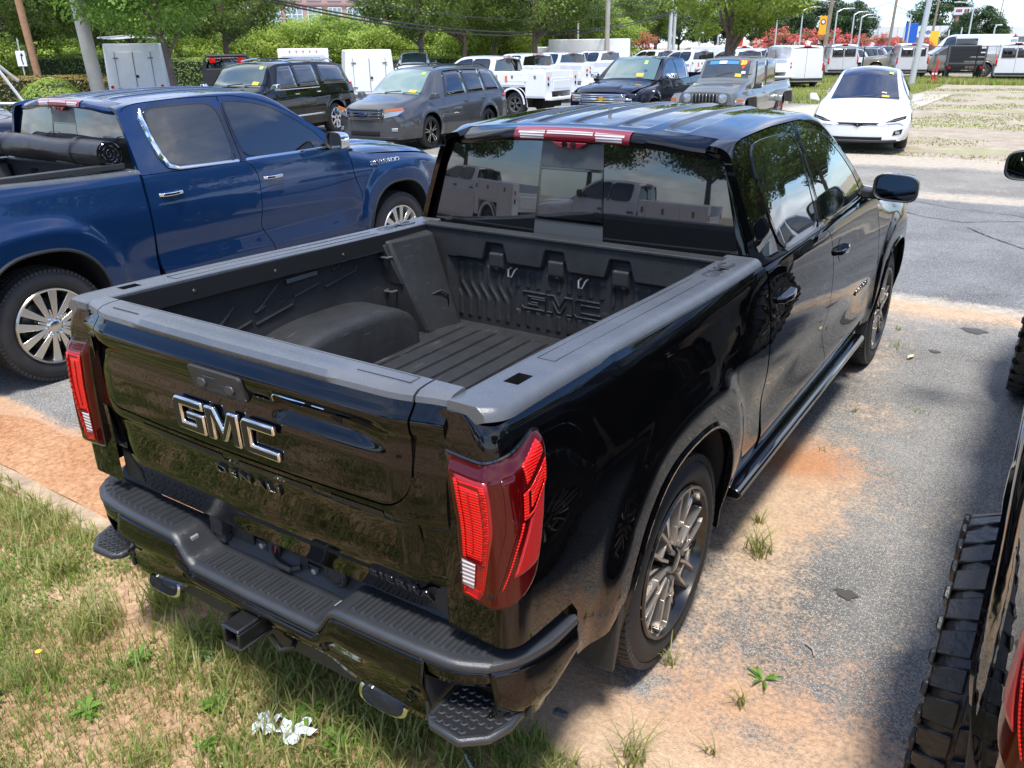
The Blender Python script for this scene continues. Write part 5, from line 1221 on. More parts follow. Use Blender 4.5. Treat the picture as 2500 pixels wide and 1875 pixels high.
for i, (x, y, n, h, lb) in enumerate(((1.08, 2.02, 46, .17, 'big leaning grass tuft on the sand beside the rear wheel'), (.99, 2.28, 18, .09, 'small thin grass tuft just beyond the big tuft on the sand'), (1.03, 1.10, 12, .13, 'sprawling weed on sand right behind the rear tyre'), (1.32, 1.05, 14, .12, 'long bladed weed on the sand between the two trucks'),
    (1.10, .60, 34, .17, 'dense grass clump at the foot of the sand near the corner step'), (1.28, .52, 26, .14, 'grass clump at the bottom edge right of the dense clump'), (1.50, .58, 14, .12, 'thin weed on sand at the bottom edge of the lot'), (1.62, .70, 10, .10, 'small weed by the dark asphalt at the bottom edge'),
    (1.08, 3.92, 12, .05, 'tiny tuft on the crack joint beside the sill'), (1.42, 4.12, 22, .04, 'low green tuft on the curved crack between the trucks'), (1.08, 5.35, 20, .07, 'weeds at the crack behind the front wheel'), (1.05, 3.25, 8, .07, 'thin weed at the edge of the orange sand'), (1.02, 5.8, 14, .06, 'small weeds beside the front tyre'), (1.31, .78, 9, .09, 'short weed in the sand near the kerb line'))):
    tuft('weed_tuft', lb, x, y, n, h*.45, h*1.15, .0045 if h > .08 else .003, 40+i, group=WG, z=.001, spread=.012 if n < 20 else .03)
GG = 'long grass clumps in the foreground verge'
for i, (x, y, n, h, lb) in enumerate(((-1.05, .02, 60, .24, 'tall arching grass clump in the middle of the verge'), (-1.55, .18, 40, .18, 'bright leafy clump left of the tall arching grass'), (-.95, .28, 46, .17, 'bright grass clump under the left exhaust tip'), (-2.1, .30, 44, .16, 'grass clump against the kerb by the left step'), (-.62, .20, 40, .15, 'grass clump just left of the tow hitch'),
    (-.35, .12, 30, .13, 'grass clump below the tow hitch'), (.15, .22, 34, .14, 'grass clump under the right exhaust tip'), (.42, .30, 40, .13, 'soft grass clump beneath the right corner step'), (.62, .28, 30, .12, 'grass clump right of the corner step'), (-.28, -.28, 30, .12, 'grass clump at the bottom edge left of the plastic scraps'), (-1.35, -.15, 34, .16, 'grass clump at lower left beyond the yellow flower'), (-2.6, .20, 44, .15, 'grass clump at the far left of the verge'), (.30, .05, 28, .10, 'short grass clump right of the plastic scraps'))):
    tuft('grass_clump', lb, x, y, int(n*1.6), h*.35, h*1.1, .0075 if i in (1, 2, 4, 7) else .0055, 70+i, lean=(.2, .98), group=GG, z=-.01, spread=.05, tint=(.4, .9))
def rosette(label, x, y, n, l, wd, mat, seed, group):
    g = random.Random(seed); m = MB(); ti = []; n = int(n*1.6); wd *= .75
    for i in range(n):
        a = 2*pi*i/n*1.618*3+g.uniform(-.3, .3); ll = l*g.uniform(.6, 1.1); w = wd*g.uniform(.7, 1.1); t0 = g.uniform(.1, .9); up = g.uniform(.1, 1.1); ll *= g.uniform(.55, 1.05)
        prev = None; b = len(m.v)
        prof = [(0, .25), (.3, .75), (.6, 1.0), (.85, .7), (1, .08)]
        for t, ww in prof:
            r = ll*t; z = .006+up*ll*t*(1-.6*t); c = Vector((cos(a)*r, sin(a)*r, z)); n_ = Vector((-sin(a), cos(a), 0))
            m.v += [tuple(c-n_*w*ww), tuple(c-Vector((0, 0, w*.25))), tuple(c+n_*w*ww)]; ti += [t0]*3
        for k in range(4):
            for j in range(2): m.f.append((b+3*k+j, b+3*k+j+1, b+3*k+4+j, b+3*k+3+j))
    o = m.build('broadleaf_weed', mat, angle=80); attr(o.data, 'tint', ti); o.location = (x, y, -.012); return tag(o, label, 'weed', group)
BG = 'broadleaf weeds in the verge'
for i, (x, y, n, l, w, mt, lb) in enumerate(((-.74, .02, 16, .075, .012, WEEDM, 'dark green rosette weed in front of the tall grass clump'), (-.55, .17, 22, .07, .007, SILV, 'silvery feathery weed below the bumper left of the hitch'), (-1.25, .42, 20, .07, .006, SILV, 'silvery weed under the left exhaust tip'), (-.65, -.25, 14, .07, .013, WEEDM, 'flat rosette weed beside the yellow flower'), (-.28, .02, 18, .08, .010, WEEDM, 'upright leafy weed behind the plastic scraps'),
    (.04, .16, 18, .09, .011, WEEDM, 'leafy weed below the bumper scrape'), (.22, .14, 16, .08, .011, WEEDM, 'leafy weed right of the plastic scraps'), (-.15, -.12, 14, .06, .008, WEEDM, 'spiky weed at the bottom edge below the plastic scraps'), (-1.0, -.42, 12, .07, .012, WEEDM, 'round leafed weed at the lower left corner'), (.78, .50, 16, .08, .010, WEEDM, 'dark weed in the sand under the bumper corner'), (1.58, .82, 8, .05, .008, WEEDM, 'small star shaped weed on the sand'), (1.35, 1.22, 9, .09, .007, WEEDM, 'narrow leafed sprout on the sand beside the rear tyre'))):
    rosette(lb, x, y, n, l, w, mt, 300+i, BG)
# yellow flower, plastic scraps, twigs, leaf, plate frame
fl = thing('yellow_flower', 'small yellow flower head in the grass at lower left', 'flower', (-.98, -.23, 0))
m = MB(); m.tube([(0, 0, -.01), (.003, 0, .05), (0, .004, .09)], .0012, 5); m.build('stem', WEEDM, fl); m = MB(); m.lathe([(0, 0), (.002, .011), (.008, .013), (.012, .006), (.013, 0)], 10, ax='z', c=(0, .004, .088)); m.build('flower_head', simple('flower', (.75, .42, .03), rough=.7), fl)
PLW = simple('white_film', (.60, .64, .66), rough=.4)
def scrap(label, x, y, sx, sy, seed):
    g = np.random.default_rng(seed); m = MB(); o1 = g.uniform(0, 9); nn = 16
    def f(u, v):
        e = 1+.25*sin(7*u*pi+seed)+.2*cos(9*v*pi); a = np.array([u*3+o1]); b = np.array([v*3+seed]); h = float(vnoise(a, b, 1.6, seed, 3)[0])
        return ((u-.5)*sx*(1+.2*sin(11*v))+.01*sin(13*v), (v-.5)*sy*(1+.3*sin(8*u)), .006+.075*abs(h-.35))
    m.grid(f, lin(0, 1, nn), lin(0, 1, nn)); o = m.build('plastic_scrap', PLW, smooth=False); o.location = (x, y, 0); o.rotation_euler = (0, 0, .4*seed); return tag(o, label, 'plastic scrap', 'torn white plastic scraps on the grass')
scrap('larger torn scrap of white plastic film on the grass', .075, .085, .10, .09, 3); scrap('smaller torn scrap of white plastic left of the larger one', -.035, .045, .075, .07, 5)
m = MB(); m.tube([(0, 0, .004), (.04, .01, .006), (.075, -.004, .004)], .004, 6); o = m.build('twig', simple('bark_twig', (.38, .33, .28), rough=.9)); o.location = (1.43, 1.50, .003); o.rotation_euler = (0, 0, -.8); tag(o, 'short pale twig on the sandy asphalt', 'twig')
m = MB(); m.grid(lambda u, v: ((u-.5)*.10, (v-.5)*.035*sin(pi*u)**.6, .006+.012*(2*v-1)**2), lin(0.02, .98, 8), lin(0, 1, 5)); o = m.build('fallen_leaf', simple('dry_leaf', (.62, .52, .34), rough=.8)); o.location = (1.22, 5.15, .002); o.rotation_euler = (0, 0, 1.3); tag(o, 'dry pale leaf lying on the asphalt by the front wheel', 'leaf')
m = MB(); m.bb(-.025, .025, -.012, .012, 0, .012); m.v = [(a*(1+.3*sin(i)), b*(1+.4*cos(i*2)), c) for i, (a, b, c) in enumerate(m.v)]; o = m.build('litter', simple('litter', (.10, .11, .12), rough=.5), bevel=.004); o.location = (.80, .66, .0); tag(o, 'crumpled dark litter under the bumper corner', 'litter')
pf = thing('plate_frame', 'black dealer licence plate frame at the bottom edge of the picture', 'plate frame', (.735, .255, .02), radians(-30))
m = MB(); m.bb(-.15, .15, -.004, .004, .0, .03); m.build('frame_bar', PLAS, pf, bevel=.004); text('frame_lettering', 'Hendrick CHEVROLET', PAPER, pf, (0, -.006, .016), (radians(60), 0, 0), size=.022, extrude=.0005, bevel=0)
# ------------------------------------------------------------------ other vehicles: one surface model, tables per kind
def car(label, cat, P, loc, rz, name, group=None):
    T = thing(name, label, cat, loc, rz, group)
    Ln, hw, pm = P['L'], P['hw'], P['paint']; sill = P.get('sill', .30); ya, yf = P['ax']; wr = P.get('wr', .40); zw = P.get('zw', .36); drop = P.get('drop', .06)
    zt = lambda y: itp(P['zt'], y); zb = lambda y: min(itp(P['zb'], y), zt(y)-.03); wt = lambda y: itp(P['wt'], y)
    nf, nr = P.get('nose', .22), P.get('tail', .10)
    def yy(x, y, z=.7): 
        k = min(1, abs(x)/hw)**2.6; f = Ln-nf*k-P.get('rake', .10)*max(0, (z-.62))**2*4*(1 if z < 1.3 else 0)*smooth((y/Ln-.8)/.2); r = nr*k; return r+(f-r)*y/Ln
    def zbot(y):
        z = sill
        for yc in (ya, yf):
            q = 1-(abs(y-yc)/wr)**2.3
            if q > 0: z = max(z, zw+wr*1.02*q**(1/2.3))
        return z
    def bx(y, z):
        b = zb(y); t = (z-sill)/(b-sill); x = hw*(.955+.045*sin(pi*min(1, max(0, t))**.8)) - .035*smooth((t-.75)/.25)
        x -= hw*.10*smooth((y/Ln-.90)/.10)**2 + hw*.05*smooth((.08-y/Ln)/.08)
        for yc in (ya, yf):
            r = hypot(y-yc, z-zw)/wr; x += P.get('flare', .012)*(1-smooth((r-1.12)/.22)) if z > .2 else 0
        return x
    def xb(y): return bx(y, zb(y))
    K = 22
    def sec(y, k):
        if k <= 12:
            z = lerp(zbot(y), zb(y), k/12); return bx(y, z), z
        b, e = (xb(y), zb(y)), (min(wt(y), xb(y)-.01), zt(y)-drop*min(1, (zt(y)-zb(y))/.2))
        if k <= 16: t = (k-12)/4; bul = .012*sin(pi*t); return lerp(b[0], e[0], t)+bul, lerp(b[1], e[1], t)
        t = (k-16)/6; return e[0]*(1-t), lerp(e[1], zt(y), 1-(1-t)**2)
    ys = set(lin(0, Ln, P.get('n', 70)))
    for yc in (ya, yf):
        for j in range(25): ys.add(yc-wr*cos(pi*j/24))
        ys |= {yc-wr-.002, yc+wr+.002}
    for tb in ('zt',):
        for q in P[tb]: ys.add(q[0])
    ys = sorted(y for y in ys if 0 <= y <= Ln)
    m = MB()
    for s in (1, -1): m.grid(lambda y, k, s=s: (lambda q: (s*q[0], yy(q[0], y, q[1]), q[1]))(sec(y, k)), ys, list(range(K+1)), flip=s < 0)
    for y in (0, Ln):
        m.grid(lambda u, k, y=y: (lambda q: (u*q[0], yy(abs(u)*q[0], y, q[1]), q[1]))(sec(y, k)), lin(-1, 1, 17), list(range(17)))
    m.build('body', pm, T, angle=50, weld=.0005)
    m = MB(); m.bb(-hw*.8, hw*.8, .25, Ln-.3, .22, .62); m.build('underbody', DARK, T)
    gl = P.get('glass', GLASS)
    def side(y, z, o, s):
        b, e = (xb(y), zb(y)), (min(wt(y), xb(y)-.01), zt(y)-drop*min(1, (zt(y)-zb(y))/.2)); t = (z-b[1])/max(.05, e[1]-b[1]); x = lerp(b[0], e[0], t)+.012*sin(pi*min(1, max(0, t)))+o
        return (s*x, yy(x, y, z), z)
    for s in (1, -1):
        for (a, b2, c, d) in P.get('wins', ()):
            m = MB()
            def wf(u, v, s=s):
                yb_, yt_ = lerp(a, b2, u), lerp(c, d, u); y = lerp(yb_, yt_, v)
                z0 = zb(yb_)+.025; z1 = zt(yt_)-drop*min(1, (zt(yt_)-zb(yt_))/.2)-P.get('wtop', .045); return side(y, lerp(z0, z1, v), .006, s)
            m.grid(wf, lin(0, 1, 10), lin(0, 1, 6)); m.build('side_window', gl, T, angle=60, solid=.004)
        for (yl, hd) in P.get('doors', ()):
            m = MB(); m.grid(lambda u, v, s=s: (s*(bx(yl, lerp(sill+.06, zb(yl), v))+.0015), yy(hw, yl+.008*u-.004, .7), lerp(sill+.06, zb(yl), v)), [0, 1], lin(0, 1, 8)); m.build('door_seam', DARK, T)
            if hd: 
                z = zb(yl)-.14; m = MB(); m.bb(s*(bx(yl, z)), s*(bx(yl, z)+.03), yy(hw, yl+.06), yy(hw, yl+.24), z-.015, z+.015); m.build('door_handle', P.get('handle', pm), T, bevel=.006)
        for c in (ya, yf): wheel(T, (s*(hw-.01), yy(hw, c)+.0, {'chrome': .40, 'jeep': .42, 'sport': .37}.get(P['wheels'], .36)), s, P['wheels'], 1)
        if P.get('mirror', 1):
            my = P['ws'][0]-.25 if P['ws'] else Ln*.7; mz = zb(my)+.09; m = MB(); m.hexa([(s*(hw-.06), my-.04, mz-.07), (s*(hw+.17), my-.03, mz-.06), (s*(hw+.15), my+.10, mz-.05), (s*(hw-.06), my+.12, mz-.08), (s*(hw+.03), my-.04, mz+.08), (s*(hw+.17), my-.03, mz+.08), (s*(hw+.15), my+.08, mz+.07), (s*(hw+.03), my+.10, mz+.06)]); m.build('door_mirror', P.get('mirrorm', pm), T, bevel=.02, recalc=True)
            m = MB(); m.bb(s*(hw+.045), s*(hw+.16), my-.048, my-.035, mz-.045, mz+.065); m.build('mirror_glass', simple('mirror_glass', (.25, .27, .28), rough=.02, metal=1), T)
        for z0, z1, y0, y1 in P.get('strips', ()):
            m = MB(); m.grid(lambda u, v, s=s: (s*(bx(lerp(y0, y1, u), lerp(z0, z1, v))+.008), yy(hw, lerp(y0, y1, u)), lerp(z0, z1, v)), lin(0, 1, 10), [0, 1]); m.build('side_strip', CHROME, T, solid=.004)
    def top(x, y, o=.006):
        e = wt(y); return (x, yy(abs(x), y, zt(y)), zt(y)-drop*min(1, (zt(y)-zb(y))/.2)*(x/e)**2+o)
    def slope(nm, y0, y1, mat, k=.90, o=.007):
        m = MB()
        def f(u, v):
            y = lerp(y0, y1, v); x = lerp(-1, 1, u)*wt(y)*k; p = top(x, y, 0); d = (zt(y+.02)-zt(y-.02))/.04; l = hypot(1, d); return (p[0], p[1]-d/l*o, p[2]+o/l)
        m.grid(f, lin(0, 1, 14), lin(0, 1, 10), flip=True); return m.build(nm, mat, T, angle=60)
    if P.get('ws'): slope('windshield', P['ws'][0]-.02, P['ws'][1]+.03, P.get('wglass', GLASS2))
    if P.get('rw'): slope('rear_window', P['rw'][0], P['rw'][1], gl, .84)
    if P.get('ws'):
        y0 = P['ws'][0]; 
        for x in (-.30, .22):
            p = top(x, y0-.03, .02); q = top(x-.42, y0-.10, .02); m = MB(); m.tube([p, q], .008, 5); m.build('wiper', PLAS, T)
    def patch(nm, x0, x1, z0, z1, mat, o=.012, rear=False, par=None, poly=None, th=.015, n=10):
        m = MB(); s = -1 if rear else 1; Y = 0 if rear else Ln
        def pt(x, z): return (x, yy(abs(x), Y, z)+s*o, z)
        if poly: m.face([pt(*p) for p in poly]); ob = m.build(nm, mat, par or T, smooth=False, solid=th if not rear else -th)
        else: m.grid(lambda u, v: pt(lerp(x0, x1, u), lerp(z0, z1, v)), lin(0, 1, n), lin(0, 1, 4)); ob = m.build(nm, mat, par or T, angle=50, solid=th)
        return ob
    T_ = dict(T=T, patch=patch, top=top, side=side, bx=bx, yy=yy, zt=zt, zb=zb)
    return T, T_
SGX = .006
def plates(ctx, x, y, w_, h_, mat, tilt=.5): pass
# large luxury wagon, seen from its left rear quarter
P_ESC = dict(L=5.66, hw=1.0, ax=(1.25, 4.55), wr=.46, zw=.40, sill=.34, paint=paint('suv_black_paint', (.003, .003, .004), spec=0, dust=.008), wheels='chrome', nose=.22, tail=.14, drop=.05, flare=.02, wtop=.07,
    zt=[(0, 1.05), (.06, 1.25), (.42, 1.80), (.8, 1.87), (2.2, 1.91), (3.4, 1.89), (3.75, 1.83), (4.35, 1.33), (4.6, 1.27), (5.3, 1.20), (5.66, 1.05)], zb=[(0, 1.22), (1, 1.27), (4.4, 1.22), (5.66, .95)], wt=[(0, .80), (.4, .70), (.8, .70), (3.6, .68), (4.35, .80), (5.66, .74)],
    ws=(4.35, 3.72), rw=(.10, .36), wins=[(1.05, 1.95, 1.10, 1.92), (.28, .95, .62, 1.0) if 0 else (.30, 1.78, .62, 1.76), (1.95, 2.95, 1.97, 2.90), (3.03, 4.05, 2.98, 3.55)][1:], doors=((1.92, 1), (2.99, 1), (4.12, 0)), handle=CHROME, strips=((.56, .60, 1.9, 4.1), (1.225, 1.245, 1.95, 4.1)), wglass=GLASS2, mirrorm=CHROME)
esc, c = car('black full size luxury sport utility wagon with chrome handles behind the blue pickup', 'sport utility vehicle', P_ESC, (-16.66, 17.07, 0), radians(193.3), 'parked_suv')
for s in (1, -1):
    m = MB(); m.tube([(s*.62, .75, 1.86), (s*.64, 1.0, 1.93), (s*.64, 2.6, 1.945), (s*.62, 3.1, 1.90)], .020, 8); m.build('roof_rack_rail', CHROME, esc)
    m = MB(); m.grid(lambda u, v, s=s: (s*(c['bx'](.06, lerp(.85, 1.28, v))-.03*u+.012), c['yy'](.9, .04+.12*(1-u)), lerp(.82, 1.30, v)), [0, .5, 1], lin(0, 1, 6)); m.build('tail_light', LRED, esc, solid=.02)
m = MB(); m.bb(-.64, .64, 1.35, 1.39, 1.94, 1.96); m.bb(-.64, .64, 2.35, 2.39, 1.945, 1.965); m.build('rack_crossbar', PLAS, esc)
def stick(ctx, T, x, y, w_, h_, mat, body=None, o=.014, sz=.05, col=None):
    """sticker on the windshield at station y"""
    m = MB(); m.grid(lambda u, v: (lambda p, d: (p[0], p[1]-d*o, p[2]+o))(ctx['top'](x+w_*(u-.5), y-h_*(v-.5), 0), (ctx['zt'](y+.02)-ctx['zt'](y-.02))/.04), [0, .5, 1], [0, 1]); return m.build('windshield_sticker', mat, T)
stick(c, esc, -.55, 4.22, .16, .09, YEL); stick(c, esc, -.52, 3.86, .09, .08, LIME)
# mid-size wagon, three-quarter front
P_EXP = dict(L=5.0, hw=.98, ax=(1.10, 3.97), wr=.43, zw=.37, sill=.28, paint=GREY, wheels='sport', nose=.30, tail=.14, drop=.05, flare=.025,
    zt=[(0, .98), (.05, 1.22), (.45, 1.66), (.9, 1.74), (2.0, 1.78), (2.8, 1.76), (3.1, 1.70), (3.95, 1.19), (4.2, 1.13), (4.7, 1.05), (4.93, .93), (5.0, .80)], zb=[(0, 1.14), (1, 1.13), (3.9, 1.05), (5.0, .78)], wt=[(0, .78), (.5, .66), (3.0, .62), (3.95, .76), (5, .70)],
    ws=(3.93, 3.08), rw=(.10, .40), wins=[(.38, 1.10, .62, 1.15), (1.20, 2.05, 1.22, 2.02), (2.13, 3.15, 2.10, 2.82)], doors=((1.18, 1), (2.09, 1), (3.28, 0)), wglass=simple('pale_glass_b', (.12, .20, .19), rough=.06, coat=1.0, spec=.9))
exp_, c = car('dark grey mid size sport utility vehicle with amber headlights facing left', 'sport utility vehicle', P_EXP, (-11.83, 17.89, 0), radians(184.3), 'parked_suv')
pt = c['patch']; g = emp('grille', exp_)
pt('grille_frame', -.50, .50, .70, .93, GLOSS, .010, par=g)
for i, z in enumerate((.73, .79, .85, .905)): pt('grille_bar', -.47, .47, z, z+.018, simple('grille_grey', (.12, .12, .125), rough=.3, metal=.5), .022, par=g)
pt('lower_intake', -.40, .40, .36, .46, DARK, .008); pt('lower_bumper', -.78, .78, .30, .34, PLAS, .01)
m = MB(); m.prism([(.12*cos(a), 5.02, .82+.048*sin(a)) for a in lin(0, 2*pi, 25)[:-1]], (0, .03, 0)); m.build('emblem', CHROME, g, smooth=False); m = MB(); m.prism([(.10*cos(a), 5.045, .82+.036*sin(a)) for a in lin(0, 2*pi, 25)[:-1]], (0, .01, 0)); em = m.build('emblem_plate', simple('emblem_blue', (.02, .05, .2), rough=.2, coat=1), g, smooth=False); text('emblem_script', 'Ford', CHROME, em, (0, 5.057, .82), (radians(90), 0, radians(180)), size=.065, extrude=.001, bevel=0)
for s in (1, -1):
    pt('headlight', 0, 0, 0, 0, HEAD, .015, poly=[(s*.52, .74), (s*.80, .80), (s*.93, .90), (s*.90, .955), (s*.55, .90)]); pt('turn_signal', 0, 0, 0, 0, LOR, .034, poly=[(s*.54, .87), (s*.93, .915), (s*.90, .965), (s*.56, .925)])
    pt('fog_light', s*.68, s*.80, .46, .53, HEAD, .012)
    m = MB(); m.tube([(s*.60, .7, 1.72), (s*.61, 1.0, 1.79), (s*.60, 2.6, 1.80), (s*.57, 3.0, 1.74)], .018, 6); m.build('roof_rack_rail', PLAS, exp_)
    m = MB(); m.grid(lambda u, v, s=s: (s*(c['bx'](.15, 1.0)+.012-.02*u), c['yy'](.95, .30-.28*u), lerp(.86, 1.05, v)), [0, .5, 1], [0, 1]); m.build('tail_light', LRED, exp_, solid=.02)
stick(c, exp_, -.50, 3.80, .17, .09, YEL); stick(c, exp_, -.46, 3.25, .09, .09, LIME)
# white electric hatchback
P_TES = dict(L=5.04, hw=1.0, ax=(1.10, 4.12), wr=.40, zw=.36, sill=.26, paint=WHITE, wheels='dark', nose=.42, tail=.2, drop=.09, flare=.012, rake=.06,
    zt=[(0, .85), (.1, 1.08), (.8, 1.40), (1.6, 1.62), (2.3, 1.68), (2.9, 1.62), (3.5, 1.32), (3.95, 1.06), (4.3, .95), (4.7, .82), (4.95, .68), (5.04, .58)], zb=[(0, .98), (1.2, 1.03), (3.8, .97), (4.5, .80), (5.04, .55)], wt=[(0, .7), (1, .62), (2.3, .60), (3.0, .63), (3.95, .78), (4.5, .80), (5.04, .72)],
    ws=(3.97, 2.55), rw=(.25, 1.2), wins=[(.95, 1.75, 1.35, 1.85), (1.85, 2.75, 1.93, 2.6), (2.83, 3.62, 2.68, 3.02)], doors=((1.8, 0), (2.8, 0), (3.75, 0)), wglass=simple('violet_glass', (.018, .02, .035), rough=.02, coat=1, spec=.9), wtop=.03)
tes, c = car('white electric crossover with rounded nose parked alone on the right', 'car', P_TES, (-2.68, 22.70, 0), radians(188.3), 'parked_car'); pt = c['patch']
pt('nose_slot', 0, 0, 0, 0, DARK, .010, poly=[(-.42, .63), (.42, .63), (.36, .605), (.10, .600), (0, .545), (-.10, .600), (-.36, .605)])
pt('emblem', 0, 0, 0, 0, CHROME, .03, poly=[(-.07, .622), (.07, .622), (.012, .600), (0, .548), (-.012, .600)])
pt('lower_intake', -.50, .50, .285, .345, DARK, .010); pt('lip_spoiler', -.78, .78, .235, .285, PLAS, .012)
for s in (1, -1):
    def hl(u, v, s=s):
        x = lerp(.50, .90, u); y0 = lerp(4.70, 4.42, u); y = y0+lerp(-.10, .09, v)*(.5+.5*u); p = c['top'](x*.9, y, .012); return (s*x, c['yy'](x, y, .7)-.0, min(p[2], lerp(.70, .80, u)+.0)+.035*(1-v)+.03*u)
    pt('headlight', 0, 0, 0, 0, GLOSS, .012, poly=[(s*.50, .63), (s*.70, .64), (s*.90, .70), (s*.91, .765), (s*.72, .72)])
    pt('light_bar', 0, 0, 0, 0, HEAD, .030, poly=[(s*.60, .655), (s*.86, .705), (s*.875, .74), (s*.86, .72), (s*.62, .668)])
    pt('fog_pocket', 0, 0, 0, 0, DARK, .010, poly=[(s*.70, .37), (s*.86, .40), (s*.88, .50), (s*.72, .46)]); pt('fog_light', s*.75, s*.83, .40, .45, HEAD, .02)
stick(c, tes, -.42, 3.86, .15, .07, YEL); stick(c, tes, -.45, 3.05, .09, .09, LIME); stick(c, tes, -.38, 3.74, .10, .03, PAPER)
# grey boxy off-road pickup
P_JEP = dict(L=5.30, hw=.78, ax=(1.15, 4.55), wr=.50, zw=.42, sill=.50, paint=OLIVE, wheels='jeep', nose=.03, tail=.03, drop=.035, flare=0, rake=0, mirror=1, mirrorm=PLAS,
    zt=[(0, 1.20), (1.70, 1.205), (1.74, 1.78), (2.4, 1.86), (3.5, 1.85), (3.62, 1.82), (3.98, 1.34), (4.05, 1.30), (5.0, 1.20), (5.22, 1.14), (5.30, 1.06)], zb=[(0, 1.17), (5.30, 1.03)], wt=[(0, .74), (1.7, .72), (3.6, .66), (4.0, .70), (5.3, .50)],
    ws=(3.97, 3.63), rw=None, wins=[(1.80, 2.62, 1.82, 2.60), (2.70, 3.60, 2.70, 3.42)], doors=((1.76, 0), (2.66, 1), (3.75, 1)), wglass=simple('tint_b', (.02, .03, .035), rough=.03, coat=1, spec=.9), wtop=.06)
jp, c = car('grey boxy off road pickup with seven slot grille and sale stickers on its windshield', 'pickup truck', P_JEP, (-6.20, 24.94, 0), radians(181.2), 'parked_truck'); pt = c['patch']
g = emp('grille', jp)
for i in range(7): x = -.27+.09*i; pt('grille_slot', x-.030, x+.030, .80, 1.02, DARK, .006, par=g, n=3)
for i in range(8): x = -.315+.09*i; pt('grille_slat', x-.013, x+.013, .80, 1.02, OLIVE, .02, par=g, n=3)
for s in (1, -1):
    m = MB(); m.lathe([(5.30, .115), (5.335, .11), (5.34, .09), (5.35, 0)], 24, ax='y', c=(s*.47, 0, .92)); m.build('headlight', HEAD, jp)
    m = MB(); m.lathe([(5.30, .13), (5.325, .128), (5.33, .112)], 24, ax='y', c=(s*.47, 0, .92)); m.build('headlight_ring', OLIVE, jp)
    for yc, h in ((4.55, .98), (1.15, .98)):
        m = MB(); pr = [(yc-.62, .62), (yc-.50, h-.05), (yc-.38, h), (yc+.38, h), (yc+.52, h-.08), (yc+.64, .70)]
        m.grid(lambda i, v, s=s: (s*lerp(.70, .97, v)-(0), pr[i][0], pr[i][1]-.02*v), list(range(6)), [0, .9, 1]); m.build('fender_flare', OLIVE, jp, solid=.04, angle=30, bevel=.01)
    pt('turn_signal', 0, 0, 0, 0, LOR, -.08, poly=[(s*.80, .84), (s*.94, .84), (s*.94, .90), (s*.80, .90)])
m = MB(); m.bb(-.93, .93, 5.36, 5.56, .52, .70); m.build('front_bumper', PLAS, jp, bevel=.03)
m = MB(); m.grid(lambda u, v: (lerp(-.52, .52, u), 3.60+.0, 0), [0, 1], [0, 1]) if 0 else None
def wsp(x, t, o=.016): y = lerp(3.97, 3.63, t); p = c['top'](x, y, 0); return (p[0], p[1]+o, p[2]+o*.5)
for x0, x1, t0, t1, mt in ((-.30, .48, .66, .84, simple('sticker_blue', (.03, .22, .55), rough=.5)), (.02, .22, .68, .82, PAPER), (-.44, -.28, .10, .26, YEL), (-.53, -.43, .28, .38, PAPER)):
    m = MB(); m.grid(lambda u, v: wsp(lerp(x0, x1, u), lerp(t0, t1, v), .016 if mt is not PAPER or x0 < 0 else .02), [0, .5, 1], [0, .5, 1]); m.build('windshield_sticker', mt, jp)
m = MB(); m.face([wsp(*q) for q in ((-.56, .92), (-.30, .92), (-.44, .46))]); m.build('windshield_sticker', simple('sticker_red', (.7, .03, .02), rough=.5), jp, smooth=False)
p = wsp(-.43, .74, .024); text('sticker_number', '20', simple('sticker_yellow', (.9, .7, .05), rough=.5), jp, p, (radians(90-36), 0, radians(180)), size=.16, extrude=.001, sx=.9, bold=.006)
for i in range(6): m = MB(); m.bb(-.48+.19*i, -.46+.19*i, 1.9, 3.4, 1.855, 1.868); m.build('roof_seam', OLIVE, jp)
m = MB(); m.bb(-.70, .70, .05, 1.66, 1.21, 1.235); m.build('bed_cover', PLAS, jp, bevel=.01)

# panel vans and walk-in bodies
P_VAN = dict(L=5.5, hw=.98, ax=(1.1, 4.5), wr=.40, zw=.36, sill=.32, paint=WHITE, wheels='plain', nose=.25, tail=.04, drop=.07, n=30, mirror=0,
    zt=[(0, 1.98), (.12, 2.06), (3.6, 2.08), (4.0, 1.98), (4.75, 1.30), (5.2, 1.12), (5.5, .95)], zb=[(0, 1.15), (4.7, 1.15), (5.5, .90)], wt=[(0, .80), (4.0, .76), (4.8, .85), (5.5, .75)], ws=(4.72, 4.02), rw=None, wins=[(3.35, 4.35, 3.35, 3.95)], doors=())
def van(label, loc, rz, glassback=True, group='white vans behind the chain fence'):
    T, c = car(label, 'van', P_VAN, loc, rz, 'parked_van', group); pt = c['patch']
    if glassback:
        for s in (1, -1): pt('rear_window', s*.03, s*.72, 1.28, 1.78, GLASS, .008, rear=True)
    pt('door_seam', -.006, .006, .45, 1.95, DARK, .004, rear=True)
    for s in (1, -1):
        pt('tail_light', s*.86, s*.95, .85, 1.25, LRED, .012, rear=True, n=3); m = MB(); m.bb(s*.97, s*.99, 1.9, 3.2, 1.35, 1.85); m.build('side_window', GLASS, T)
    m = MB(); m.bb(-.18, .18, -.01, .06, 2.00, 2.05); m.build('high_brake_light', LRED, T); m = MB(); m.bb(-.9, .9, -.10, .02, .38, .50); m.build('rear_bumper', PLAS, T)
    return T
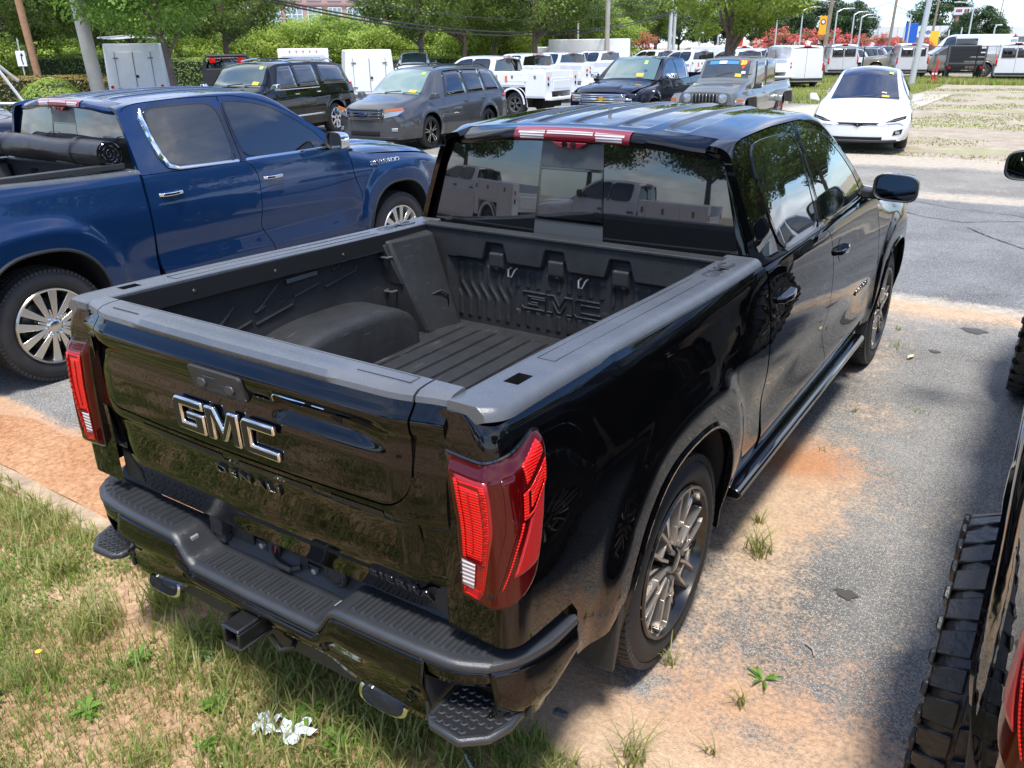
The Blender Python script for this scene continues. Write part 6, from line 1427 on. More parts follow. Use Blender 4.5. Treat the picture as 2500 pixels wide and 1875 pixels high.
def boxbody(name, label, cat, loc, rz, w_, l_, z0, z1, taper=0, cab=True, doors='double', group=None, roll=False, zc=None):
    T = thing(name, label, cat, loc, rz, group); h = w_/2; tp = taper; WP = simple('white_panel', (.80, .81, .82), rough=.35, var=.05, vscale=3); SH = simple('seam_grey', (.16, .16, .165), rough=.6)
    m = MB(); m.hexa([(-h, 0, z0), (h, 0, z0), (h, l_, z0), (-h, l_, z0), (-h+tp, .05, z1), (h-tp, .05, z1), (h-tp, l_, z1), (-h+tp, l_, z1)]); m.build('cargo_body', WP, T, bevel=.05, seg=3)
    zd0, zd1 = z0+.12, z1-.28; dw = w_*.30
    yy_ = lambda z: .05*(z-z0)/(z1-z0)
    if doors == 'double':
        for s in (1, -1):
            m = MB(); m.hexa([(s*.008, yy_(zd0)-.02, zd0), (s*dw, yy_(zd0)-.02, zd0), (s*dw, yy_(zd0)+.02, zd0), (s*.008, yy_(zd0)+.02, zd0), (s*.008, yy_(zd1)-.02, zd1), (s*dw, yy_(zd1)-.02, zd1), (s*dw, yy_(zd1)+.02, zd1), (s*.008, yy_(zd1)+.02, zd1)]); d = m.build('rear_door', WP, T, bevel=.01, recalc=True)
            for z in (lerp(zd0, zd1, .12), lerp(zd0, zd1, .85)): m = MB(); m.bb(s*(dw-.10), s*(dw+.07), yy_(z)-.04, yy_(z)-.02, z-.02, z+.02); m.build('door_hinge', STEEL, d)
        m = MB(); m.bb(-.006, .006, -.012, .03, zd0, zd1); m.bb(-dw-.012, -dw, -.004, .03, zd0, zd1); m.bb(dw, dw+.012, -.004, .03, zd0, zd1); m.build('door_seam', SH, T)
        m = MB(); m.bb(.02, .10, -.04, .0, lerp(zd0, zd1, .38), lerp(zd0, zd1, .44)); m.build('door_latch', DARK, T)
    if roll:
        m = MB(); m.bb(-h*.84, h*.84, -.012, .06, z0+.1, z1-.30); m.build('roll_up_door', simple('roll_grey', (.60, .62, .64), rough=.5), T)
        for k in range(6): z = lerp(z0+.1, z1-.35, k/6); m = MB(); m.bb(-h*.84, h*.84, -.018, -.010, z, z+.012); m.build('door_slat_joint', SH, T)
        for k in range(5): m = MB(); m.bb(-.62+.31*k-.03, -.62+.31*k+.03, .01, .05, z1-.14, z1-.10); m.build('marker_light', LRED, T)
        text('door_print', 'Rental', simple('print_blue', (.05, .25, .6)), T, (.62, -.024, z1-.55), (radians(90), 0, 0), size=.22, extrude=.001)
    for s in (1, -1):
        m = MB(); m.lathe([(.0, .055), (-.03, .05), (-.035, 0)], 16, ax='y', c=(s*h*.85, yy_(z0+.3), z0+.35)); m.build('tail_light', LRED, T)
    if cab:
        m = MB(); cz = zc or min(z1-.15, 2.1); m.hexa([(-.92, l_, .55), (.92, l_, .55), (.92, l_+2.2, .55), (-.92, l_+2.2, .55), (-.80, l_+.05, cz), (.80, l_+.05, cz), (.78, l_+.9, cz), (-.78, l_+.9, cz)]); m.build('cab', WHITE, T, bevel=.08)
    for s in (1, -1):
        for y in (l_*.28, l_+1.4): wheel(T, (s*(h-.06), y, .36), s, 'plain', 1)
    m = MB(); m.bb(-h, h, -.08, .05, .42, .55); m.build('rear_bumper', STEEL, T)
    return T
def service_body(T, wht=1.42, l_=2.55, group=None, paint_=None):
    WP = simple('service_white', (.80, .81, .82), rough=.3, var=.05, vscale=3); SM = simple('seam_grey', (.16, .16, .165), rough=.6); b = emp('service_body', T)
    for s in (1, -1):
        for (y0, y1, z0, z1) in ((0, .75, .62, wht), (.75, 1.75, .95, wht), (1.75, l_, .62, wht)):
            m = MB(); m.bb(s*.60, s*1.05, y0, y1, z0, z1); m.build('tool_cabinet', WP, b, bevel=.008)
            m = MB(); m.bb(s*1.048, s*1.062, y0+.03, y1-.03, z0+.05, z1-.05); d = m.build('cabinet_door', WP, b, bevel=.006)
            m = MB(); m.bb(s*1.05, s*1.068, (y0+y1)/2-.04, (y0+y1)/2+.04, z1-.22, z1-.12); m.build('cabinet_latch', SM, d)
        m = MB(); aa = lin(0, pi, 20); m.grid(lambda a, v, s=s: (s*(1.07, 1.07, 1.0)[v], 1.25-(.50, .44, .44)[v]*cos(a), .42+(.52, .46, .46)[v]*sin(a)), aa, [0, 1, 2]); m.build('wheel_arch', WP, b)
        m = MB(); m.bb(s*.70, s*1.04, -.02, .03, .62, wht); m.build('rear_corner', WP, b, bevel=.006)
        for z in (wht-.18, wht-.36): m = MB(); m.bb(s*.84, s*.92, -.035, -.015, z-.07, z+.02); m.build('tail_light', LRED if z > wht-.3 else DARK, b)
        m = MB(); m.lathe([(.0, .03), (s*.01, .03), (s*.01, 0)], 12, c=(s*1.05, .15, .72)); m.build('side_marker', LRED, b)
    m = MB(); m.bb(-.60, .60, .05, l_, .80, .86); m.build('cargo_floor', STEEL, b)
    m = MB(); m.bb(-.68, .68, -.02, .03, .82, 1.22); tg = m.build('tailgate', WP, b, bevel=.008); m = MB(); m.bb(-.55, .55, -.035, -.015, .90, 1.14); m.build('gate_panel', WP, tg, bevel=.006)
    m = MB(); m.bb(-1.05, 1.05, -.25, .0, .56, .64); m.build('work_bumper', WP, b, bevel=.01)
    return b
def cabtruck(label, loc, rz, pnt, group=None, service=True, z=1.42, print_=False):
    """crew cab on a flat frame with a utility body"""
    T, B = make_pickup(label, dict(paint=pnt, wheels='steel', detail=1, trim=PLAS, mirror=PLAS, ribs=0, lip=pnt), 'utility truck', loc, rz, 'utility_truck')
    for o in list(B.children):
        if o.name.split('.')[0] in ('bed_side',): bpy.data.objects.remove(o, do_unlink=True)
    if group: T['group'] = group
    b = service_body(T, z, 2.0)
    if print_:
        m = MB(); m.bb(-1.066, -1.063, .62, 1.55, 1.12, 1.26); pl = m.build('side_print', PAPER, b)
        m = MB(); m.bb(-1.070, -1.067, 1.43, 1.53, 1.10, 1.28); m.build('print_logo', simple('print_orange', (.8, .16, .05)), pl)
    return T
# ------------------------------------------------------------------ the pickups
PSI = dict(paint=BLACK, wheels='sierra', brand='GMC', detail=2)
sierra, SB = make_pickup('glossy black crew cab pickup truck with open empty bed in the foreground', PSI)
make_bed(SB, PSI); make_tailgate(SB, PSI); make_tail_lamps(SB); make_rear_bumper(SB, PSI)
text('door_badge', 'DENALI', GLOSS, SB, (sideX(3.98, .80)+.0, 3.98, .80), (radians(90), 0, radians(90)), size=.055, extrude=.006, sx=1.5, bevel=.001, space=1.15)
PBL = dict(paint=BLUE, wheels='silver', detail=2, trim=CHROME, chrome_window=True, mirror=CHROME, lip=simple('blue_lip', (.012, .014, .018), rough=.5), board=PLAS)
blue, BB = make_pickup('metallic blue crew cab pickup truck with rolled bed cover parked on the left', PBL, loc=(-4.83, .34, 0))
make_bed(BB, dict(liner=PLAS, detail=2)); 
make_tail_lamps(BB); m = MB(); m.bb(-.78, .78, .09, .19, .74, 1.40); m.build('tailgate', BLUE, BB, bevel=.012); m = MB(); m.bb(-.98, .98, .0, .20, .50, .68); m.build('rear_bumper', CHROME, BB, bevel=.03)
# soft cover rolled up against the cab: spiral roll with folds
cv = thing('bed_cover_roll', 'black soft bed cover rolled up behind the blue pickup cab', 'bed cover', (-4.83, .34+1.90, 1.50))
m = MB()
def rollf(u, a): 
    x = lerp(-.86, .86, u); r = .098+.006*sin(x*7+a*2)+.007*float(vnoise(np.array([x*5]), np.array([a*1.3]), 1.2, 5, 3)[0])*1.5-.004; return (x, -r*cos(a)*1.0, r*sin(a)*.92)
m.grid(rollf, lin(0, 1, 60), lin(0, 2*pi, 33)); m.build('roll', VINYL, cv)
for x in (-.86, .86):
    m = MB(); pts = []
    for i in range(90):
        a = i*.22; r = .092-.00095*i; pts.append((x*(1+.004*sin(i)), r*cos(a), r*sin(a)))
    m.tube(pts, .0045, 4); m.build('roll_end_spiral', GLOSS, cv); m = MB(); m.lathe([(x*.99, .09), (x*.99, 0)], 24); m.build('roll_end', DARK, cv)
for s in (1, -1): m = MB(); m.bb(s*.80, s*.87, -1.75, .10, -.115, -.075); m.build('cover_rail', PLAS, cv, bevel=.005)
for x in (-.5, .5): m = MB(); m.lathe([(x-.015, .108), (x+.015, .108)], 24); m.build('strap', PLAS, cv)
text('door_badge', 'SILVERADO', CHROME, BB, (sideX(4.66, 1.14)-.002, 4.72, 1.145), (radians(84), 0, radians(90)), size=.062, extrude=.006, sx=1.35, bevel=.001)
PNV = dict(paint=NAVY, wheels='silver', detail=1, trim=CHROME, mirror=CHROME, chrome_window=True, front=True, wglass=simple('pale_glass_c', (.10, .16, .15), rough=.05, coat=1, spec=.9))
navy, NB = make_pickup('dark navy crew cab pickup with chrome grille and gold emblem facing the camera', PNV, loc=(-8.52, 24.11, 0), rz=radians(182.2))
m = MB(); m.bb(-.78, .78, .09, .19, .74, 1.40); m.build('tailgate', NAVY, NB)
for x0, z0, w_, h_, mt in ((-.50, 1.42, .20, .08, YEL), (-.52, 1.72, .09, .08, LIME)):
    y = 4.42-(z0-1.30)/1.32; m = MB(); m.face([(x0, y+.10, z0), (x0+w_, y+.10, z0), (x0+w_, y+.10-h_*.75, z0+h_), (x0, y+.10-h_*.75, z0+h_)]); m.build('windshield_sticker', mt, NB, smooth=False)
text('hood_badge', 'Z71', simple('badge_red', (.6, .05, .04)), NB, (-.96, 4.75, 1.08), (radians(90), 0, radians(-90)), size=.10, extrude=.004)
# lifted black truck at the right edge
PLF = dict(paint=BLACK, wheels='mud', detail=2, lift=.12, mx=.13, wx=.12, mirror=PLAS, lip=GLOSS)
lifted, LB = make_pickup('lifted black pickup with knobbly mud tyres at the right edge of the picture', PLF, loc=(3.00, -0.04, 0))
make_bed(LB, dict(detail=2)); m = MB(); m.bb(-.78, .78, .09, .19, .74, 1.40); m.build('tailgate', BLACK, LB, bevel=.012)
m = MB(); m.bb(-.96, .96, .03, .22, .50, .68); m.build('rear_bumper', CHROME, LB, bevel=.04, seg=4)
make_tail_lamps(LB)
# ------------------------------------------------------------------ trees, hedges, flowering shrubs
BARK = simple('bark', (.13, .10, .08), rough=.9, var=.4, vscale=5, bump=.6, bscale=14)
LEAF = leafmat('tree_leaf', (.065, .11, .03), (.30, .39, .10), trans=.36); LEAFB = leafmat('willow_leaf', (.14, .21, .04), (.46, .56, .15), trans=.45); LEAFD = leafmat('dark_tree_leaf', (.018, .045, .014), (.06, .11, .03), trans=.2)
LEAFM = leafmat('maple_leaf', (.06, .13, .025), (.27, .42, .08), trans=.4); LEAFY = leafmat('yellow_green_leaf', (.11, .17, .025), (.40, .48, .10), trans=.4); HEDO = leafmat('russet_leaf', (.07, .10, .02), (.30, .20, .05), trans=.2)
PINK = leafmat('pink_blossom', (.10, .20, .03), (.90, .22, .28), (.95, .12, .22), trans=.2)
def leaves(name, C, N, size, mat, tint, seed):
    """quads centred on C, facing N-ish"""
    g = np.random.default_rng(seed); n = len(C); N = N + g.normal(0, .55, (n, 3)); N /= np.linalg.norm(N, axis=1, keepdims=True)+1e-9
    A = np.cross(N, g.normal(0, 1, (n, 3))); A /= np.linalg.norm(A, axis=1, keepdims=True)+1e-9; B = np.cross(N, A); s = (size*g.uniform(.6, 1.25, n))[:, None]
    V = np.stack([C-A*s, C-B*s*.55+N*s*.12, C+A*s, C+B*s*.55+N*s*.12], 1).reshape(-1, 3); F = np.arange(4*n)
    me = bpy.data.meshes.new(name); me.vertices.add(len(V)); me.vertices.foreach_set('co', V.astype(np.float32).ravel()); me.loops.add(len(F)); me.loops.foreach_set('vertex_index', F.astype(np.int32)); me.polygons.add(n)
    me.polygons.foreach_set('loop_start', np.arange(0, 4*n, 4, dtype=np.int32)); me.polygons.foreach_set('loop_total', np.full(n, 4, dtype=np.int32)); me.update(); attr(me, 'tint', np.repeat(np.clip(tint, 0, 1), 4)); me.materials.append(mat); return me
def crown_mesh(name, rx, rz, zc, n, size, mat, seed, ncl=60, cr=.26, low=0.0):
    g = np.random.default_rng(seed); D = g.normal(0, 1, (ncl, 3)); D /= np.linalg.norm(D, axis=1, keepdims=True); rr = g.uniform(.25, 1, ncl)**.45; D[:, 2] = np.where(D[:, 2] < low, D[:, 2]*.5, D[:, 2])
    CC = D*rr[:, None]*np.array([rx, rx, rz])*(1-cr*.5); cl = g.integers(0, ncl, n); R_ = g.normal(0, 1, (n, 3)); R_ /= np.linalg.norm(R_, axis=1, keepdims=True); k = g.uniform(0, 1, n)**.4
    rad = (cr*rx*g.uniform(.6, 1.3, ncl))[cl]; P = CC[cl]+R_*(k*rad)[:, None]*np.array([1, 1, .62]); N = R_+np.array([0, 0, .6])
    tint = g.uniform(.15, .75, ncl)[cl]+g.normal(0, .13, n)+.18*R_[:, 2]; P[:, 2] += zc
    return leaves(name, P, N, size, mat, tint, seed+1), CC
def branches(CC, zc, h0, r, seed, n=9):
    g = random.Random(seed); m = MB(); m.tube([(0, 0, -.05), (.02*g.uniform(-1, 1), .02, h0*.5), (.06*g.uniform(-1, 1), .05, h0), (.1, -.05, zc)], [r*1.15, r*.9, r*.75, r*.4], 10)
    for i in range(n):
        c = CC[g.randrange(len(CC))]; z0 = h0*g.uniform(.85, 1.25); mid = (c[0]*.45+g.uniform(-.2, .2), c[1]*.45, lerp(z0, c[2]+zc, .42)); m.tube([(.05, 0, z0), mid, (c[0]*.85, c[1]*.85, c[2]*.9+zc)], [r*.5, r*.28, r*.06], 6)
    return m
PROTO = {}
def tree(kind, label, x, y, s=1.0, rz=0, cat='tree', group=None, sz=None):
    if kind not in PROTO:
        K = dict(oak=(4.4, 3.0, 5.6, 26000, .10, LEAF, 110, .22, 2.6, .20), oak2=(4.8, 2.8, 5.6, 26000, .10, LEAF, 100, .24, 2.7, .21), maple=(3.4, 2.4, 4.9, 26000, .075, LEAFM, 110, .22, 2.3, .17), willow=(2.9, 2.0, 1.9, 16000, .085, LEAFB, 90, .26, .9, .07), willow2=(3.2, 1.9, 1.8, 16000, .085, LEAFY, 90, .24, .8, .07), dark=(5.5, 5.2, 5.8, 18000, .19, LEAFD, 90, .24, 2.0, .25), dark2=(5.0, 6.4, 6.8, 18000, .19, LEAFD, 90, .22, 2.0, .25), myrtle=(1.45, 1.1, 2.05, 2600, .075, PINK, 40, .28, .9, .05), bright=(3.5, 2.5, 4.7, 26000, .07, LEAFY, 110, .20, 2.0, .19))[kind]
        rx, rz_, zc, n, sz_, mt, ncl, cr, h0, r = K; sd = abs(hash(kind)) % 1 + len(kind)*7+ord(kind[0])
        me, CC = crown_mesh('crown', rx, rz_, zc, n, sz_, mt, sd, ncl, cr, low=-1.1); tk = branches(CC, zc, h0, r*(.8 if kind == 'maple' else 1), sd, 5 if kind == 'maple' else 9).build('trunk', BARK, None)
        T = thing('tree_proto', label, cat); c = bpy.data.objects.new('crown', me); COL.objects.link(c); c.parent = T; tk.parent = T; PROTO[kind] = T; T.name = {'myrtle': 'flowering_shrub', 'willow': 'shrub', 'willow2': 'shrub'}.get(kind, 'tree'); o = T
    else: o = copy_tree(PROTO[kind])
    o.location = (x, y, 0); o.rotation_euler = (0, 0, rz); o.scale = (s, s, sz or s); o['label'] = label; o['category'] = cat
    if group: o['group'] = group
    return o
TG = 'broad shade trees along the street'
for i, (px, d, k, s, lb) in enumerate(((68, 52, 'oak', .95, 'shade tree behind the brown wooden pole at far left'), (318, 50, 'oak2', .85, 'shade tree behind the white step van'), (553, 57, 'oak2', .95, 'spreading tree with forked trunk above the black wagon'), (1027, 52, 'oak', 1.0, 'shade tree right of the pink office building'), (1133, 60, 'oak2', .95, 'second shade tree right of the pink office building'),
    (1206, 66, 'oak', .9, 'shade tree above the white crew cab roof'), (1307, 56, 'oak2', 1.0, 'shade tree directly behind the grey pickup brake light roof line'), (1399, 70, 'oak', .9, 'shade tree left of the tall grey lamp pole'), (1500, 85, 'oak2', 1.0, 'shade tree behind the pair of thin poles'), (1600, 95, 'oak', 1.1, 'shade tree behind the steel poles'), (215, 60, 'oak', .9, 'shade tree behind the grey concrete pole'), (-60, 48, 'oak2', .9, 'shade tree at the left border'))):
    x, y = ray_ground(px, d); tree(k, lb, x, y, s, i*1.3, group=TG)
x, y = ray_ground(418, 31); t_ = tree('maple', 'near maple tree with leaning bare trunk beside the white step van', x, y, 1.0, .6); t_.rotation_euler = (0, -.10, .6)
x, y = ray_ground(1783, 36); tree('bright', 'yellow green tree with forked trunk behind the grey off road pickup', x, y, 1.0, 2.0)
REFS = [(35, 'the brown wooden pole'), (200, 'the concrete pole'), (320, 'the step van'), (430, 'the leaning maple'), (553, 'the flatbed pickup'), (680, 'the black wagon roof'), (738, 'the box truck'), (898, 'the enclosed utility body'), (1027, 'the work truck with pipe rack'), (1180, 'the orange decal truck'), (1307, 'the white crew cab truck'), (1411, 'the short thin pole'), (1484, 'the tall grey pole')]; USED = {}
WL = 'bright willowy shrubs filling the background'
for i in range(34):
    px = -60+i*46; d = 74+(i*37 % 14)-4; x, y = ray_ground(px, d); w_ = ['low bright bush', 'billowing light green bush', 'feathery yellow green bush'][i % 3]
    ref = min(REFS, key=lambda q: abs(q[0]-px)); side_ = 'left of' if px < ref[0]-20 else ('right of' if px > ref[0]+20 else 'straight behind')
    USED[(ref[1], side_)] = USED.get((ref[1], side_), 0)+1; k_ = USED[(ref[1], side_)]
    tree('willow' if i % 2 else 'willow2', w_+' '+['', 'next ', 'further ', 'fourth '][min(3, k_-1)]+side_+' '+ref[1], x, y, 1.12+.30*((i*29) % 7)/7, i*2.1, cat='bush', group=WL)
DG = 'dark trees on the far side of the road'
for i in range(20):
    px = 250+i*88
    if 520 < px < 1060: continue
    d = 120+(i*53 % 40)+(60 if i > 14 else 0); x, y = ray_ground(px, d); s = (.95+.3*((i*31) % 5)/5)*(d/130)*(1 if i < 15 else .72)
    tree('dark' if i % 2 else 'dark2', ['tall', 'rounded'][i % 2]+' dark tree beyond the road, '+['far left', 'left of centre', 'near the centre', 'right of centre', 'far right'][min(4, px//450)]+[' nearer', ' behind', ' between', ' beyond', ' last'][(px//88) % 5], x, y, s, i*1.7, group=DG)
for px, d, s, lb in ((1915, 150, .90, 'tall dark tree right of the yellow green tree'), (2010, 160, .92, 'broad dark tree behind the orange banner pole'), (2075, 165, .85, 'dark tree between the lamp posts'), (2290, 190, 1.05, 'round dark tree left of the roadside billboard'), (2390, 150, .68, 'dark tree in front of the white dealership'), (2430, 150, .50, 'small dark tree beside the white dealership'), (2340, 160, .5, 'low dark tree under the billboard')):
    x, y = ray_ground(px, d); tree('dark', lb, x, y, s, px*.1, group='dark trees on the far right')
MG = 'pink crape myrtles in bloom along the road'
for i, (px, d, s, lb) in enumerate(((1567, 75, 1.05, 'pink flowering shrub behind the dark navy pickup roof'), (1852, 92, .85, 'low pink shrub right of the yellow green tree'), (1904, 88, 1.15, 'pink flowering shrub right of the low one'), (1971, 90, 1.1, 'pink flowering shrub left of the orange banner'), (2042, 92, 1.1, 'pink flowering shrub right of the orange banner'), (2102, 100, .95, 'small pink shrub above the second white van'), (2140, 104, .9, 'pink shrub in the middle of the long row'), (2163, 104, 1.0, 'deep pink shrub before the blue sign slab'), (2190, 106, .85, 'pink shrub just left of the blue sign slab'), (2262, 110, .85, 'last pink shrub left of the yellow banner'))):
    x, y = ray_ground(px, d); tree('myrtle', lb, x, y, s, i*2.3, cat='flowering shrub', group=MG)
# trees and a low wood behind the camera and to the right, seen in the reflections
for i, (x, y, s) in enumerate(((-14, -26, 1.1), (-6, -30, 1.2), (3, -27, 1.0), (12, -24, 1.1), (-24, -22, 1.1), (11, 26, 1.2), (17, 30, 1.1), (9, 36, 1.1), (20, 18, 1.2), (22, 8, 1.1), (24, -4, 1.2), (-34, -12, 1.2))):
    tree('oak' if i % 2 else 'oak2', 'shade tree outside the picture, '+['behind left', 'behind the service trucks', 'behind the camera', 'behind right', 'rear far left', 'right of the white wagon', 'beyond the red truck', 'behind the red truck', 'far right', 'right side', 'rear right', 'far rear left'][i], x, y, s, i, group='shade trees around the lot')
def hedge(label, cx, cy, lx, ly, h, rz, mat, n, seed, ball=False):
    g = np.random.default_rng(seed)
    if ball:
        D = g.normal(0, 1, (n, 3)); D /= np.linalg.norm(D, axis=1, keepdims=True); D[:, 2] = np.abs(D[:, 2]); P = D*np.array([lx, ly, h])*(1-.10*g.uniform(0, 1, (n, 1))**2)*(1+.05*np.sin(D[:, :1]*9)); N = D
    else:
        P = g.uniform(-1, 1, (n, 3)); f = g.integers(0, 3, n); P[:, 2] = (P[:, 2]+1)/2; P[f == 0, 0] = np.sign(P[f == 0, 0]); P[f == 1, 1] = np.sign(P[f == 1, 1]); P[f == 2, 2] = 1; N = P.copy(); P = P*np.array([lx, ly, h])*(1+.06*np.sin(P[:, :1]*11+P[:, 1:2]*7))
    me = leaves('hedge', P, N, .055, mat, g.uniform(0, 1, n)*.6+.4*(P[:, 2]/h), seed); o = bpy.data.objects.new('hedge', me); COL.objects.link(o); o.location = (cx, cy, 0); o.rotation_euler = (0, 0, rz); tag(o, label, 'hedge'); 
    m = MB(); (m.lathe([(0, lx*.9), (h*.5, lx*.8), (h*.85, lx*.45), (h*.92, 0)], 20, ax='z') if ball else m.bb(-lx*.95, lx*.95, -ly*.93, ly*.93, 0, h*.95)); m.build('hedge_core', simple('hedge_core', (.018, .03, .010), rough=.95), o); return o
x, y = ray_ground(100, 33); hedge('clipped bright green ball shrub behind the blue pickup roof', x, y, 1.15, 1.15, 1.35, 0, LEAFB, 5000, 3, True)
x, y = ray_ground(30, 36); hedge('long russet clipped hedge at far left', x, y, 2.6, .7, 1.3, .75, HEDO, 5000, 4); x, y = ray_ground(205, 38); hedge('low russet clipped hedge between the ball shrub and the step van', x, y, 1.6, .7, 1.15, .75, HEDO, 4200, 5)
x, y = ray_ground(465, 48); hedge('dark green clipped hedge beside the black flatbed pickup', x, y, 1.9, 1.0, 1.7, .8, LEAF, 6000, 6); x, y = ray_ground(250, 50); hedge('dark green hedge behind the white step van', x, y, 3.2, 1.0, 1.9, .8, LEAF, 7000, 7); x, y = ray_ground(1010, 60); hedge('low dark green hedge behind the white truck with pipe rack', x, y, 3.0, 1.0, 1.5, .6, LEAF, 6000, 8)
# grass strips out in the lot
def far_grass(name, label, x0, x1, y0, y1, n, hh, seed, dens=.5):
    g = np.random.default_rng(seed); X = g.uniform(x0, x1, n); Y = g.uniform(y0, y1, n); k = vnoise(X, Y*1.8, .35, seed, 4) > dens; X, Y = X[k], Y[k]; n = len(X)
    stuff(tag(blades(name, X, Y, X*0-.03, g.uniform(hh*.4, hh, n), g.uniform(.008, .016, n)*(1+Y/40), g.uniform(.2, .9, n), g.uniform(0, 2*pi, n), np.clip(g.normal(.62, .2, n), 0, 1), GRASSM, nseg=2), label, 'grass'))
far_grass('lot_grass', 'thin weedy grass in the pale gravel lot on the right', -5, 14, 17.5, 56, 60000, .045, 61, .55); far_grass('fence_grass', 'bright grass strip along the foot of the chain fence', -19, 12, 51.5, 57.5, 26000, .35, 62, .30); far_grass('island_grass', 'rough grass island behind the grey pickup', -12, -4.5, 33, 50, 16000, .20, 63, .38)

# ------------------------------------------------------------------ poles, wires, signs
WOODP = simple('wood_pole', (.24, .20, .15), rough=.9, var=.25, vscale=3); CONCP = simple('concrete_pole', (.40, .38, .34), rough=.85, var=.15, vscale=2); GALV = simple('galvanised_pole', (.55, .58, .58), rough=.4, metal=.4); BROWNP = simple('brown_pole', (.36, .20, .11), rough=.85, var=.2)
def pole(name, label, px, d, h, r, mat, cat, lean=0, group=None, arm=0, lamp=False, armz=None):
    x, y = ray_ground(px, d); T = thing(name, label, cat, (x, y, 0), 0, group); dx_ = lean*h
    m = MB(); m.tube([(0, 0, -.1), (CR.x*dx_, CR.y*dx_, h)], [r, r*.72], 12); m.build('pole', mat, T)
    if arm:
        z = armz or h-.1; a = Vector((CR.x, CR.y, 0)).normalized()*arm; m = MB(); m.tube([(CR.x*dx_, CR.y*dx_, z), (a.x*.4+CR.x*dx_, a.y*.4+CR.y*dx_, z+.25), (a.x+CR.x*dx_, a.y+CR.y*dx_, z+.3)], .04 if not lamp else .05, 6); m.build('arm', GALV, T)
        if lamp: m = MB(); q = a*1.0; m.box((q.x+CR.x*dx_, q.y+CR.y*dx_, z+.28), (.55, .30, .10)); m.build('lamp_head', GALV, T, bevel=.02)
    return T, (x+CR.x*dx_, y+CR.y*dx_)
pole('wooden_pole', 'brown wooden pole leaning in front of the shade tree at far left', 83, 36, 12, .13, BROWNP, 'pole', -.05)
_, P0 = pole('utility_pole', 'thick grey concrete utility pole left of the white step van', 223, 33, 12, .24, CONCP, 'utility pole', -.05)
pole('lamp_post', 'tall grey pole rising through the middle of the trees', 1482, 60, 13, .17, CONCP, 'pole'); pole('lamp_post', 'thin pole just right of the tall grey pole', 1494, 72, 6.5, .08, CONCP, 'pole'); pole('lamp_post', 'short thin pole among the trees above the white pickups', 1411, 66, 3.8, .09, CONCP, 'pole')
_, P1 = pole('utility_pole', 'left steel pole of the pair behind the navy pickup', 1635, 70, 13, .16, GALV, 'utility pole'); pole('utility_pole', 'right steel pole of the pair behind the navy pickup', 1645, 72, 13, .13, GALV, 'utility pole', arm=-3.5, armz=6.2)
pole('camera_pole', 'short pole with a camera left of the yellow green tree', 1708, 55, 2.6, .10, CONCP, 'pole', arm=.4, lamp=True); pole('camera_pole', 'short white post in front of the yellow green tree', 1753, 60, 2.7, .08, GALV, 'pole')
LG = 'grey lamp posts along the dealership road'
for px, ty, d, a, lb in ((1893, 51, 85, 0, 'plain grey post right of the yellow green tree'), (1953, 31, 80, 1.2, 'lamp post right of the plain grey post'), (2036, 34, 84, 1.2, 'lamp post just right of the wooden pole with the banner'), (2078, 40, 92, 1.0, 'lamp post above the second white van'), (2097, 45, 96, 1.2, 'lamp post with long arm over the pink shrubs'), (2142, 50, 104, -1.0, 'lamp post in the middle of the pink shrubs'), (2216, 42, 110, -1.2, 'lamp post right of the blue sign slab'), (2177, 54, 120, 0, 'short lamp post left of the blue sign slab'), (2364, 24, 95, -1.6, 'lamp post right of the billboard with a white arm'), (2206, 66, 130, 0, 'small post in front of the blue slab'), (2345, 66, 90, 0, 'plain post left of the white dealership'), (2425, 66, 90, .3, 'post at the edge of the white dealership'), (2315, 70, 120, 0, 'thin dark post in front of the grey dealership')):
    h = 2.2+(118-.012*px-ty)/2000*d; pole('lamp_post', lb, px, d, h, .085*d/90, GALV, 'lamp post', group=LG, arm=a, lamp=bool(a))
_, P2 = pole('utility_pole', 'wooden utility pole with an orange banner', 2014, 78, 11, .19, WOODP, 'utility pole', .04, arm=-6.5, armz=5.2); _, P3 = pole('utility_pole', 'wooden utility pole over the pink shrubs', 2171, 100, 12, .15, WOODP, 'utility pole', .03); pole('utility_pole', 'wooden pole left of the billboard', 2273, 120, 8.5, .16, WOODP, 'utility pole', .03)
pole('light_mast', 'thick white leaning steel mast in front of the white van behind the fence', 2243, 52, 9, .16, GALV, 'mast', .06); pole('utility_pole', 'thin dark pole above the white dealership', 2427, 200, 9.8, .12, WOODP, 'utility pole', .05); pole('utility_pole', 'second thin dark pole above the white dealership', 2433, 205, 8.0, .12, WOODP, 'utility pole', .05)
def wire(label, a, b2, sag, r=.022):
    m = MB(); m.tube([(lerp(a[0], b2[0], t), lerp(a[1], b2[1], t), lerp(a[2], b2[2], t)-sag*4*t*(1-t)) for t in lin(0, 1, 24)], r, 4); tag(m.build('overhead_wire', CABLE, smooth=True), label, 'wire', 'overhead wires across the tree line')
def W(px, py, d):
    v = CF + CR*((px-1250)/2000.19) - CU*((py-937.5)/2000.19); n = hypot(v.x, v.y); return (CAM.x+v.x/n*d, CAM.y+v.y/n*d, CAM.z+v.z/n*d)
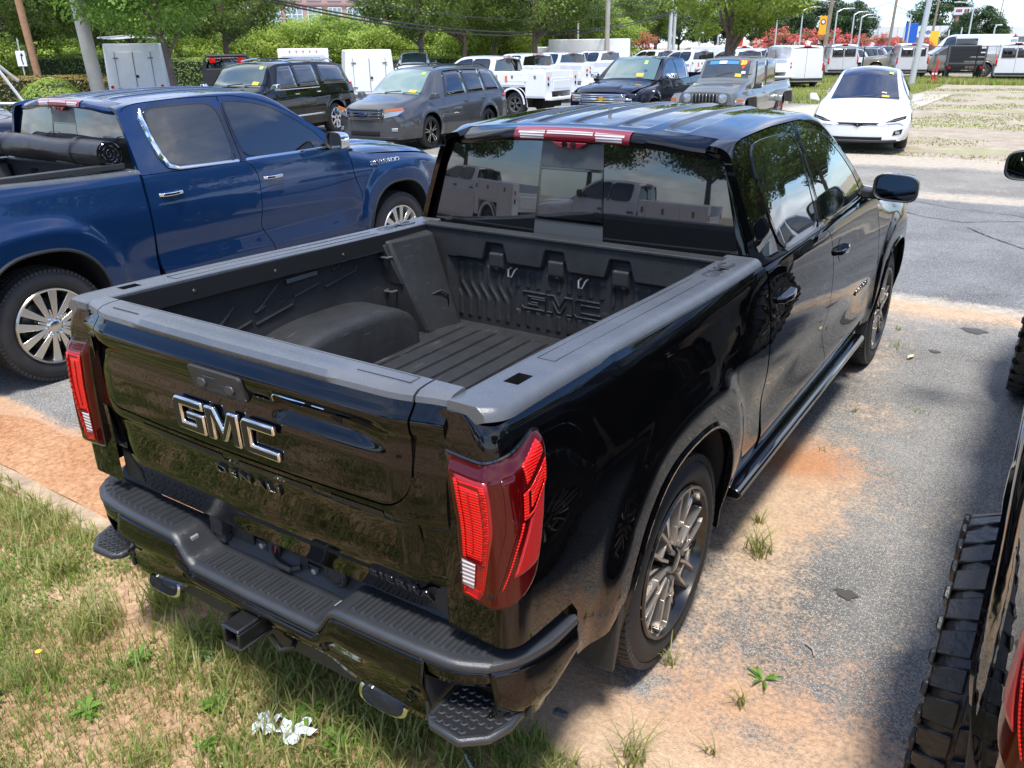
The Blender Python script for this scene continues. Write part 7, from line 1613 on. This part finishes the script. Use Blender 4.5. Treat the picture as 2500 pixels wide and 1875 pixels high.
for i, (a, b2, sg, lb) in enumerate(((W(560, -20, 38), W(1640, 33, 70), 1.6, 'overhead cable sagging from upper left to the steel poles'), (W(560, -26, 38), W(1640, 30, 70), 1.5, 'overhead cable just above the lowest cable'), (W(700, -32, 40), W(1640, 10, 70), 1.2, 'higher overhead cable to the steel poles'), (W(1000, -20, 50), W(1636, 0, 70), .5, 'topmost thin overhead cable in the centre'), (W(1640, 30, 70), W(2014, 12, 78), 1.0, 'cable from the steel poles to the banner pole'), (W(1640, 36, 70), W(2014, 18, 78), 1.0, 'lower cable from the steel poles to the banner pole'), (W(2014, 10, 78), W(2171, 5, 100), .6, 'cable between the two wooden utility poles'), (W(2171, 5, 100), W(2273, 30, 120), .4, 'cable falling from the tall wooden pole to the right'))): wire(lb, a, b2, sg, .035 if i < 2 else .025)
gw = thing('guy_wire', 'white guy wire guard slanting down at the left edge', 'guy wire', (0, 0, 0)); m = MB(); m.tube([W(-20, 150, 24), W(64, 258, 24)], .035, 8); m.build('guard_tube', simple('white_guard', (.72, .70, .66), rough=.5), gw)
gw = thing('guy_wire', 'grey guy wire guard slanting behind the white one', 'guy wire', (0, 0, 0)); m = MB(); m.tube([W(-10, 155, 30), W(44, 198, 30)], .05, 8); m.build('guard_tube', CONCP, gw)
hr = thing('hand_rail', 'white metal rail at the left edge behind the dark car', 'rail', (0, 0, 0)); m = MB(); m.tube([W(-40, 253, 22), W(70, 253, 22)], .030, 8); m.tube([W(0, 253, 22), W(4, 300, 22)], .025, 8); m.build('rail_tube', simple('white_rail', (.75, .76, .74), rough=.4), hr)
x, y = ray_ground(86, 22); bn = thing('round_bin', 'black round barrel behind the blue pickup roof', 'barrel', (x, y, 0)); m = MB(); m.lathe([(0, .26), (.95, .27), (.97, .285), (1.10, .28), (1.13, .26), (1.15, 0)], 32, ax='z'); m.build('barrel', PLAS, bn)
def sign(name, label, px, d, z, w_, h_, cat, mat, rz=None):
    x, y = ray_ground(px, d); T = thing(name, label, cat, (x, y, 0), -radians(33.7)+radians(0) if rz is None else rz); m = MB(); m.tube([(0, .04, 0), (0, .04, z+h_/2)], .03, 6); m.build('post', GALV, T); return T
an = lambda px: atan2(ray_ground(px, 50)[0]-CAM.x, ray_ground(px, 50)[1]-CAM.y)
T = sign('road_sign', 'white sign with a black arrow left of the brown pole', 46, 42, 2.35, .5, .65, 'road sign', None, -an(46)); m = MB(); m.bb(-.17, .17, -.01, .01, 1.62, 2.22); m.build('panel', PAPER, T); m = MB(); m.prism([(.02, -.014, 1.68), (.06, -.014, 1.68), (.03, -.014, 1.9), (.06, -.014, 2.02), (.10, -.014, 2.02), (.04, -.014, 2.15), (-.02, -.014, 2.02), (.02, -.014, 2.02), (-.01, -.014, 1.9)], (0, .003, 0)); m.build('arrow', DARK, T, smooth=False)
T = sign('no_entry_sign', 'red and white no entry sign above the black flatbed pickup', 628, 50, 1.5, .5, .5, 'road sign', None, -an(628)); m = MB(); m.bb(-.33, .33, 0, .01, .90, 1.56); m.build('panel', PAPER, T); m = MB(); m.prism([(.30*cos(a), -.008, 1.23+.30*sin(a)) for a in lin(0, 2*pi, 25)[:-1]], (0, .004, 0)); m.build('red_disc', simple('sign_red', (.55, .02, .03)), T, smooth=False); m = MB(); m.bb(-.22, .22, -.016, -.010, 1.19, 1.27); m.build('white_bar', PAPER, T)
T = sign('banner', 'orange vertical banner with a round emblem on the wooden pole', 2005, 77, 1, .5, 1, 'banner', None, -an(2005)); m = MB(); m.bb(-.28, .28, 0, .02, 2.75, 4.15); m.build('fabric', simple('banner_orange', (.80, .38, .02), rough=.7), T); m = MB(); m.lathe([(-.012, .20), (-.016, 0)], 20, ax='y', c=(0, 0, 3.7)); m.build('banner_emblem', simple('banner_dark', (.08, .05, .05)), T); m = MB(); m.lathe([(-.02, .12), (-.022, 0)], 20, ax='y', c=(0, 0, 3.7)); m.build('banner_emblem_centre', PAPER, T)
T = sign('flag', 'small orange red flag above the white van roofs', 1796, 40, 1, .5, 1, 'flag', None, -an(1796)); m = MB(); m.prism([(-.30, 0, 2.0), (.30, 0, 2.05), (.34, 0, 2.40), (.12, 0, 2.55), (0, 0, 2.42), (-.16, 0, 2.72), (-.30, 0, 2.62)], (0, .02, 0)); m.build('fabric', ORANGE, T, smooth=False)
T = sign('banner', 'yellow banner right of the last pink shrub', 2281, 110, 1, .5, 1, 'banner', None, -an(2281)); m = MB(); m.bb(-.45, .45, 0, .02, 1.6, 3.2); m.build('fabric', simple('banner_yellow', (.80, .50, .03), rough=.7), T)
x, y = ray_ground(2338, 170); T = thing('billboard', 'white roadside billboard with red and black lettering on a single post', 'billboard', (x, y, 0), -an(2338)); m = MB(); m.tube([(-.6, .4, 0), (-.6, .4, 6.5)], .30, 12); m.build('post', simple('rusty_post', (.26, .16, .11)), T); m = MB(); m.bb(-1.35, 1.35, 0, .5, 6.1, 7.4); m.build('sign_box', simple('sign_frame', (.25, .20, .20)), T); m = MB(); m.bb(-1.25, 1.25, -.03, 0, 6.2, 7.3); m.build('sign_face', simple('sign_pale', (.60, .64, .66)), T)
text('sign_lettering', 'AUTO', simple('sign_red', (.55, .02, .03)), T, (-.45, -.05, 6.8), (radians(90), 0, 0), size=.55, extrude=.01, bevel=0, bold=.01) if 0 else None
for x0, x1, mt in ((-.95, -.75, DARK), (-.70, -.25, simple('sign_red', (.55, .02, .03))), (-.22, -.08, DARK), (.30, .48, DARK), (.52, .70, simple('sign_red', (.55, .02, .03))), (.74, 1.0, DARK)): m = MB(); m.hexa([(x0, -.05, 6.6), (x1, -.05, 6.6), (x1, -.03, 6.6), (x0, -.03, 6.6), (x0+.05, -.05, 7.05), (x1+.03, -.05, 7.05), (x1+.03, -.03, 7.05), (x0+.05, -.03, 7.05)]); m.build('sign_mark', mt, T)
# ------------------------------------------------------------------ buildings
PGR = simple('pink_granite', (.42, .27, .24), rough=.7, var=.08, vscale=.3); PGL = simple('office_glass', (.18, .27, .33), rough=.08, coat=1, spec=.9); WFR = simple('white_mullion', (.75, .76, .76), rough=.5)
x, y = ray_ground(800, 230); ob = thing('office_building', 'pink granite office tower with gridded windows beyond the trees', 'building', (x, y, 0), -an(800)+.12)
m = MB(); m.bb(-26, 26, 0, 22, 0, 34); m.build('wall', PGR, ob)
m = MB(); m.bb(-26.2, 26.2, -.35, 0, 11.9, 12.3); m.bb(-26.2, 26.2, -.35, 0, 20.6, 21.0); stuff(m.build('stone_band', simple('granite_band', (.28, .19, .17)), ob))
gme = None; fme = None
for i in range(10):
    xc = -22.5+5*i
    for z0, hh in ((1.0, 3.4), (5.0, 6.4), (13.2, 6.6), (22, 5.0)):
        w_ = 3.3 if i % 3 else 3.9; m = MB(); m.bb(xc-w_/2, xc+w_/2, -.10, .05, z0, z0+hh); f = m.build('window', PGL, ob, smooth=False); m = MB(); n = 3 if hh < 5.5 else 4
        for k in range(4): xx = xc-w_/2+w_*k/3; m.bb(xx-.09, xx+.09, -.22, -.10, z0, z0+hh)
        for k in range(n+1): zz = z0+hh*k/n; m.bb(xc-w_/2, xc+w_/2, -.21, -.11, zz-.09, zz+.09)
        m.build('frame', WFR, f, smooth=False)
DWH = simple('dealer_white', (.66, .68, .70), rough=.5); DGY = simple('dealer_grey', (.32, .34, .36), rough=.6)
def dealer(label, px, d, w_, h_, band, extra=None, cat='building'):
    x, y = ray_ground(px, d); T = thing('dealership_building', label, cat, (x, y, 0), -an(px)+.05); m = MB(); m.bb(-w_/2, w_/2, 0, 14, 0, h_*.60); m.build('wall', DGY, T, smooth=False); m = MB(); m.bb(-w_/2-.3, w_/2+.3, -.8, 14, h_*.60, h_); m.build('fascia', DWH, T, smooth=False)
    n = int(w_/3)
    for i in range(n): xx = -w_/2+(i+.5)*w_/n; m = MB(); m.bb(xx-.9, xx+.9, -.06, .02, .4, h_*.5); m.build('window', PGL, T, smooth=False)
    for i in range(1, n, 2): xx = -w_/2+i*w_/n; m = MB(); m.bb(xx-.03, xx+.03, -.84, -.80, h_*.60, h_); m.build('panel_joint', DGY, T, smooth=False)
    return T
T = dealer('grey dealership with white fascia and blue lettering behind the lamp posts', 2265, 175, 17, 4.6, 1); text('fascia_lettering', 'BUICK', simple('print_blue', (.03, .10, .35)), T, (.2, -.9, 3.6), (radians(90), 0, 0), size=1.1, extrude=.02, bevel=0) if 0 else None
for i, xx in enumerate((-.9, -.3, .3, .9)): m = MB(); m.lathe([(-.84, .30), (-.88, .28), (-.88, .16), (-.84, .14)], 12, ax='y', c=(xx-.4, 0, 3.6)); m.build('fascia_letter', simple('print_blue', (.03, .10, .35)), T)
dealer('long white dealership behind the dark trees', 2440, 230, 30, 4.4, 1); dealer('tall white dealership with a flat canopy at the right edge', 2505, 200, 15, 4.6, 1)
x, y = ray_ground(2222, 150); T = thing('sign_slab', 'tall blue sign slab beside the grey dealership', 'sign', (x, y, 0), -an(2222)); m = MB(); m.bb(-.9, .9, 0, .5, 0, 4.7); m.build('slab', simple('slab_blue', (.01, .10, .45), rough=.35), T, bevel=.03)

# ------------------------------------------------------------------ chain link fence
fx0, fy0 = ray_ground(1985, 57); fx1, fy1 = ray_ground(2600, 57); fn = thing('chain_fence', 'black chain link fence in front of the parked vans', 'fence', (fx0, fy0, 0), atan2(fy1-fy0, fx1-fx0)); FL = hypot(fx1-fx0, fy1-fy0); FM = simple('fence_black', (.012, .012, .013), rough=.5, metal=.3)
for i in range(int(FL/3)+1): m = MB(); m.tube([(3*i, 0, 0), (3*i, 0, 1.92)], .035, 8); m.build('fence_post', FM, fn)
for z in (.05, 1.88): m = MB(); m.tube([(0, 0, z), (FL, 0, z)], .022, 6); m.build('fence_rail', FM, fn)
m = MB(); st_ = .085; nn = int((FL+1.9)/st_)
for i in range(nn):
    for sg in (1, -1):
        xa = i*st_-1.9 if sg > 0 else i*st_; za, xb_, zb_ = 0, xa+sg*1.85, 1.85
        if xa < 0: za = -xa; xa = 0
        if xb_ > FL: zb_ -= xb_-FL; xb_ = FL
        if xb_ < 0: zb_ += xb_; xb_ = 0
        if zb_ <= za: continue
        h = .0055; m.v += [(xa-h, 0, za), (xa+h, 0, za), (xb_+h, 0, zb_), (xb_-h, 0, zb_)]; b = len(m.v)-4; m.f.append((b, b+1, b+2, b+3))
stuff(m.build('fence_mesh', FM, fn, smooth=False))
# ------------------------------------------------------------------ parked work vehicles
def at(px, d): x, y = ray_ground(px, d); return (x, y, 0)
sv = boxbody('step_van', 'white walk-in service van with double rear doors and ladder rack behind the blue pickup', 'van', (-26.86, 17.60, 0), radians(50), 1.98, 3.4, .62, 2.42, taper=.05)
for s in (1, -1): m = MB(); m.tube([(s*.95, -.15, 2.62), (s*.95, 3.4, 2.62)], .035, 6); m.build('rack_rail', WHITE, sv)
for y in (.0, 1.1, 2.2, 3.3): m = MB(); m.tube([(-1.05, y, 2.60), (0, y, 2.68), (1.05, y, 2.60)], .03, 6); m.build('rack_crossbar', WHITE, sv)
boxbody('box_truck', 'tall white box truck with roll-up door above the black wagon', 'truck', at(738, 43), radians(46.8), 2.35, 4, .75, 2.18, roll=True, doors=None)
boxbody('service_van', 'white enclosed utility body truck between the black and the grey wagons', 'truck', at(898, 33), radians(47), 1.95, 2.8, .55, 2.12, taper=.14)
boxbody('cargo_trailer', 'small white cargo body beyond the clipped hedge at left', 'trailer', at(140, 58), radians(58), 1.9, 3, .5, 1.75, taper=.10, cab=False, doors=None)
boxbody('box_truck', 'long low white box body behind the navy pickup roof', 'truck', at(1540, 62), radians(115), 2.3, 5.6, .9, 2.55, cab=True, doors=None, zc=2.1)
fb, B_ = make_pickup('black flatbed pickup with headache rack left of the black wagon', dict(paint=BLACK, wheels='steel', detail=1, ribs=0), 'pickup truck', at(546, 37), radians(50), 'flatbed_pickup')
for o in list(B_.children):
    if o.name.split('.')[0] == 'bed_side': bpy.data.objects.remove(o, do_unlink=True)
m = MB(); m.bb(-1.0, 1.0, 0, 1.95, .85, .95); m.build('flat_deck', PLAS, B_); m = MB(); m.bb(-.95, .95, -.02, .05, .80, 1.45); m.build('tail_board', PLAS, B_)
rk = emp('headache_rack', B_); m = MB(); m.tube([(-.92, 1.98, .95), (-.90, 1.98, 1.80), (-.78, 1.98, 1.93), (.78, 1.98, 1.93), (.90, 1.98, 1.80), (.92, 1.98, .95)], .06, 8); m.tube([(-.9, 1.98, 1.40), (.9, 1.98, 1.40)], .04, 8); m.build('rack_frame', PLAS, rk)
for s in (1, -1): m = MB(); m.bb(s*.45, s*.70, 1.90, 1.95, 1.66, 1.86); m.build('rack_light', LRED, rk); m = MB(); m.tube([(s*.2, 1.95, 1.86), (s*.3, 1.95, 1.72), (s*.42, 1.95, 1.70)], .025, 6); m.build('rack_brace', PLAS, rk)
ut = cabtruck('white utility body pickup with orange decal right of the grey wagon', (-12.53, 23.52, 0), radians(90), WHITE, print_=True)
def uc(label, loc, rz, group='white utility trucks and pickups'): return dup(ut, label, loc, rz, group)
ut['group'] = 'white utility trucks and pickups'
uc('white crew cab utility truck directly behind the one with the orange decal', at(1395, 36), radians(72)); uc('white pickup between the crew cab and the navy pickup', at(1475, 41), radians(72)); uc('white pickup half hidden behind the navy pickup', at(1570, 47), radians(80)); uc('white pickup with red tail light behind the navy pickup cab', at(1700, 50), radians(70)); uc('white van-bodied truck behind the grey off road pickup', at(1800, 46), radians(70))
uc('white utility truck just right of the grey off road pickup', at(1905, 46), radians(60)); uc('white utility truck nearest the chain fence', at(1950, 50), radians(62)); uc('white work truck facing the camera behind the grey wagon', at(1022, 55), radians(215))
rk2 = thing('ladder_rack', 'black pipe rack on the white work truck behind the grey wagon', 'rack', (*at(1022, 55)[:2], 0), radians(215)); m = MB()
for y in (.2, 2.4, 4.0): m.tube([(-.8, y, 1.4), (-.8, y, 2.05), (.8, y, 2.05), (.8, y, 1.4)], .03, 6)
for x in (-.8, .8): m.tube([(x, 0, 2.05), (x, 4.3, 2.05)], .03, 6)
m.build('rack_tubes', PLAS, rk2)
V1 = van('white panel van left of the fence with a closed windowless back', at(1975, 47), radians(35), glassback=False)
V2 = van('white passenger van with dark rear windows left of the leaning mast', at(2066, 62), radians(22)); dup(V2, 'white passenger van behind the leaning steel mast', at(2237, 62), radians(16)); dup(V2, 'silver white van at the right end of the fence', at(2492, 56), radians(6)); V4 = dup(V2, 'tall white van rising behind the others at the right edge', at(2480, 72), radians(80)); V4.scale = (1.1, 1.1, 1.25)
dup(V1, 'white panel van behind the grey off road pickup roof', at(1820, 52), radians(70))
tp, B_ = make_pickup('tan pickup seen from the side behind the chain fence', dict(paint=TAN, wheels='silver', detail=1), 'pickup truck', at(2345, 66), radians(100)); m = MB(); m.bb(-.8, .8, 0, 1.9, .9, 1.35); m.build('bed_load', DARK, B_)
dup(tp, 'second tan pickup at the right behind the chain fence', at(2470, 64), radians(95), 'tan pickups behind the fence'); tp['group'] = 'tan pickups behind the fence'
sk = thing('flatbed_truck', 'black stake bed truck seen from behind in the middle of the fence', 'truck', at(2370, 60), radians(10)); m = MB(); m.bb(-1.05, 1.05, 0, 2.8, .75, .9); m.bb(-.95, .95, 3.0, 4.8, .5, 1.9); m.build('cab_and_deck', PLAS, sk, bevel=.03)
for z in (1.05, 1.3, 1.55): m = MB(); m.bb(-1.0, 1.0, -.02, .03, z, z+.18); m.build('stake_board', simple('stake_black', (.02, .02, .02)), sk)
for s in (1, -1): m = MB(); m.bb(s*.95, s*1.05, -.03, .04, .75, 1.85); m.build('stake_post', STEEL, sk); m = MB(); m.bb(s*.80, s*.95, -.05, -.02, .6, .72); m.build('tail_light', LRED, sk); wheel(sk, (s*1.0, 1.0, .36), s, 'plain', 1); wheel(sk, (s*1.0, 4.0, .36), s, 'plain', 1)
x, y, _ = at(2300, 54)
for i, (px, lb) in enumerate(((2293, 'short red and white post left of the taller one by the fence'), (2301, 'taller red and white marker post by the fence'))): bo = thing('marker_post', lb, 'marker post', at(px, 54), 0, 'red marker posts'); m = MB(); m.tube([(0, 0, 0), (0, 0, .75+.45*i)], .06, 8); m.build('post', simple('marker_red', (.55, .04, .04)), bo); m = MB(); m.lathe([(.45, .064), (.55, .064)], 12, ax='z'); m.build('white_band', PAPER, bo)
# rows of cars on the far lot
P_CAR = dict(P_EXP); P_CAR.update(paint=WHITE, wheels='plain', n=24, mirror=0); P_CAR['doors'] = ()
cw, _c = car('white car in the front row of the far lot', 'car', P_CAR, at(2108, 70), radians(150), 'parked_car', 'cars packed on the far lot')
P_CAR['paint'] = BLACK; ck, _c = car('black car in the front row of the far lot', 'car', P_CAR, at(2130, 72), radians(150), 'parked_car', 'cars packed on the far lot'); P_CAR['paint'] = paint('silver_paint', (.35, .36, .37), metal=.5); cs_, _c = car('silver car in the front row of the far lot', 'car', P_CAR, at(2155, 74), radians(150), 'parked_car', 'cars packed on the far lot')
for i in range(14):
    s_ = (cw, ck, cs_)[i % 3]; dup(s_, ['white', 'black', 'silver'][i % 3]+' car in row '+['two', 'three', 'four', 'five', 'six'][i//3]+' of the packed far lot', at(2100+((i*19) % 110), 80+i*3), radians(150), 'cars packed on the far lot')
dup(ck, 'dark car at the left edge beyond the blue pickup', (-11.9, 5.2, 0), radians(8)).pop('group', None) if 0 else None
P_CAR.update(paint=NAVY, wheels='plain'); dc, _c = car('dark car nose showing at the left edge beyond the blue pickup', 'car', P_CAR, (-18.9, 6.2, 0), radians(-88), 'parked_car')
# seen only in reflections: service trucks behind the camera, a white wagon and a red off road truck on the right
for i, (x, y) in enumerate(((-1.5, -9.5), (-8.5, -9.8), (-15.5, -9.5), (5.5, -9.8))): uc('white utility truck behind the camera, '+['second from right', 'second from left', 'leftmost', 'rightmost'][i], (x, y, 0), radians(90))
dup(cw, 'white wagon parked outside the right edge', (5.0, 15.0, 0), radians(200)); rj = copy_tree(jp); rj.location = (7.6, 19.5, 0); rj.rotation_euler = (0, 0, radians(200)); rj['label'] = 'red boxy off road pickup outside the right edge'
for o in rj.children_recursive:
    if o.type == 'MESH' and o.data.materials and o.data.materials[0] == OLIVE: o.data = o.data.copy(); o.data.materials[0] = REDP
